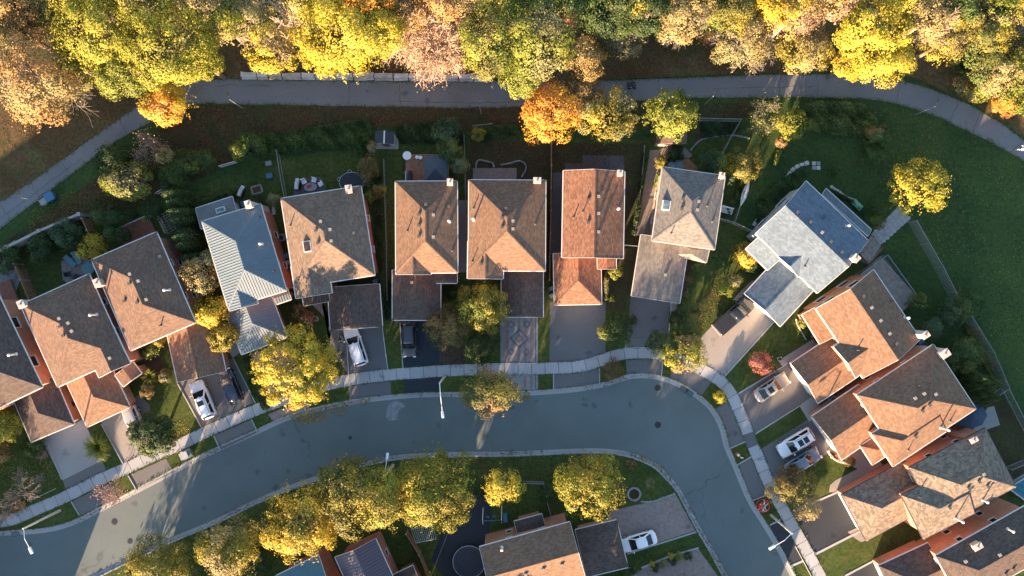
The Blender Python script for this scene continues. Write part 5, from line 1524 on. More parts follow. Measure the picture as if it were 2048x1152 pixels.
cover("ground_cover", [(792, 262), (800, 252), (870, 246), (930, 262), (928, 288), (800, 288)], 5000, .9, "leaf_dark_green", "dark ground cover between the shed and the vine", 32)
cover("tall_weeds", [(1590, 215), (1640, 205), (1720, 210), (1745, 240), (1760, 300), (1748, 330), (1730, 320), (1715, 275), (1640, 268), (1595, 260)], 9500, 1.3, "leaf_weed", "tall green weeds beside the park lawn", 33, (.14, .3))
cover("ground_cover", [(1030, 250), (960, 256), (945, 275), (960, 285), (1040, 268)], 2200, .7, "leaf_green", "weeds along the back fence by the orange maple", 34)
cover("ground_cover", [(1515, 400), (1560, 360), (1600, 335), (1612, 350), (1590, 385), (1545, 430), (1510, 460)], 4200, .7, "leaf_green", "planted bed inside the curved stone edging", 35)
cover("ground_cover", [(1925, 650), (1945, 645), (1985, 720), (2010, 770), (1985, 760), (1950, 710)], 2400, .7, "leaf_olive", "weedy strip along the chain link fence", 36)
cover("ground_cover", [(1400, 245), (1480, 245), (1478, 268), (1400, 278)], 1300, .6, "leaf_dark_green", "vegetable plants in the dark bed", 37)
cover("ground_cover", [(748, 345), (764, 345), (766, 590), (752, 560)], 1700, .6, "leaf_dark_green", "weeds along the fence beside the tan house", 38)
cover("ground_cover", [(480, 700), (492, 690), (545, 815), (530, 820), (505, 790)], 1600, .5, "leaf_green", "leafy strip beside the pink paved driveway", 39)
cover("ground_cover", [(776, 560), (786, 560), (786, 640), (770, 640), (770, 600)], 900, .5, "leaf_dark_green", "weeds between the garages", 40)
cover("ground_cover", [(1450, 410), (1468, 395), (1480, 350), (1490, 355), (1478, 415), (1455, 430)], 1400, .8, "leaf_green", "shady plants beside the grey-roofed house", 41)
shrub(896, 262, 30, 4.2, "blue_green", "blue-green vine heaped over the fence by the gazebo", ry=22)
shrub(900, 300, 26, 4.0, "green", "green shrub beside the gazebo roof", mat2="olive", share2=.3)
shrub(918, 330, 19, 3.4, "sage", "grey-green shrub over the blue tarp")
shrub(957, 268, 14, 2.4, "olive_gold", "golden-olive bush in the bare yard's corner")
shrub(745, 296, 9, 2.5, "tan", "pale flowering shrub beside the dark shed", ry=14)
tree("weeping_shrub", 738, 338, 16, 2.8, "brown", "tall grey-brown weeping shrub near the trampoline", "shrub", ry=34, mat2="sage", share2=.35, dens=1.2)
shrub(758, 382, 13, 2.2, "brown", "round rust-brown shrub by the tan house's corner", mat2="gold", share2=.3)
shrub(742, 392, 12, 2.0, "lime", "small yellow-green shrub by the tan house's corner")
shrub(134, 468, 30, 2.8, "blue_green", "leafy blue-green shrub by the concrete wall")
shrub(82, 497, 30, 2.6, "dark_green", "dark feathery shrub behind the long wooden fence")
shrub(185, 497, 30, 3.4, "gold", "golden yellow shrub beside the loungers", mat2="olive_gold", share2=.3, ry=25)
shrub(233, 472, 24, 2.6, "green", "rounded dark green shrub beside the red patio", mat2="dark_green", share2=.5)
shrub(15, 520, 30, 2.2, "green", "green shrub behind the wooden fence's first post", mat2="dark_green", share2=.4)
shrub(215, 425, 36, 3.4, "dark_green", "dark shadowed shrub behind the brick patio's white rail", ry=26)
shrub(310, 425, 20, 3.0, "dark_green", "dark evergreen shrub by the patio's pergola")
thuja(240, 432, .55, 3.2, "slim cedar behind the red patio's white rail", "blue_green"); thuja(247, 424, .5, 3.0, "slim cedar next to its twin by the white rail", "green")
hedge([(352, 385), (362, 420), (372, 470), (385, 520)], 40, 4.6, "leaf_dark_green", "tall dark hedge between two back yards")
hedge([(395, 410), (440, 392), (470, 385)], 16, 1.4, "leaf_green", "low green hedge behind the metal-roofed sunroom")
shrub(548, 400, 14, 2.8, "sage", "silvery shrub at the metal-roofed house's corner"); shrub(520, 398, 12, 2.2, "dark_green", "dark shrub in the raised planter")
tree("small_tree", 400, 552, 36, 6.0, "sage", "silvery tan small tree against the metal-roofed house", "tree", mat2="tan", share2=.5)
tree("small_tree", 425, 520, 22, 5.0, "sage", "thin silvery small tree above the silvery tan one", "tree", dens=.7)
tree("small_tree", 422, 622, 38, 5.2, "yellow", "yellow small tree between the brown and metal roofs", "tree", mat2="gold", share2=.3, ry=30)
tree("small_tree", 448, 672, 29, 4.6, "olive_gold", "rounded olive-yellow small tree beside the metal garage roof", "tree")
tree("tree", 595, 735, 81, 8.5, "yellow", "big bright yellow tree over the pink paved driveway", mat2="gold", share2=.25, clump=.6)
shrub(612, 640, 18, 1.8, "green", "green shrub behind the big yellow tree", mat2="red", share2=.15); shrub(598, 622, 16, 1.2, "brown", "dark reddish low shrub under the eave")
shrub(635, 690, 16, 1.6, "dark_green", "dark shrub between the yellow tree and front walk")
shrub(300, 698, 20, 2.2, "green", "leafy green shrub in the planting bed", mat2="lime", share2=.25); shrub(318, 680, 15, 2.0, "olive_gold", "golden-tipped shrub beside the gabled garage")
spiky(303, 752, 1.0, 1.4, "leaf_lime", "spiky palm-like plant by the curved grey walk", 120, "palm_plant"); shrub(330, 752, 11, 1.2, "sage", "small pale shrub beside the gabled garage", ry=15)
shrub(296, 782, 15, 1.6, "brown", "round brown flowering shrub by the curved walk", mat2="sage", share2=.4)
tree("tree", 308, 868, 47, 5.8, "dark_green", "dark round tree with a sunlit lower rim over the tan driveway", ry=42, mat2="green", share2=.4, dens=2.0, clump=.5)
spiky(200, 893, 1.7, 1.7, "leaf_lime", "tall arching ornamental grass between two concrete driveways", 230)
tree("small_tree", 5, 855, 34, 5.2, "yellow_green", "yellow-green small tree beside the dark hip-roofed garage", "tree"); shrub(-5, 905, 25, 2.2, "rust", "rusty shrub below the yellow-green small tree", dens=.6)
shrub(70, 892, 22, 1.6, "green", "low green shrub at the pale driveway's corner"); shrub(82, 908, 12, .7, "pink_tan", "low pinkish flowers at the pale driveway's corner", dens=.7)
bare_tree("sapling", 214, 984, 4.2, 1.9, "gray", "thin red-leaved sapling on the verge", "red", 420, limbs=5, leaf=.13, tr=.04)
bare_tree("small_tree", 38, 985, 4.0, 2.6, "gray", "leafless grey small tree near the sloped ramp", limbs=6, tr=.06); shrub(38, 1012, 14, .8, "orange", "low orange flowers under the leafless tree", dens=.6)
bare_tree("small_tree", 2, 1030, 4.0, 1.8, "gray", "pale leafless small tree by the catch basin", limbs=6, tr=.06)
tree("small_tree", 893, 657, 44, 5.2, "brown", "rounded brown-leaved tree beside the fresh black driveway", "tree", mat2="olive", share2=.35)
tree("small_tree", 968, 615, 52, 6.2, "olive_gold", "olive tree with gold-lit boughs before the tan hip roof", "tree", mat2="lime", share2=.3, ry=48, clump=.7)
shrub(960, 690, 36, 2.4, "dark_green", "dark green shrub under the gold-lit olive tree"); shrub(905, 585, 14, 1.4, "dark_green", "dark shrub in the passage by the porch")
tree("street_tree", 978, 780, 62, 7.5, "olive", "olive street tree leaning over the kerb by the patterned apron", "tree", mat2="rust", share2=.14, ry=48, dens=.9)
shrub(1230, 543, 14, 1.4, "lime", "clipped yellow-green ball shrub at the orange house's porch"); shrub(1224, 598, 6, .7, "lime", "tiny yellow-green ball shrub in the lawn strip")
hedge([(1214, 555), (1213, 600)], 8, .7, "leaf_sage", "low grey-green border along the rusty garage wall")
shrub(1235, 660, 30, 2.8, "dark_green", "dark shrub on the strip between two driveways", mat2="green", share2=.4); shrub(1210, 665, 15, 2.4, "lime", "yellow-lit shrub against the dark one between driveways")
shrub(1224, 740, 22, 1.4, "brown", "brown dry shrub on the small verge", dens=.7)
shrub(1265, 640, 10, .8, "green", "small green plant beside the weathered driveway")
tree("small_tree", 1325, 690, 30, 4.4, "dark_green", "dark green small tree beside the yellow ball of leaves", "tree")
tree("small_tree", 1368, 706, 42, 5.4, "yellow_green", "golden rounded tree on the verge at the bend", "tree", mat2="tan", share2=.3, ry=36)
shrub(1378, 660, 30, 3.2, "green", "green shrub behind the golden rounded tree", mat2="olive", share2=.3); shrub(1355, 640, 17, 2.0, "dark_green", "dark shrub at the weathered driveway's edge"); shrub(1372, 618, 22, 2.2, "green", "green shrub beside the long low garage")
shrub(1395, 530, 14, 1.4, "olive", "dry olive shrub at the grey garage's corner", dens=.7); shrub(1376, 560, 9, 1.2, "brown", "dry brown shrub along the grey garage", dens=.7)
shrub(1493, 510, 25, 2.6, "gold", "golden shrub at the pale grey house's corner", mat2="olive_gold", share2=.4); shrub(1507, 530, 16, 1.6, "dark_green", "dark shrub below the golden shrub", )
shrub(1450, 572, 20, 1.8, "lime", "yellow-green shrub on the shaded lawn", dens=.8); shrub(1468, 560, 16, 2.0, "sage", "pale twiggy shrub beside the concrete walk", dens=.6)
shrub(1524, 726, 22, 1.7, "red", "round coral-red shrub on the striped lawn")
shrub(1605, 645, 12, 1.3, "lime", "yellow-lit shrub inside the white curved edging"); shrub(1616, 664, 9, 1.0, "green", "small green shrub inside the white curved edging")
shrub(1440, 794, 13, 1.5, "yellow", "small bright yellow shrub on the verge at the bend")
tree("small_tree", 1588, 972, 42, 5.2, "olive", "olive half of a leafy tree over the sidewalk", "tree", mat2="brown", share2=.4, ry=38)
tree("small_tree", 1612, 1012, 28, 4.4, "tan", "tan dry-leaved small tree over the black driveway", "tree", mat2="pink_tan", share2=.4); shrub(1552, 985, 22, 3.2, "tan", "thin tan twigs over the sidewalk", dens=.4)
# right-hand gardens
bare_tree("small_tree", 1535, 232, 5.0, 2.3, "gray", "spiky small tree with upright sunlit shoots", "lime", 1500, limbs=8, leaf=.15, tr=.05, spread=.3)
tree("small_tree", 1582, 248, 32, 4.4, "lime", "feathery yellow-green small tree beside the spiky one", "tree", ry=30, mat2="yellow_green", share2=.3)
shrub(1562, 285, 12, 2.0, "rust", "sunlit rusty shrub at the foot of the feathery tree")
hedge([(1560, 300), (1550, 330)], 8, .6, "leaf_lime", "low sunlit row of plants in the lawn")
shrub(1425, 322, 28, 3.2, "blue_green", "leafy green shrub with white-lit tips behind the grey roof", mat2="lime", share2=.15); shrub(1488, 328, 34, 3.4, "olive", "olive shrub with golden lit centre by the long white board", mat2="gold", share2=.1)
shrub(1456, 356, 14, 1.8, "blue_green", "blue-green shrub beside the grey roof's chimney"); shrub(1350, 305, 18, 1.4, "dark_green", "dark plants in front of the small brown shed")
hedge([(1291, 305), (1286, 350), (1276, 420), (1268, 470)], 9, 1.2, "leaf_dark_green", "narrow dark hedge along the tan side passage")
shrub(1322, 325, 13, 2.4, "olive_gold", "gold-tipped shrub at the grey house's corner", mat2="orange", share2=.2)
hedge([(1318, 345), (1312, 375)], 7, 1.0, "leaf_lime", "yellow-green plants against the grey house's wall")
shrub(1752, 272, 24, 3.0, "green", "tangled vine-covered shrub by the park lawn", dens=.9, mat2="rust", share2=.15); shrub(1748, 310, 20, 2.6, "green", "green shrub above the round yellow tree")
thuja(1690, 336, .8, 3.4, "leaning cedar with a golden tip behind the pale grey house", "green"); thuja(1775, 413, .8, 3.6, "cedar with a lit tip beside the pale stone walk", "green")
shrub(1755, 445, 14, 1.8, "lime", "yellow-green shrub at the stone walk's lower end", mat2="olive", share2=.5)
tree("tree", 1834, 375, 61, 6.5, "yellow", "rounded yellow tree at the end of the chain link fence", mat2="yellow_green", share2=.35, ry=53, clump=.5, dens=.8)
hedge([(1668, 385), (1700, 400), (1730, 430)], 8, .5, "leaf_dark_green", "low planting along the blue-grey rear roof")
shrub(1833, 606, 20, 2.4, "green", "rounded green shrub by the purple-grey deck", mat2="lime", share2=.15)
shrub(1930, 610, 30, 3.2, "green", "feathery green shrub on the chain link fence", mat2="olive", share2=.3); shrub(1902, 628, 28, 3.0, "blue_green", "green shrub between the two feathery ones", mat2="green", share2=.4); shrub(1866, 658, 24, 2.8, "blue_green", "blue-green shrub by the tan roof's chimney")
shrub(1922, 712, 36, 3.6, "green", "broad green shrub beside the pale stone chimney", mat2="olive", share2=.3)
for k, (x_, y_, hh, lb) in enumerate(((1945, 727, 4.0, "short golden-tipped cedar at the head of the cedar clump"), (1960, 724, 4.3, "bright yellow-tipped cedar beside the broad green shrub"), (1973, 758, 4.8, "tallest cedar with a lit yellow tip in the clump"),
        (1985, 765, 4.6, "green cedar behind the tallest cedar of the clump"), (1967, 776, 4.2, "green cedar nearest the hip roof's corner"), (1993, 779, 4.5, "green cedar in the middle of the clump"), (2006, 770, 4.2, "cedar closest to the chain link fence"),
        (1959, 800, 3.6, "dark cedar above the dark blue canopy"), (1984, 808, 3.9, "yellow-tipped cedar beside the dark blue canopy"), (2003, 798, 3.8, "dark cedar near the brown yard"), (1975, 792, 4.0, "cedar squeezed between its neighbours in the clump"))):
    thuja(x_, y_, 1.0, hh, lb, "green" if k % 3 else "lime" if k < 2 else "green")
# inside of the bend
tree("tree", 605, 1040, 74, 9.5, "gold", "golden tree above the blue-grey roof, its shaded side olive", mat2="olive_gold", share2=.45, ry=76)
tree("tree", 715, 985, 66, 10, "olive_gold", "olive and gold tree next to the golden one over the purple roof", mat2="olive", share2=.5, ry=76)
tree("tree", 770, 1000, 58, 9.5, "yellow_green", "yellow-green tree in the middle of the row over the kerb", mat2="olive_gold", share2=.5, ry=64)
tree("tree", 876, 976, 70, 9.5, "yellow_green", "broad yellow tree at the end of the row by the bare verge", mat2="olive_gold", share2=.45, ry=84)
tree("tree", 675, 960, 40, 8, "olive", "dark olive tree behind the row at the kerb", mat2="green", share2=.5)
tree("small_tree", 1006, 968, 40, 5.6, "yellow", "small bright yellow tree on the bare verge", "tree", ry=38)
tree("tree", 1180, 970, 66, 8, "yellow_green", "olive gold tree beside the stone ring on the corner lot", mat2="olive_gold", share2=.45, ry=66)
tree("tree", 465, 1092, 68, 8.5, "olive_gold", "tan-gold tree before the golden tree, by the road", mat2="tan", share2=.45, ry=60)
tree("tree", 322, 1125, 70, 8.5, "olive_gold", "dark olive tree with a golden flank at the road's edge", mat2="olive", share2=.5, ry=50)
shrub(520, 1120, 28, 3, "green", "dark green shrub below the tan-gold tree", mat2="dark_green", share2=.4)
shrub(1298, 965, 11, 1.4, "sage", "silvery and yellow shrub on the corner lawn", mat2="lime", share2=.4); shrub(1262, 928, 10, .35, "rust", "low rust-coloured plant on the corner lawn", dens=.6)
shrub(1095, 985, 18, 1.8, "green", "green shrub by the corner lot's wire fence"); shrub(960, 985, 12, 1.2, "dark_green", "low plants behind the bright yellow small tree")
for x_, y_, mt, lb in ((1248, 1143, "green", "round green shrub at the low garage's corner"), (1268, 1140, "green", "small green shrub by the white bent pipe"), (1310, 1134, "dark_green", "dark clipped ball shrub beside the orange one"), (1305, 1128, "gold", "clipped orange-gold shrub in the row"),
                       (1326, 1128, "sage", "pale leafy shrub in the clipped row"), (1345, 1122, "dark_green", "dark clipped shrub behind the golden bud"), (1342, 1112, "gold", "small golden shrub in the row"), (1376, 1112, "dark_green", "large clipped dark shrub at the row's end"), (1358, 1112, "lime", "low lime plants between clipped shrubs")):
    shrub(x_, y_, 9 if mt != "gold" else 6, 1.1, mt, lb)
shrub(1700, 925, 13, .9, "brown", "row of dry brown flowers at the tan front walk", ry=8); shrub(1680, 912, 9, .8, "red", "small dark red plant at the tan front walk", dens=.6)
shrub(1650, 470, 10, 1, "dark_green", "hidden plant behind eave") if False else None
for k, (x_, y_, r_, hh) in enumerate(((310, 1330, 50, 8.5), (480, 1290, 50, 8.5), (640, 1290, 60, 9), (810, 1240, 60, 9), (990, 1250, 50, 7.5), (1160, 1270, 50, 7.5), (1335, 1270, 55, 8), (1480, 1290, 45, 8), (-170, 1300, 55, 9), (-340, 1280, 55, 9), (-90, 1010, 50, 8), (-60, 850, 40, 7), (-10, 1290, 40, 7.5), (335, 1250, 42, 8))):  # trees added out of view, mostly to close sunlit gaps between the shade houses
    tree("tree", x_, y_, r_, hh, "olive_gold", "olive gold tree added out of view to shade the street", group="trees added out of view for shade", dens=.6)
bare_tree("tree", 188, 1340, 8, 2.6, "gray", "thin half-bare tree added out of view to streak the sunlight", "tan", 500, limbs=5)  # this tree and the next are added unseen, breaking the road's sunlight into streaks
bare_tree("tree", 248, 1300, 8, 3.4, "gray", "thin tan-leaved tree added out of view to streak the sunlight", "tan", 900, limbs=6)
print("leaves", LEAF_TOTAL[0])
# ------------------------------------------------------------------ vehicles
def loft(m, stations, mi=0):
    """stations: list of closed loops of equal length"""
    n = len(stations[0]); vs = [p for s in stations for p in s]; fs = []
    for i in range(len(stations) - 1):
        for j in range(n):
            k = (j + 1) % n
            fs.append((i * n + j, i * n + k, (i + 1) * n + k, (i + 1) * n + j))
    fs.append(tuple(range(n - 1, -1, -1))); fs.append(tuple((len(stations) - 1) * n + j for j in range(n)))
    m.mesh(vs, fs, mi=mi)

def car(px, py, heading, label, paint_m, kind="suv", L=4.7, Wd=1.86, Ht=1.66, sunroof=0, rails=True, group=None, px_z=.8, cat="car", name="parked_car"):
    """heading: image angle of the bonnet in degrees, 0 = image right, 90 = image up"""
    x, y = W(px, py, px_z)
    t = thing(name, (x, y, 0.018), label, cat, group, rz=math.radians(heading))
    hw = Wd / 2
    hood = .98 if kind != "sedan" else .86; belt = 1.02 if kind != "sedan" else .92
    zb = .24
    # lower body: x, half width, top height
    prof = {"suv": [(-.5, .74, .78), (-.485, .90, .96), (-.44, .97, 1.0), (-.30, 1, 1.02), (0, 1, 1.02), (.18, 1, 1.0), (.30, .985, .965), (.42, .94, .90), (.47, .86, .80), (.495, .72, .66), (.5, .60, .56)],
            "sedan": [(-.5, .70, .74), (-.48, .86, .88), (-.42, .95, .92), (-.28, 1, .94), (0, 1, .93), (.18, 1, .91), (.30, .98, .87), (.41, .93, .80), (.47, .84, .70), (.495, .70, .60), (.5, .58, .54)],
            "pickup": [(-.5, .90, 1.0), (-.495, .97, 1.04), (-.40, 1, 1.06), (-.15, 1, 1.06), (0, 1, 1.08), (.18, 1, 1.10), (.30, .985, 1.08), (.42, .95, 1.03), (.475, .90, .95), (.495, .80, .80), (.5, .74, .7)]}[kind]
    body = MB(); st = []
    for f, w_, zt in prof:
        X = f * L; w = hw * w_
        zl = zb + (.12 if abs(f) > .47 else 0)
        st.append([(X, -w * .86, zl), (X, -w * .98, zl + .12), (X, -w, zl + .3), (X, -w * .985, zt - .14), (X, -w * .90, zt - .03), (X, -w * .5, zt + .018), (X, 0, zt + .025),
                   (X, w * .5, zt + .018), (X, w * .90, zt - .03), (X, w * .985, zt - .14), (X, w, zl + .3), (X, w * .98, zl + .12), (X, w * .86, zl)])
    loft(body, st); body.build("body", M[paint_m], t, rel=True)
    # cabin: belt line to roof
    if kind == "suv": b0, b1, r0, r1 = -.455, .235, -.40, .06
    elif kind == "sedan": b0, b1, r0, r1 = -.36, .24, -.20, .05
    else: b0, b1, r0, r1 = -.06, .26, -.03, .13
    zr = Ht; zw = belt - .02
    wb, wr = hw * .90, hw * .70
    cab = MB()
    def ringz(f0, f1, w, z, bow=.03):
        return [(f0 * L, -w * .9, z), (f0 * L - bow, 0, z + .0), (f0 * L, w * .9, z), (f0 * L * .5 + f1 * L * .5, w, z), (f1 * L, w * .9, z), (f1 * L + bow * 2, 0, z), (f1 * L, -w * .9, z), (f0 * L * .5 + f1 * L * .5, -w, z)]
    loops = [ringz(b0, b1, wb, zw - .06), ringz(b0 + .005, b1 - .005, wb, zw + .02), ringz(r0 - .01, r1 + .02, wr * 1.03, zr - .07), ringz(r0 + .01, r1 - .01, wr * .95, zr - .02), ringz(r0 + .06, r1 - .05, wr * .7, zr + .01)]
    loops = [[(p[0], p[1], p[2]) for p in reversed(l)] for l in loops]
    loft(cab, loops); cab.build("cabin", M[paint_m], t, rel=True)
    def pane(name, q, mat="car_glass", push=.012):
        a, b, c, d = [Vector(p) for p in q]
        n = (b - a).cross(d - a).normalized()
        if n.z < 0 and abs(n.z) > .05: n = -n; a, b, c, d = a, d, c, b
        cc = (a + b + c + d) / 4
        if n.dot(cc - Vector((0, 0, zw * .6))) < 0: n = -n
        m = MB(); P = [p + n * push for p in (a, b, c, d)]; Q = [p - n * .02 for p in (a, b, c, d)]
        m.face(P); 
        for i in range(4): m.face([P[i], Q[i], Q[(i + 1) % 4], P[(i + 1) % 4]])
        return m.build(name, M[mat], t, rel=True)
    pane("windshield", [(b1 * L - .02 + .03, -wb * .84, zw + .05), (b1 * L + .01, wb * .84, zw + .05), (r1 * L + .11, wr * .88, zr - .09), (r1 * L + .11, -wr * .88, zr - .09)], push=.035)
    pane("rear_window", [(b0 * L + .0, wb * .78, zw + .12), (b0 * L + .0, -wb * .78, zw + .12), (r0 * L - .05, -wr * .85, zr - .10), (r0 * L - .05, wr * .85, zr - .10)], push=.035)
    for s in (-1, 1):
        m0 = (b0 + b1) / 2; mr = (r0 + r1) / 2
        for f0, f1, g0, g1 in (((b0 + .05), m0 - .01, r0 + .03, mr - .012), (m0 + .01, b1 - .06, mr + .012, r1 - .01)):
            pane("side_window", [(f0 * L, s * wb * .985, zw + .08), (f1 * L, s * wb * .985, zw + .08), (g1 * L, s * wr * 1.05, zr - .13), (g0 * L, s * wr * 1.05, zr - .13)], push=.02)
        mm = MB(); mm.box((b1 * L * .82, s * (hw + .09), zw + .08), (.12, .2, .14)); mm.build("mirror", M[paint_m], t, rel=True)
        hl = MB(); hl.box((.478 * L, s * hw * .70, .66 if kind == "sedan" else .78), (.16, .34, .14)); hl.build("headlight", M["lens_clear"], t, rel=True)
        tl = MB(); tl.box((-.488 * L, s * hw * .76, .76 if kind == "sedan" else .9), (.12, .22, .22)); tl.build("taillight", M["lens_red"], t, rel=True)
        if rails and kind == "suv":
            rl = MB(); rl.tube((r0 * L + .15, s * wr * .83, zr + .045), (r1 * L - .05, s * wr * .83, zr + .045), .022, n=6); rl.tube((r0 * L + .2, s * wr * .83, zr - .02), (r0 * L + .2, s * wr * .83, zr + .05), .02, n=5); rl.tube((r1 * L - .12, s * wr * .83, zr - .03), (r1 * L - .12, s * wr * .83, zr + .05), .02, n=5)
            rl.build("roof_rail", M["iron_black"], t, rel=True)
        for f in (-.30, .31):
            w_ = MB(); rr = .345 if kind != "pickup" else .40
            w_.tube((f * L, s * (hw - .24), rr), (f * L, s * (hw + .01), rr), rr, n=16); wh = w_.build("tyre", M["rubber"], t, rel=True)
            rm = MB(); rm.tube((f * L, s * (hw + .0), rr), (f * L, s * (hw + .02), rr), rr * .62, n=10); rm.build("rim", M["galvanised"], wh, rel=True)
    for k in range(sunroof):
        c0 = r1 * L - .35 - k * .75
        sm = MB(); sm.box((c0 - .25, 0, zr + .012), (.6, wr * 1.15, .03)); sm.build("sunroof", M["car_glass"], t, rel=True)
    pl = MB(); pl.box((-.5 * L - .01, 0, .62), (.02, .32, .14)); pl.build("licence_plate", M["plastic_white"], t, rel=True)
    if kind == "pickup":
        bed = MB(); bed.box((-.285 * L, 0, 1.085), (.41 * L, hw * 1.72, .04)); bed.build("bed_cover", M["black_plastic"], t, rel=True)
        for k in range(1, 4):
            sm = MB(); sm.box((-.49 * L + k * .1025 * L, 0, 1.108), (.03, hw * 1.7, .02)); sm.build("cover_seam", M["paint_charcoal"], t, rel=True)
        bp = MB(); bp.box((-.51 * L, 0, .62), (.16, hw * 1.8, .2)); bp.build("rear_bumper", M["galvanised"], t, rel=True)
    return t

car(711, 693, 108, "white wagon parked on the wide asphalt driveway", "paint_white", L=4.85)
car(818, 680, -89, "charcoal car with roof rails on the fresh black driveway", "paint_charcoal", L=4.2, Wd=1.8)
car(405, 800, 113, "white car with a sunroof beside the black one", "paint_white", L=4.75, sunroof=1)
car(461, 772, 113, "black car beside the white one with the sunroof", "paint_navy", L=4.3, Wd=1.84)
car(268, 846, -68, "silver hatchback half hidden under the dark round tree", "paint_silver", L=4.2, rails=False, Ht=1.5)
car(1469, 631, 41, "black pickup with a covered bed on the sunlit driveway", "paint_black", "pickup", L=5.4, Wd=1.98, Ht=1.85, px_z=1, name="pickup_truck", cat="truck")
car(1544, 775, 33, "silver sedan with a sunroof on the grey driveway", "paint_champagne", "sedan", L=4.6, Wd=1.82, Ht=1.45, sunroof=1)
car(1592, 886, -149, "white car with two dark sunroof panels beside the blue one", "paint_white", L=4.7, sunroof=2)
car(1606, 924, 31, "slate blue sedan beside the white car", "paint_slate", "sedan", L=4.7, Wd=1.82, Ht=1.45)
car(1277, 1084, -163, "white sedan nosed against the low wide garage", "paint_white", "sedan", L=4.5, Wd=1.8, Ht=1.45)

# black utility cart on the footpath
x, y = W(1264, 170, .6)
t = thing("utility_cart", (x, y, .022), "small black utility cart on the footpath", "cart", rz=.1)
m = MB(); loft(m, [[(X, -w, .3), (X, -w, zt * .8), (X, -w * .6, zt), (X, w * .6, zt), (X, w, zt * .8), (X, w, .3)] for X, w, zt in ((-.45, .3, .55), (-.3, .36, .7), (.2, .34, .6), (.45, .22, .5))]); m.build("body", M["paint_black"], t, rel=True)
m = MB(); m.box((-.1, 0, .78), (.4, .42, .16)); m.box((-.3, 0, 1.0), (.1, .42, .4)); m.build("seat", M["fabric_dark"], t, rel=True)
m = MB(); m.tube((.35, 0, .5), (.2, 0, 1.0), .03, n=6); m.tube((.2, -.28, 1.0), (.2, .28, 1.0), .025, n=6); m.build("handlebar", M["iron_black"], t, rel=True)
for sx in (-.34, .34):
    for sy in (-.34, .34):
        m = MB(); m.tube((sx, sy - .05, .19), (sx, sy + .05, .19), .17, n=12); m.build("wheel", M["rubber"], t, rel=True)

# walker at the edge of the path: one skinned body
def person(px, py, rz, label):
    x, y = W(px, py, 1.0)
    verts = [(0, 0, .95), (0, .0, 1.2), (0, 0, 1.42), (0, 0, 1.52), (.02, 0, 1.64), (.03, 0, 1.74),
             (0, .19, 1.40), (-.10, .24, 1.15), (.05, .25, .93), (0, -.19, 1.40), (.12, -.24, 1.16), (.26, -.24, 1.0),
             (0, .10, .90), (.16, .10, .50), (.10, .10, .09), (.24, .10, .04), (0, -.10, .90), (-.04, -.10, .50), (-.22, -.10, .13), (-.10, -.10, .04)]
    edges = [(0, 1), (1, 2), (2, 3), (3, 4), (4, 5), (2, 6), (6, 7), (7, 8), (2, 9), (9, 10), (10, 11), (0, 12), (12, 13), (13, 14), (14, 15), (0, 16), (16, 17), (17, 18), (18, 19)]
    rad = [.15, .145, .15, .06, .095, .085, .07, .05, .035, .07, .05, .035, .10, .07, .045, .04, .10, .07, .045, .04]
    t = thing("person", (x, y, .022), label, "person", rz=rz)
    me = bpy.data.meshes.new("body"); me.from_pydata(verts, edges, []); o = bpy.data.objects.new("body", me); COL.objects.link(o); o.parent = t
    o.modifiers.new("skin", 'SKIN'); o.modifiers.new("sub", 'SUBSURF').levels = 1
    for i, sv in enumerate(me.skin_vertices[0].data): sv.radius = (rad[i], rad[i]); sv.use_root = (i == 0)
    me.materials.append(M["cloth_white"]); ORG[o.name] = Vector((0, 0, 0))
    m = MB(); m.sphere((.0, 0, 1.70), .118, 12, 8, 1.0); m.build("hair", M["hair_dark"], t, rel=True)
    m = MB(); loft(m, [[(math.cos(a) * r_ * .8, math.sin(a) * r_ * 1.05, z_) for a in [k * math.pi / 5 for k in range(10)]] for z_, r_ in ((.62, .2), (.92, .2), (1.0, .17))]); m.build("shorts", M["cloth_navy"], t, rel=True)
    return t
person(2045, 297, math.radians(150), "person in a white top walking along the footpath")

# ------------------------------------------------------------------ lamps
def street_lamp(base, head, label, h=7.0, mat="pole_concrete"):
    b = V(*base); hd = V(*head, h + .25)
    t = thing("street_lamp", b, label, "street lamp")
    m = MB(); m.tube(b - Vector((0, 0, .1)), b + Vector((0, 0, h)), .17, .09, 10); m.build("pole", M[mat], t)
    a = MB(); top = b + Vector((0, 0, h - .15)); mid = top.lerp(hd, .45) + Vector((0, 0, .35))
    a.tube(top, mid, .045, .04, 6); a.tube(mid, hd, .04, .035, 6); a.build("arm", M["metal_white"], t)
    d = Vector((hd.x - b.x, hd.y - b.y, 0)).normalized(); rz = math.atan2(d.y, d.x)
    l = MB(); l.box(hd + d * .2 + Vector((0, 0, -.02)), (.75, .30, .13), rz); l.box(hd + d * .25 + Vector((0, 0, .07)), (.45, .22, .08), rz); hh = l.build("lamp_head", M["metal_white"], t)
    g = MB(); g.box(hd + d * .3 + Vector((0, 0, -.10)), (.4, .22, .04), rz); g.build("lens", M["lens_clear"], hh)
street_lamp((120, 1021), (60, 1098), "concrete street lamp on the grassy verge by the sunlit strip")
street_lamp((890, 752), (885, 826), "street lamp between the fresh black apron and the olive street tree")
street_lamp((1542, 1030), (1547, 1093), "concrete street lamp by the fresh black apron")
street_lamp((786, 930), (774, 916), "street lamp half hidden among the row of yellow trees", 6.0)

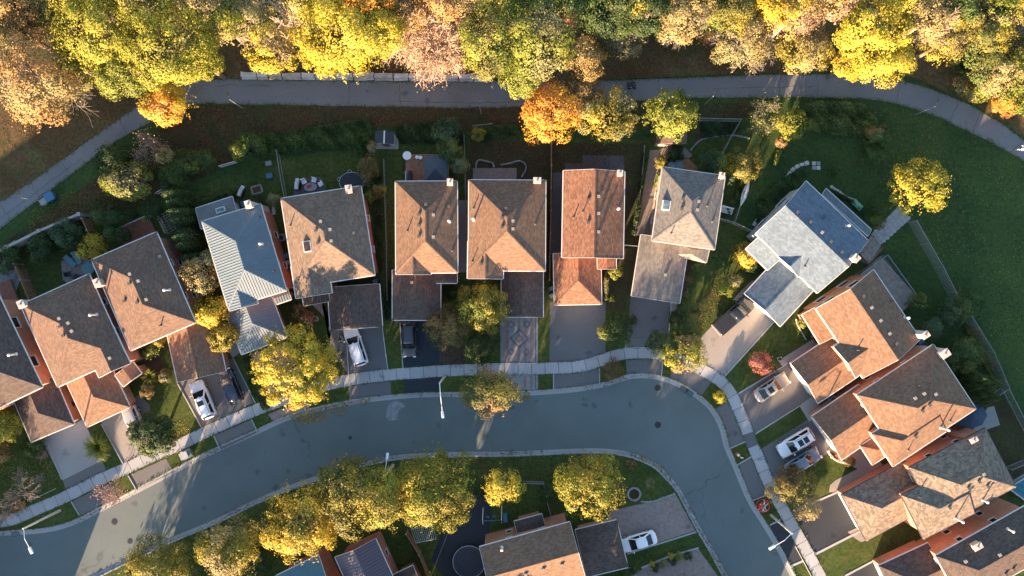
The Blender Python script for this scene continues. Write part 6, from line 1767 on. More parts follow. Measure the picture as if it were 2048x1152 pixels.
def path_lamp(base, lean, label, h=4.4):
    b = V(*base)
    t = thing("path_lamp", b, label, "lamp")
    m = MB(); m.tube(b - Vector((0, 0, .05)), b + Vector((0, 0, h)), .05, .035, 8); m.build("pole", M["galvanised"], t)
    d = Vector((lean[0], lean[1], 0)).normalized()
    a = MB(); a.tube(b + Vector((0, 0, h - .05)), b + d * .5 + Vector((0, 0, h + .08)), .03, .03, 6); a.build("arm", M["iron_black"], t)
    l = MB(); l.box(b + d * .62 + Vector((0, 0, h + .08)), (.5, .22, .1), math.atan2(d.y, d.x)); l.build("lamp_head", M["iron_black"], t)
path_lamp((486, 217), (-.3, 1), "white-poled path lamp above the leafy bank")
path_lamp((962, 228), (0, 1), "path lamp beside the leaf bank near the orange maple")
path_lamp((1408, 210), (.2, 1), "path lamp by the iron-fenced vegetable bed")
path_lamp((1830, 230), (.5, 1), "dark-shadowed path lamp where the path turns down")
path_lamp((90, 404), (-.5, .8), "path lamp beside the blue bin")

# bins beside the path lamp
def bin_(px, py, mat, label, w=.6, h=1.05, rz=.4, name="wheelie_bin", cat="bin"):
    x, y = W(px, py, h)
    t = thing(name, (x, y, .0), label, cat, rz=rz)
    m = MB(); loft(m, [[(-a, -b, z), (a, -b, z), (a, b, z), (-a, b, z)] for a, b, z in ((w * .38, w * .38, .08), (w * .48, w * .46, h * .92))][::1]); m.build("body", M[mat], t, rel=True)
    l = MB(); l.box((0, 0, h * .95), (w * 1.08, w * 1.04, .07)); l.tube((-w * .56, -w * .4, h * .93), (-w * .56, w * .4, h * .93), .03, n=6); l.build("lid", M[mat], t, rel=True)
    for s in (-1, 1):
        k = MB(); k.tube((-w * .4, s * w * .42, .1), (-w * .4, s * w * .5, .1), .1, n=10); k.build("wheel", M["rubber"], t, rel=True)
    return t
bin_(97, 393, "plastic_blue", "blue bin beside the footpath", 1.0, 1.2, .5); bin_(85, 403, "plastic_gray", "grey bin beside the blue one on the footpath", .7, 1.0, .6)
bin_(571, 512, "plastic_blue", "blue bin in the alley beside the tan house"); bin_(574, 526, "plastic_gray", "grey bin behind the blue one in the alley"); bin_(577, 535, "black_plastic", "black bin at the alley's street end")
bin_(1103, 577, "plastic_blue", "blue bin beside the rusty garage", .45, .7); bin_(1103, 592, "plastic_green", "green bin beside the rusty garage", .45, .7); bin_(750, 563, "plastic_blue", "blue bin at the wide garage's wall", .5, .8); bin_(752, 573, "plastic_gray", "grey bin next to the blue one at the wide garage", .5, .8)
bin_(1843, 683, "plastic_blue", "blue-green bin behind the tan house's chimney", .6, .9); bin_(1850, 690, "black_plastic", "dark bin beside the blue-green one", .6, .9)

def hydrant(px, py, label):
    p = V(px, py)
    t = thing("fire_hydrant", p, label, "hydrant")
    m = MB(); m.tube(p, p + Vector((0, 0, .6)), .14, .13, 12); m.tube(p, p + Vector((0, 0, .07)), .2, .2, 12); m.tube(p + Vector((0, 0, .55)), p + Vector((0, 0, .62)), .18, .18, 12); m.build("barrel", M["hydrant_red"], t)
    c = MB(); c.sphere(p + Vector((0, 0, .62)), .16, 12, 6, 1.0); c.tube(p + Vector((0, 0, .75)), p + Vector((0, 0, .84)), .04, .04, 5); c.build("bonnet", M["plastic_white"], t)
    for s in (-1, 1):
        o = MB(); o.tube(p + Vector((0, s * .1, .42)), p + Vector((0, s * .25, .42)), .065, .065, 8); o.build("outlet", M["hydrant_red"], t)
    mk = MB(); mk.tube(p + Vector((.12, -.1, 0)), p + Vector((.12, -.1, 1.5)), .015, .015, 5); mk.box(p + Vector((.12, -.1, 1.6)), (.3, .03, .3)); mk.build("marker_flag", M["plastic_white"], t)
hydrant(1474, 908, "red fire hydrant with a white bonnet on the small verge")
# round red wire frame on the verge
p = V(1524, 1010)
t = thing("ball_frame", p, "round red hoop frame with white bars on the verge", "frame")
m = MB(); m.ring(p + Vector((0, 0, .3)), .78, .05, 20); m.build("hoop", M["plastic_red"], t); m = MB(); m.ring(p + Vector((.02, 0, .75)), .62, .045, 18); m.build("hoop", M["plastic_red"], t)
m = MB(); 
for a in (.5, 1.4, 3.9, 5.0): m.tube(p + Vector((math.cos(a) * .76, math.sin(a) * .76, .3)), p + Vector((-math.cos(a + .6) * .6, -math.sin(a + .6) * .6, .76)), .04, .04, 6)
m.build("bar", M["plastic_white"], t)
m = MB(); m.sphere(p + Vector((-.22, .0, .4)), .36, 12, 8); m.build("padding", M["plastic_red"], t)

def cabinet(px, py, size, rz, mat, label, name="utility_cabinet", pad=True):
    x, y = W(px, py, size[2])
    t = thing(name, (x, y, 0), label, "cabinet")
    if pad: m = MB(); m.box((x, y, .05), (size[0] + .35, size[1] + .35, .1), rz); m.build("pad", M["concrete_walk"], t)
    m = MB(); m.box((x, y, .1 + size[2] / 2), size, rz); o = m.build("body", M[mat], t)
    m = MB(); m.box((x, y, .13 + size[2]), (size[0] + .08, size[1] + .08, .07), rz); m.build("lid", M[mat], t)
    m = MB(); m.box((x + math.sin(rz) * (size[1] / 2 + .02), y - math.cos(rz) * (size[1] / 2 + .02), .1 + size[2] * .5), (size[0] * .85, .03, size[2] * .8), rz); m.build("door", M[mat], t)
cabinet(368, 911, (.9, .75, .8), .45, "cabinet_gray", "grey utility cabinet on the verge"); cabinet(380, 906, (.25, .55, .7), .45, "cabinet_green", "narrow dark cabinet beside the grey one", pad=False)

def air_con(px, py, label, rz=0.0, s=.8):
    x, y = W(px, py, .8)
    t = thing("air_conditioner", (x, y, 0), label, "air conditioner")
    m = MB(); m.box((x, y, .42), (s, s, .76), rz); m.build("case", M["plastic_gray"], t)
    m = MB(); m.ring((x, y, .82), s * .36, .025, 16); m.ring((x, y, .82), s * .2, .02, 12); m.build("grille", M["iron_black"], t)
    m = MB(); m.prism([(x + math.cos(k * math.pi / 8) * s * .34, y + math.sin(k * math.pi / 8) * s * .34) for k in range(16)], .79, .806); m.build("fan", M["black_plastic"], t)
air_con(562, 475, "air conditioner in the alley by the metal-roofed house", .25); air_con(65, 680, "air conditioner between the two brown hip roofs", .4); air_con(146, 808, "air conditioner beside the small hip-roofed garage", .4); air_con(1877, 872, "air conditioner in the brick alley", .5, .9); air_con(1668, 800, "air conditioner between two garages at the silver car", .5); air_con(1985 - 15, 1046, "air conditioner in the deeper brick alley", .5)

# ------------------------------------------------------------------ fences
def fence(pts, kind, h, label, step=2.4, top=True):
    """pts: pixels of the top edge"""
    P = [V(*p, h if top else 0) for p in pts]
    for p in P: p.z = 0
    t = thing({"wood": "wooden_fence", "iron": "iron_fence", "link": "chain_link_fence", "wall": "concrete_wall", "rail": "deck_railing"}[kind], P[0], label, "fence" if kind != "wall" else "wall")
    posts = []
    for a, b in zip(P, P[1:]):
        L = (b - a).length; n = max(1, round(L / step)); d = (b - a) / n; u = d.normalized(); rz = math.atan2(u.y, u.x)
        for i in range(n):
            s, e = a + d * i, a + d * (i + 1); posts.append((s, rz)); c = (s + e) / 2; l = d.length
            m = MB()
            if kind == "wood":
                k = int(l / .15)
                for j in range(k):
                    q = s + u * (l * (j + .5) / k); m.box(q + Vector((0, 0, h / 2 - .02 + .02 * ((j * 7) % 3))), (l / k - .012, .03 + .014 * (j % 2), h - .1), rz)
                m.box(c + Vector((0, 0, h)), (l, .11, .05), rz); m.build("panel", M["wood_fence"], t)
            elif kind == "wall":
                m.box(c + Vector((0, 0, h / 2)), (l - .1, .18, h), rz); o = m.build("panel", M["concrete_wall"], t)
                k = MB(); k.box(c + Vector((0, 0, h + .05)), (l - .02, .28, .1), rz); k.build("coping", M["concrete_wall"], o)
            elif kind == "link":
                m.face([s + Vector((0, 0, .05)), e + Vector((0, 0, .05)), e + Vector((0, 0, h)), s + Vector((0, 0, h))]); m.build("mesh", M["chain_link"], t)
                k = MB(); k.tube(s + Vector((0, 0, h)), e + Vector((0, 0, h)), .03, n=6); k.build("rail", M["metal_gray"], t)
            else:
                k = int(l / (.15 if kind == "iron" else .2))
                mt = M["metal_white"] if kind == "rail" else M["metal_gray"]
                for z in (.15, h): m = MB(); m.box(c + Vector((0, 0, z)), (l, .05, .05), rz); m.build("rail", mt, t)
                pk = MB()
                for j in range(k): q = s + u * (l * (j + .5) / k); pk.box(q + Vector((0, 0, h / 2 + .05)), (.03, .03, h - .08), rz)
                tag(pk.build("pickets", mt, t), kind="stuff")
    posts.append((P[-1], 0))
    for q, rz in posts:
        m = MB()
        if kind == "wood": m.box(q + Vector((0, 0, h / 2 + .05)), (.12, .14, h + .1), rz); m.box(q + Vector((0, 0, h + .12)), (.17, .19, .05), rz); m.build("post", M["wood_gray"], t)
        elif kind == "wall": m.box(q + Vector((0, 0, h / 2 + .05)), (.34, .34, h + .1), rz); m.box(q + Vector((0, 0, h + .14)), (.42, .42, .08), rz); m.build("post", M["concrete_wall"], t)
        else: m.tube(q, q + Vector((0, 0, h + .08)), .035, n=6); m.build("post", M["metal_gray" if kind != "rail" else "metal_white"], t)
    return t
fence([(-60, 530), (14, 494), (78, 462), (158, 428)], "wall", 2.0, "pale concrete garden wall along the bank", 3.6)
fence([(15, 497), (28, 528), (41, 560), (57, 599)], "wood", 1.9, "long wooden fence running from the concrete wall to the brown hip roof")
fence([(163, 437), (174, 460), (186, 486)], "wood", 1.9, "short wooden fence beside the golden shrub")
fence([(552, 300), (560, 350), (568, 394)], "iron", 1.3, "grey picket fence between the toy yard and the round table patio")
fence([(767, 318), (769, 380), (772, 480), (774, 600)], "link", 1.3, "wire fence between the tan house and the narrow house")
fence([(928, 270), (930, 340), (931, 420), (932, 480)], "link", 1.3, "wire fence in the passage by the blue tarp")
fence([(1103, 288), (1103, 330), (1102, 420), (1099, 560)], "wood", 1.7, "brown wooden fence between the bare yards")
fence([(1290, 290), (1284, 360), (1270, 470)], "link", 1.2, "wire fence beside the tan side passage")
fence([(1250, 490), (1275, 492)], "iron", 1.2, "short gate between the orange house and the grey house")
fence([(1400, 236), (1440, 237), (1484, 238)], "iron", 1.5, "iron fence behind the vegetable bed"); fence([(1484, 238), (1465, 270), (1446, 306)], "link", 1.3, "wire fence along the vegetable bed")
fence([(1507, 338), (1488, 390), (1471, 442)], "link", 1.4, "wire fence beside the long white board"); fence([(1438, 436), (1470, 445), (1504, 461)], "iron", 1.4, "iron gate fence between the grey house and the pale grey house")
fence([(1834, 441), (1860, 487), (1888, 535), (1913, 585), (1921, 600)], "link", 2.2, "chain link fence along the park lawn below the yellow tree"); fence([(1944, 632), (1989, 705), (2020, 777)], "link", 2.2, "chain link fence behind the cedar clump")
fence([(2018, 777), (2048, 835), (2090, 915)], "iron", 1.6, "iron picket fence beside the brown yard"); fence([(2000, 790), (2018, 778)], "iron", 1.5, "short iron fence at the cedar clump's end"); fence([(2024, 940), (2060, 925)], "iron", 1.4, "white-lit iron fence by the pool")
fence([(1048, 967), (1088, 968)], "iron", 1.2, "short railing beside the olive gold tree's lawn"); fence([(1088, 968), (1096, 1010), (1105, 1043)], "link", 1.3, "wire fence beside the corner lot's back door")
fence([(812, 1068), (838, 1110), (858, 1160)], "wood", 1.6, "wooden fence beside the trampoline yard"); fence([(310, 386), (330, 374)], "rail", 1.0, "short white fence rail in the dark yard"); fence([(437, 332), (468, 323)], "rail", 1.0, "white fence rail by the shrub over the toy yard")
fence([(945, 251), (985, 247)], "link", 1.2, "wire fence rail in the weeds by the orange maple"); fence([(750, 560), (790, 620)], "link", 1.1, "low wire fence between two garages") if False else None
fence([(238, 455), (295, 430)], "rail", 1.0, "white railing along the red patio"); fence([(313, 432), (330, 466)], "rail", 1.0, "white railing at the red patio's end")

# ------------------------------------------------------------------ sheds, decks, gazebo
def shed(A, B, C, h, label, roof, wall, ridge_white=False, pitch=.3, hA=0, hB=0):
    s = House((A[0] + C[0]) / 2, (A[1] + C[1]) / 2, label, roof, wall, "shed", name="garden_shed")
    s.block(A, B, C, h, hA, hB, pitch=pitch, over=.12, gutter=False, caps=not ridge_white, door=(3, .5), thick=.06)
    if ridge_white:
        b = s.blocks[0]; m = MB(); p = b["P3"](-.02, b["W"] / 2, 0); q = b["P3"](b["L"] + .02, b["W"] / 2, 0)
        z = h + pitch * b["W"] / 2; c = (p + q) / 2; m.box((c.x, c.y, z + .02), ((q - p).length, .16, .07), math.atan2((q - p).y, (q - p).x)); m.build("ridge_cap", M["white_trim"], s.roofs[0])
    return s
shed((750, 287), (751, 262), (789, 262), 2.1, "dark-roofed garden shed with a white ridge strip", "fabric_dark", "siding_gray", True)
sheet("shed_pad", [(752, 298), (797, 298), (797, 276), (752, 276)], "concrete_drive", 0.02, "concrete pad under the dark-roofed shed", .015)
shed((1312, 285), (1325, 264), (1376, 262), 2.2, "small brown-roofed shed beneath the yellow-green tree", "shingle_rust", "wood_gray", False, .12) if False else shed((1313, 288), (1374, 287), (1374, 260), 2.2, "small brown-roofed shed beneath the yellow-green tree", "shingle_brown", "wood_gray", False, .2)

def deck(A, B, C, z, label, mat="wood_deck", bw=.28):
    a, b, c = V(*A, z), V(*B, z), V(*C, z); u = (b - a); L = u.length; u.normalize(); v = (c - b); v -= u * v.dot(u); Wd = v.length; v.normalize()
    t = thing("deck", (a.x, a.y, 0), label, "deck"); n = int(Wd / bw); rz = math.atan2(u.y, u.x)
    for i in range(n):
        q = a + u * (L / 2) + v * (Wd * (i + .5) / n); m = MB(); m.box((q.x, q.y, z - .03 + .004 * (i % 3)), (L - .03 * (i % 2), Wd / n - .02, .05), rz); m.build("plank", M[mat], t)
    m = MB(); q = a + u * (L / 2) + v * (Wd / 2); m.box((q.x, q.y, (z - .08) / 2), (L - .1, Wd - .1, z - .08), rz); m.build("frame", M["wood_gray"], t)
    return t
deck((811, 365), (811, 309), (898, 309), .5, "brown plank deck beside the gazebo") if False else deck((811, 308), (898, 308), (898, 368), .5, "brown plank deck beside the gazebo")
fence([(811, 368), (811, 342)], "rail", 1.2, "white deck railing at the plank deck")
t = thing("gazebo", V(871, 338), "square dark teal gazebo with a pyramid canopy on the deck", "gazebo")
zc = 2.7
cs = [V(848, 310, zc), V(896, 310, zc), V(896, 366, zc), V(848, 366, zc)]; ctr = (cs[0] + cs[2]) / 2 + Vector((0, 0, 1.0))
for i in range(4):
    m = MB(); a, b = cs[i], cs[(i + 1) % 4]; m.face([b, a, ctr]); m.face([a, b, b - Vector((0, 0, .22)), a - Vector((0, 0, .22))]); m.build("canopy_panel", M["metal_roof_teal"] if False else plain("canopy_teal", (.045, .07, .095), .7, 0, .1), t)
    m = MB(); q = a.lerp(ctr, .05); m.tube((q.x, q.y, .5), (q.x, q.y, zc), .06, n=6); m.build("post", M["iron_black"], t)
m = MB(); k = [c.lerp(ctr, .72) + Vector((0, 0, .1)) for c in cs]; kt = ctr + Vector((0, 0, .12))
for i in range(4): m.face([k[(i + 1) % 4], k[i], kt])
m.build("vent_cap", M["canopy_teal"], t)
deck((1725, 545), (1762, 512), (1835, 590), .6, "purple-grey deck behind the tan gable house", "wood_gray") if False else deck((1762, 512), (1836, 596), (1790, 626), .6, "purple-grey deck behind the tan gable house", "wood_gray")
fence([(1720, 550), (1776, 510), (1834, 590)], "iron", 1.5, "railing around the purple-grey deck")
deck((232, 462), (297, 432), (318, 480), .35, "red-brown patio deck behind the brown hip roof", "wood_red")
deck((-6, 568), (20, 558), (40, 604), .4, "reddish deck corner beside the wooden fence", "wood_red")
# wooden steps by the pale chimney
t = thing("garden_steps", V(1730, 500), "grey wooden steps with a railing beside the pale chimney", "steps")
a0 = V(1722, 478); b0 = V(1756, 492)
for i in range(6):
    q = V(1749 - i * 5.2, 484 + i * 6.0); m = MB(); m.box((q.x, q.y, .12 + i * .17), (1.75, .44, .06), math.radians(-48)); m.build("tread", M["wood_gray"], t)
for s in (0, 1):
    m = MB(); p0 = V(1742 + s * 17, 473 + s * 22); p1 = V(1712 + s * 17, 507 + s * 16); m.tube(p0 + Vector((0, 0, .9)), p1 + Vector((0, 0, 1.9)), .05, n=6); m.tube(p0, p0 + Vector((0, 0, .9)), .05, n=6); m.tube(p1, p1 + Vector((0, 0, 1.9)), .05, n=6); m.build("handrail", M["wood_red"], t)
# pergola frame beside the red deck
t = thing("pergola", V(325, 450), "thin slatted pergola frame beside the red patio deck", "pergola")
a = V(317, 432, 2.2); b = V(336, 466, 2.2); u = (b - a).normalized(); v = Vector((u.y, -u.x, 0)) * -1
if v.x < 0: v = -v
for i in range(8):
    q = a.lerp(b, i / 7); m = MB(); m.tube(q, q + v * 1.1, .03, n=4); m.build("slat", M["wood_gray"], t)
for q in (a, b, a + v * 1.1, b + v * 1.1): m = MB(); m.tube((q.x, q.y, 0), q, .05, n=6); m.build("post", M["wood_gray"], t)
for k in (0, .5, 1): m = MB(); m.tube(a + v * 1.1 * k, b + v * 1.1 * k, .035, n=5); m.build("beam", M["wood_gray"], t)

# ------------------------------------------------------------------ garden furniture
def round_table(px, py, r, label, mat="plastic_white", h=.75, ry=None, rz=0, name="round_table", cat="table"):
    x, y = W(px, py, h); t = thing(name, (x, y, 0), label, cat)
    c, s = math.cos(rz), math.sin(rz); ry = ry or r
    m = MB(); m.prism([(x + math.cos(k * math.pi / 12) * r * c - math.sin(k * math.pi / 12) * ry * s, y + math.cos(k * math.pi / 12) * r * s + math.sin(k * math.pi / 12) * ry * c) for k in range(24)], h - .04, h); m.build("table_top", M[mat], t)
    m = MB(); m.tube((x, y, .03), (x, y, h - .04), .05, n=8); m.tube((x, y, .0), (x, y, .05), .3, .25, 12); m.build("leg", M["iron_black"], t)
    return t
def chair(px, py, rz, mat, label, group=None, s=.55):
    x, y = W(px, py, .45); t = thing("garden_chair", (x, y, .03), label, "chair", group, rz=rz)
    m = MB(); m.box((0, 0, .43), (s, s, .06)); m.build("seat", M[mat], t, rel=True)
    m = MB(); m.box((-s * .48, 0, .7), (.06, s, .55)); m.build("backrest", M[mat], t, rel=True)
    for a in (-1, 1):
        for b in (-1, 1): m = MB(); m.tube((a * s * .42, b * s * .42, 0), (a * s * .42, b * s * .42, .42), .025, n=5); m.build("leg", M["iron_black"], t, rel=True)
    return t
def lounger(px, py, rz, mat, label, group=None):
    x, y = W(px, py, .4); t = thing("sun_lounger", (x, y, .03), label, "lounger", group, rz=rz)
    m = MB(); m.box((.25, 0, .34), (1.2, .62, .08)); m.build("mattress", M[mat], t, rel=True)
    m = MB(); m.box((-.55, 0, .48), (.55, .62, .08), M=Matrix.Rotation(.5, 3, 'Y')); m.build("backrest", M[mat], t, rel=True)
    for a in (-.6, .7):
        for b in (-.26, .26): m = MB(); m.tube((a, b, 0), (a, b, .32), .025, n=5); m.build("leg", M["metal_white"], t, rel=True)
lounger(140, 522, math.radians(-45), "fabric_teal", "pale teal lounger nearer the wooden fence", "patio loungers"); lounger(153, 515, math.radians(-60), "fabric_teal", "pale teal lounger beside the golden shrub", "patio loungers")
round_table(176, 537, .75, "blue-green covered table by the brown roof's corner", "fabric_teal")
chair(137, 548, .3, "fabric_dark", "dark chair on the small brown patio"); chair(152, 553, 1.2, "fabric_dark", "dark chair against the brown roof's eave")
round_table(814, 311, .52, "round white table at the plank deck's corner", "plastic_white", .95); 
for k, (x_, y_) in enumerate(((834, 314), (841, 315))): round_table(x_, y_, .22, "small round white stool on the plank deck" , "plastic_white", .8, name="stool", cat="stool")["group"] = "white deck stools"
tb = round_table(621, 374, .78, "oval grey patio table with a red cushion beside the grill", "plastic_gray", .75, .5, .1)
m = MB(); x, y = W(618, 372, .8); m.box((x, y, .80), (.5, .34, .1), .4); tag(m.build("cushion", M["fabric_red"], org=(x, y, .75)), "red cushion lying on the oval patio table", "cushion")
for x_, y_, a, lb in ((608, 363, -1.2, "pale chair at the oval table's head"), (628, 360, -1.8, "pale chair with its back to the lawn"), (641, 368, -2.6, "pale chair at the patio's angled rim")): chair(x_, y_, a, "plastic_white", lb)
def grill(px, py, rz, label, mat="galvanised"):
    x, y = W(px, py, 1.0); t = thing("barbecue_grill", (x, y, .03), label, "grill", rz=rz)
    m = MB(); m.box((0, 0, .45), (.9, .5, .8)); m.build("cart", M["black_plastic"], t, rel=True)
    m = MB(); m.tube((-.45, 0, .95), (.45, 0, .95), .27, n=14); m.build("hood", M[mat], t, rel=True)
    m = MB(); m.box((.68, 0, .85), (.42, .45, .05)); m.build("side_shelf", M[mat], t, rel=True)
    m = MB(); m.tube((-.35, -.29, .98), (.35, -.29, .98), .02, n=6); m.build("handle", M["iron_black"], t, rel=True)
grill(593, 371, 1.5, "pale barbecue grill beside the picket fence"); grill(819, 356, 1.5, "dark covered grill on the plank deck", "fabric_dark"); grill(480, 385, 1.2, "white-lidded grill behind the metal roof")
round_table(1352, 330, .95, "rectangular glass-topped patio table by the grey roof", "skylight_glass", .75, .6) 
for x_, y_, a, lb in ((1338, 322, 0, "dark chair at the glass table's end"), (1356, 314, -1.6, "dark chair behind the glass table")): chair(x_, y_, a, "fabric_dark", lb)
def bench(px, py, rz, label, w=1.5, mat="metal_white"):
    x, y = W(px, py, .5); t = thing("garden_bench", (x, y, 0), label, "bench", rz=rz)
    for i in range(5): m = MB(); m.box((0, -.28 + i * .14, .46), (w, .08, .04)); m.build("seat_slat", M[mat], t, rel=True)
    for i in range(3): m = MB(); m.box((0, .34 + i * .03, .62 + i * .16), (w, .04, .09)); m.build("back_slat", M[mat], t, rel=True)
    for s in (-1, 1): m = MB(); m.tube((s * w * .45, -.3, 0), (s * w * .45, -.3, .62), .035, n=5); m.tube((s * w * .45, .34, 0), (s * w * .45, .42, 1.0), .035, n=5); m.tube((s * w * .45, -.3, .62), (s * w * .45, .38, .66), .03, n=5); m.build("arm_frame", M[mat], t, rel=True)
bench(1453, 421, math.radians(-15), "white slatted bench beside the grey-roofed house"); bench(1317, 437, math.radians(80), "white metal chair bench in the tan side passage", .8)
p = V(1492, 386, 1.2); t = thing("kayak", (p.x, p.y, 0), "long white kayak propped along the wire fence", "kayak")
m = MB(); d = Vector((math.cos(math.radians(71)), math.sin(math.radians(71)), 0)); n = Vector((-d.y, d.x, 0)); st = []
for f in np.linspace(-1, 1, 9):
    w_ = .33 * (1 - abs(f) ** 2.2) + .02; st.append([Vector((p.x, p.y, .75)) + d * f * 1.6 + n * (math.cos(a) * w_) + Vector((0, 0, math.sin(a) * w_ * .7)) for a in [k * math.pi / 4 for k in range(8)]])
loft(m, st); m.build("hull", M["plastic_white"], t); m = MB(); m.ring((p.x, p.y, .95), .24, .03, 12, 5); m.build("cockpit_rim", M["black_plastic"], t)
for f in (-.8, .8): m = MB(); q = Vector((p.x, p.y, 0)) + d * f; m.box((q.x, q.y, .27), (.1, .6, .54), math.radians(71)); m.build("stand", M["wood_gray"], t)

def trampoline(px, py, r, label, h=.85, ry=None, rz=0.0, net=False):
    x, y = W(px, py, h); t = thing("trampoline", (x, y, 0), label, "trampoline"); ry = ry or r
    c, s = math.cos(rz), math.sin(rz)
    q = lambda k, f: (x + math.cos(k) * r * f * c - math.sin(k) * ry * f * s, y + math.cos(k) * r * f * s + math.sin(k) * ry * f * c)
    m = MB(); m.prism([q(k * math.pi / 16, .86) for k in range(32)], h - .02, h); m.build("mat", M["fabric_dark"], t)
    m = MB()
    for k in range(32):
        a, b = k * math.pi / 16, (k + 1) * math.pi / 16
        m.face([(*q(a, .87), h + .01), (*q(a, 1), h + .03), (*q(b, 1), h + .03), (*q(b, .87), h + .01)]) if False else m.face([(*q(a, 1), h + .03), (*q(b, 1), h + .03), (*q(b, .87), h + .01), (*q(a, .87), h + .01)])
    m.build("pad", plain("pad_navy", (.02, .035, .06), .7, 0, .1), t)
    m = MB()
    for k in range(32):
        a, b = k * math.pi / 16, (k + 1) * math.pi / 16; m.tube((*q(a, 1.02), h), (*q(b, 1.02), h), .035, n=5, cap=False)
    m.build("rim", M["galvanised"], t)
    for k in range(6): m = MB(); a = k * math.pi / 3; m.tube((*q(a, 1), 0), (*q(a, 1), h), .035, n=6); m.build("leg", M["metal_gray"], t)
    if net:
        for k in range(8): m = MB(); a = k * math.pi / 4; m.tube((*q(a, 1.04), h), (*q(a, 1.04), h + 1.7), .03, n=6); m.build("pole", M["metal_gray"], t)
        m = MB()
        for k in range(32): m.tube((*q(k * math.pi / 16, 1.04), h + 1.7), (*q((k + 1) * math.pi / 16, 1.04), h + 1.7), .025, n=5, cap=False)
        m.build("top_ring", M["metal_white"], t)
trampoline(703, 364, 1.45, "dark oval trampoline behind the tan roof", .8, 1.15); trampoline(938, 1124, 1.9, "round dark trampoline with a pale ring beside the corner house", .9)
ring_pts = ((699, 343), (678, 358))
for x_, y_ in ring_pts:
    x, y = W(x_, y_, .3); m = MB(); m.ring((x, y, .2), .22, .07, 14, 6); tag(m.build("garden_hoop", M["plastic_gray"], org=(x, y, 0)), "small grey ring toy beside the dark oval trampoline", "toy", "ring toys")
# swing set
t = thing("swing_set", V(992, 1038), "blue swing set with a slide behind the trampoline yard", "swing set")
a = V(965, 1042, 2.0); b = V(1003, 1040, 2.0)
m = MB(); m.tube(a, b, .05, n=6); m.build("crossbar", M["plastic_blue"], t)
for q in (a, b):
    for s in (-1, 1): m = MB(); m.tube(q, (q.x, q.y + s * 1.0, 0), .045, n=6); m.build("leg", M["metal_white"], t)
for f in (.25, .6):
    q = a.lerp(b, f); m = MB(); m.box((q.x, q.y, .5), (.4, .2, .04)); m.tube((q.x - .18, q.y, .5), (q.x - .18, q.y, 2), .012, n=4); m.tube((q.x + .18, q.y, .5), (q.x + .18, q.y, 2), .012, n=4); m.build("swing_seat", M["plastic_blue"], t)
m = MB(); q0 = V(1010, 1026, .2); q1 = V(1011, 1045, 1.4); dq = q1 - q0
for s in (-.26, .26): m.face([q0 + Vector((s, 0, 0)), q1 + Vector((s, 0, 0)), q1 + Vector((s, 0, .14)), q0 + Vector((s, 0, .14))])
m.face([q0 + Vector((-.26, 0, 0)), q0 + Vector((.26, 0, 0)), q1 + Vector((.26, 0, 0)), q1 + Vector((-.26, 0, 0))]); m.tube(q1 - Vector((.2, 0, 0)), (q1.x - .2, q1.y - .3, 0), .03, n=5); m.tube(q1 + Vector((.2, 0, 0)), (q1.x + .2, q1.y - .3, 0), .03, n=5); m.build("slide", M["plastic_blue"], t)
# white slatted pergola by the trampoline yard
t = thing("pergola", V(845, 1065), "white slatted awning frame below the broad yellow tree", "pergola")
a = V(822, 1058, 2.3); b = V(866, 1052, 2.3); c = V(872, 1078, 2.3); d = V(832, 1086, 2.3)
for q in (a, b, c, d): m = MB(); m.tube((q.x, q.y, 0), q, .05, n=6); m.build("post", M["metal_gray"], t)
for i in range(12): f = i / 11; m = MB(); m.tube(a.lerp(b, f), d.lerp(c, f), .03, n=5); m.build("slat", M["metal_gray"], t)
for p0, p1 in ((a, b), (d, c)): m = MB(); m.tube(p0, p1, .04, n=5); m.build("beam", M["metal_gray"], t)

# dark blue canopy over a round seat, pool, tarp, green wagon, toys
t = thing("patio_umbrella", V(1930, 832), "dark blue patio umbrella behind the hip roof's corner", "umbrella")
c = V(1946, 832, 2.6); m = MB()
for k in range(8):
    a, b = k * math.pi / 4, (k + 1) * math.pi / 4
    p0 = (c.x + math.cos(a) * 2.0, c.y + math.sin(a) * 1.6, 2.1); p1 = (c.x + math.cos(b) * 2.0, c.y + math.sin(b) * 1.6, 2.1)
    m = MB(); m.face([p0, p1, (c.x, c.y, 2.75)]); m.face([(p0[0], p0[1], 1.95), (p1[0], p1[1], 1.95), p1, p0]); m.build("canopy_panel", plain("canvas_navy", (.02, .045, .085), .8, 0, .12), t)
m = MB(); m.tube((c.x, c.y, 0), (c.x, c.y, 2.8), .03, n=6); m.tube((c.x, c.y, 0), (c.x, c.y, .1), .35, .3, 12); m.build("pole", M["iron_black"], t)
t = thing("swimming_pool", V(2040, 975), "teal covered swimming pool corner behind the mottled roof", "pool")
pw = [V(2016, 976, .35), V(2052, 955, .35), V(2120, 1000, .35), V(2090, 1030, .35)]; m = MB(); m.prism([(q.x, q.y) for q in pw], .05, .33); m.build("cover", M["water_pool"], t)
for i in range(4): m = MB(); m.tube(pw[i], pw[(i + 1) % 4], .1, n=6); m.build("coping", M["stone_pale"], t)
for f in (.25, .5, .75): m = MB(); m.tube(pw[0].lerp(pw[1], f), pw[3].lerp(pw[2], f), .02, n=4); m.build("strap", M["fabric_dark"], t)
x, y = W(1714, 410, .4); t = thing("garden_cart", (x, y, 0), "pale green garden cart behind the blue-grey rear roof", "cart", rz=math.radians(-45))
m = MB(); loft(m, [[(-.55, -.28, .25), (.55, -.28, .25), (.55, .28, .25), (-.55, .28, .25)], [(-.65, -.36, .55), (.65, -.36, .55), (.65, .36, .55), (-.65, .36, .55)]]); m.build("tub", M["plastic_green"], t, rel=True)
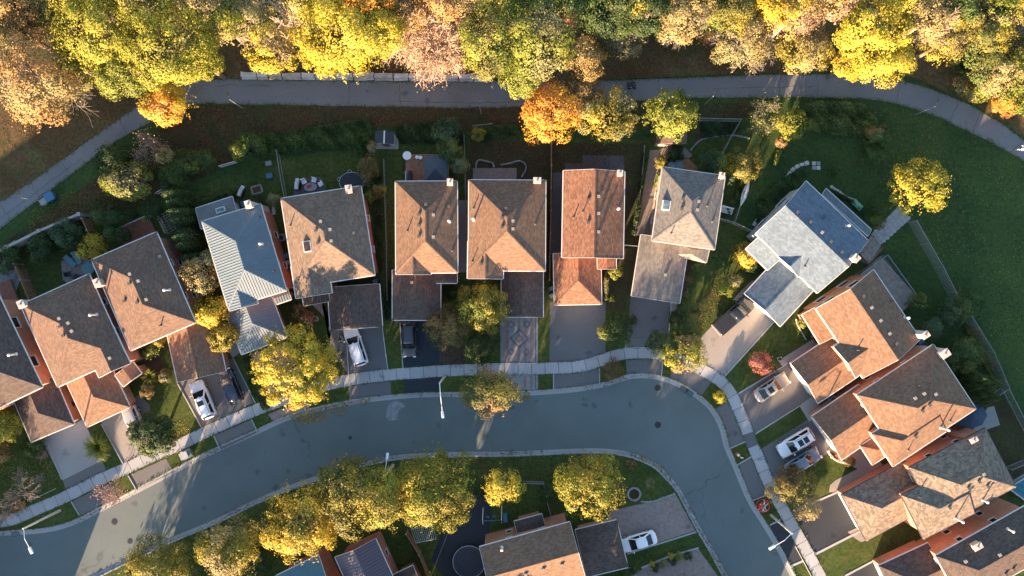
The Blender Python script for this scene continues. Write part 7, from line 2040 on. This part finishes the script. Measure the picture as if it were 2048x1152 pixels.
for sx in (-.4, .4):
    for sy in (-.32, .32): m = MB(); m.tube((sx, sy - .04, .15), (sx, sy + .04, .15), .15, n=10); m.build("wheel", M["rubber"], t, rel=True)
m = MB(); m.tube((.6, 0, .35), (1.1, 0, .6), .02, n=5); m.build("handle", M["iron_black"], t, rel=True)
for x_, y_, sz, mt, lb in ((545, 303, .45, "plastic_blue", "blue toy box beside the picket fence's start"), (538, 351, .6, "plastic_blue", "pale blue toy table in the dark yard"), (536, 326, .55, "plastic_gray", "grey toy bench in the dark yard"), (489, 407, .7, "plastic_blue", "blue bench box behind the metal roof")):
    x, y = W(x_, y_, .5); t = thing("toy_box", (x, y, 0), lb, "toy", rz=.2)
    m = MB(); m.box((0, 0, sz * .35), (sz * 1.2, sz * .9, sz * .6)); m.build("body", M[mt], t, rel=True); m = MB(); m.box((0, 0, sz * .68), (sz * 1.3, sz, .06)); m.build("lid", M[mt], t, rel=True)
t = thing("tarpaulin", V(917, 335), "crumpled blue-grey tarp under the grey-green shrub", "tarp"); m = MB(); rg = np.random.default_rng(5); g_ = 7
vs = [(*W(907 + i * 3.2, 322 + j * 4.2), .25 + rg.uniform(0, .45)) for j in range(g_) for i in range(g_)]
m.mesh(vs, [(j * g_ + i, (j + 1) * g_ + i, (j + 1) * g_ + i + 1, j * g_ + i + 1) for j in range(g_ - 1) for i in range(g_ - 1)], smooth=False); m.build("sheet", plain("tarp_blue", (.16, .24, .30), .5, 0, .2), t)
def planter(px, py, r, label, mat="stone_pale", plant="leaf_green"):
    x, y = W(px, py, .4); t = thing("planter", (x, y, 0), label, "planter")
    m = MB(); m.tube((x, y, 0), (x, y, .4), r * .75, r, 12); m.build("pot", M[mat], t)
    rg = np.random.default_rng(int(px)); n = 120; pos = rg.normal(0, r * .45, (n, 3)); pos[:, 2] = np.abs(pos[:, 2]) + .4; leaf_quads("plant", pos + [x, y, 0], rg.normal(0, .6, (n, 3)) + [0, 0, .8], rg.uniform(.08, .16, n), rg.random(n), plant, t, rg, org=(x, y, 0))
planter(288, 439, .28, "yellow flower pot on the red patio", "plastic_yellow", "leaf_gold"); planter(296, 438, .26, "white pot beside the yellow flower pot", "plastic_white"); planter(631, 637, .38, "pale stone urn beside the shaded front walk"); planter(680, 678, .4, "pale rock planter by the white wagon"); planter(1304, 800, .25, "small pot", "stone_gray") if False else None
planter(806, 344, .2, "white pot at the plank deck's railing", "plastic_white"); planter(1550, 737, .3, "teal pot beside the red shrub", "fabric_teal"); planter(1560, 718, .3, "white statue-like pot by the concrete walk", "plastic_white")

# ------------------------------------------------------------------ stone edgings, paving stones
def stones(pts, n, size, label, mat="stone_gray", h=.16, name="stone_edging", closed=False):
    L = smooth_line([W(*p) for p in pts], 8); R = resample(L, n + 1); t = thing(name, (R[0].x, R[0].y, 0), label, "edging")
    rr = random.Random(int(pts[0][0]))
    for i in range(n):
        a, b = R[i], R[i + 1]; c = (a + b) / 2; d = b - a
        m = MB(); l = d.length * .9; w = size * rr.uniform(.8, 1.15); hh = h * rr.uniform(.8, 1.2); rz = math.atan2(d.y, d.x) + rr.uniform(-.1, .1)
        cs, sn = math.cos(rz), math.sin(rz)
        o8 = [(-.5, -.3), (-.35, -.5), (.35, -.5), (.5, -.3), (.5, .3), (.35, .5), (-.35, .5), (-.5, .3)]
        P = [(c.x + (x_ * l) * cs - (y_ * w) * sn, c.y + (x_ * l) * sn + (y_ * w) * cs) for x_, y_ in o8]; T = [(c.x + (p_[0] - c.x) * .8, c.y + (p_[1] - c.y) * .8) for p_ in P]
        m.face([(q[0], q[1], hh) for q in T])
        for k in range(8):
            j = (k + 1) % 8; m.face([(P[k][0], P[k][1], 0), (P[j][0], P[j][1], 0), (P[j][0], P[j][1], hh * .7), (P[k][0], P[k][1], hh * .7)]); m.face([(P[k][0], P[k][1], hh * .7), (P[j][0], P[j][1], hh * .7), (T[j][0], T[j][1], hh), (T[k][0], T[k][1], hh)])
        m.build("stone", M[mat], t)
    return t
stones([(1506, 452), (1525, 425), (1548, 395), (1567, 368), (1580, 345), (1596, 332), (1618, 325)], 17, .5, "curved row of rounded edging stones beside the pale grey house", "stone_pale")
stones([(952, 340), (953, 325), (960, 320), (972, 323), (985, 326), (988, 335)], 12, .2, "low curved brick edging at the pink patio's start", "stone_gray", .3); stones([(1001, 330), (1020, 327), (1038, 322), (1050, 328), (1052, 338), (1043, 355)], 16, .2, "low curved brick edging sweeping round the pink patio", "stone_gray", .3)
c = W(1268, 988); stones([(1268 + 12.5 * math.cos(a), 988 + 12.5 * math.sin(a)) for a in np.linspace(0, 2 * math.pi, 13)], 20, .26, "ring of edging stones on the corner lawn", "stone_gray", .2)
sheet("flower_bed", [(1268 + 11 * math.cos(a), 988 + 11 * math.sin(a)) for a in np.linspace(0, 2 * math.pi, 14)[:-1]], "leaf_bank", .012, "brown soil inside the stone ring", .008)
stones([(1281, 1002), (1292, 1004), (1310, 1001), (1330, 994), (1350, 987)], 13, .22, "stone edging between the corner lawn and the forecourt", "stone_gray", .14)
stones([(1655, 900), (1662, 912), (1672, 920), (1688, 925), (1702, 930)], 9, .3, "white stone edging at the tan front walk", "stone_pale", .18)
stones([(1592, 637), (1594, 648), (1602, 662), (1612, 680)], 8, .16, "white curved edging of the planting bed", "stone_pale", .14)
stones([(1380, 302), (1390, 290), (1403, 279), (1430, 273), (1462, 270), (1500, 277)], 18, .2, "pale curved edging between the lawn and vegetable bed", "stone_gray", .14)
stones([(1660, 372), (1680, 386), (1695, 396), (1712, 402)], 9, .35, "rubble of pale stones behind the blue-grey rear roof", "stone_pale", .22)
stones([(545, 390), (547, 410), (548, 430)], 7, .4, "pale rockery stones beside the metal-roofed house", "stone_pale", .25)
stones([(756, 340), (757, 345), (760, 346)], 3, .2, "three small stones by the weeping shrub", "stone_gray", .12)
st = thing("stepping_stones", V(1630, 330), "four square pale paving slabs by the curved stone row", "paving")
for i in (0, 1):
    for j in (0, 1): m = MB(); m.prism([W(*q) for q in ((1624 + i * 9, 323 + j * 9), (1631.5 + i * 9, 323 + j * 9), (1631.5 + i * 9, 330.5 + j * 9), (1624 + i * 9, 330.5 + j * 9))], 0, .06); m.build("slab", M["stone_gray"] if (i + j) % 2 else M["stone_pale"], st)
st = thing("stone_patio", V(1790, 450), "pale irregular flagstones of the walk below the yellow tree", "paving"); rr = random.Random(3)
for i in range(8):
    for j in range(4):
        cx_, cy_ = 1800 - i * 7.0 + j * 5.6 + rr.uniform(-.6, .6), 416 + i * 6.6 + j * 6.6 + rr.uniform(-.6, .6)
        m = MB(); m.prism([W(cx_ + math.cos(a + .75) * rr.uniform(4.0, 4.8), cy_ + math.sin(a + .75) * rr.uniform(3.9, 4.6)) for a in [k * math.pi / 2 + .03 * k for k in range(4)]], .03, .045 + rr.uniform(0, .012)); m.build("flagstone", M["stone_gray" if rr.random() < .35 else "concrete_walk"], st)
t = thing("planter_box", V(518, 395), "square raised timber planter behind the metal roof", "planter"); q = [V(503, 376), V(522, 370), V(526, 384), V(507, 390)]
for i in range(4): m = MB(); m.tube(q[i] + Vector((0, 0, .2)), q[(i + 1) % 4] + Vector((0, 0, .2)), .12, n=4); m.build("timber", M["wood_gray"], t)
m = MB(); m.face([p_ + Vector((0, 0, .22)) for p_ in q][::-1]); m.build("soil_fill", M["soil"], t)
# thin white bent pipe and verge cable
t = thing("downpipe", V(1275, 1146), "white bent pipe at the clipped shrubs' start", "pipe"); m = MB()
for a, b in (((1236, 1140), (1262, 1134)), ((1262, 1134), (1272, 1138)), ((1272, 1138), (1277, 1147))): m.tube(V(*a) + Vector((0, 0, .12)), V(*b) + Vector((0, 0, .12)), .07, n=6)
m.build("pipe", M["metal_gray"], t)
for pts_, lb in ((((1590, 1092), (1604, 1118), (1622, 1152)), "thin pale cable lying along the verge"), (((55, 1002), (85, 990), (112, 977)), "thin grey stick on the lawn by the leafless tree")):
    m = MB(); o_ = V(*pts_[0])
    for a, b in zip(pts_, pts_[1:]): m.tube(V(*a) + Vector((0, 0, .06)), V(*b) + Vector((0, 0, .06)), .035, n=5)
    tag(m.build("cable", M["stone_pale"], org=o_), lb, "cable")
print("leaves", LEAF_TOTAL[0])
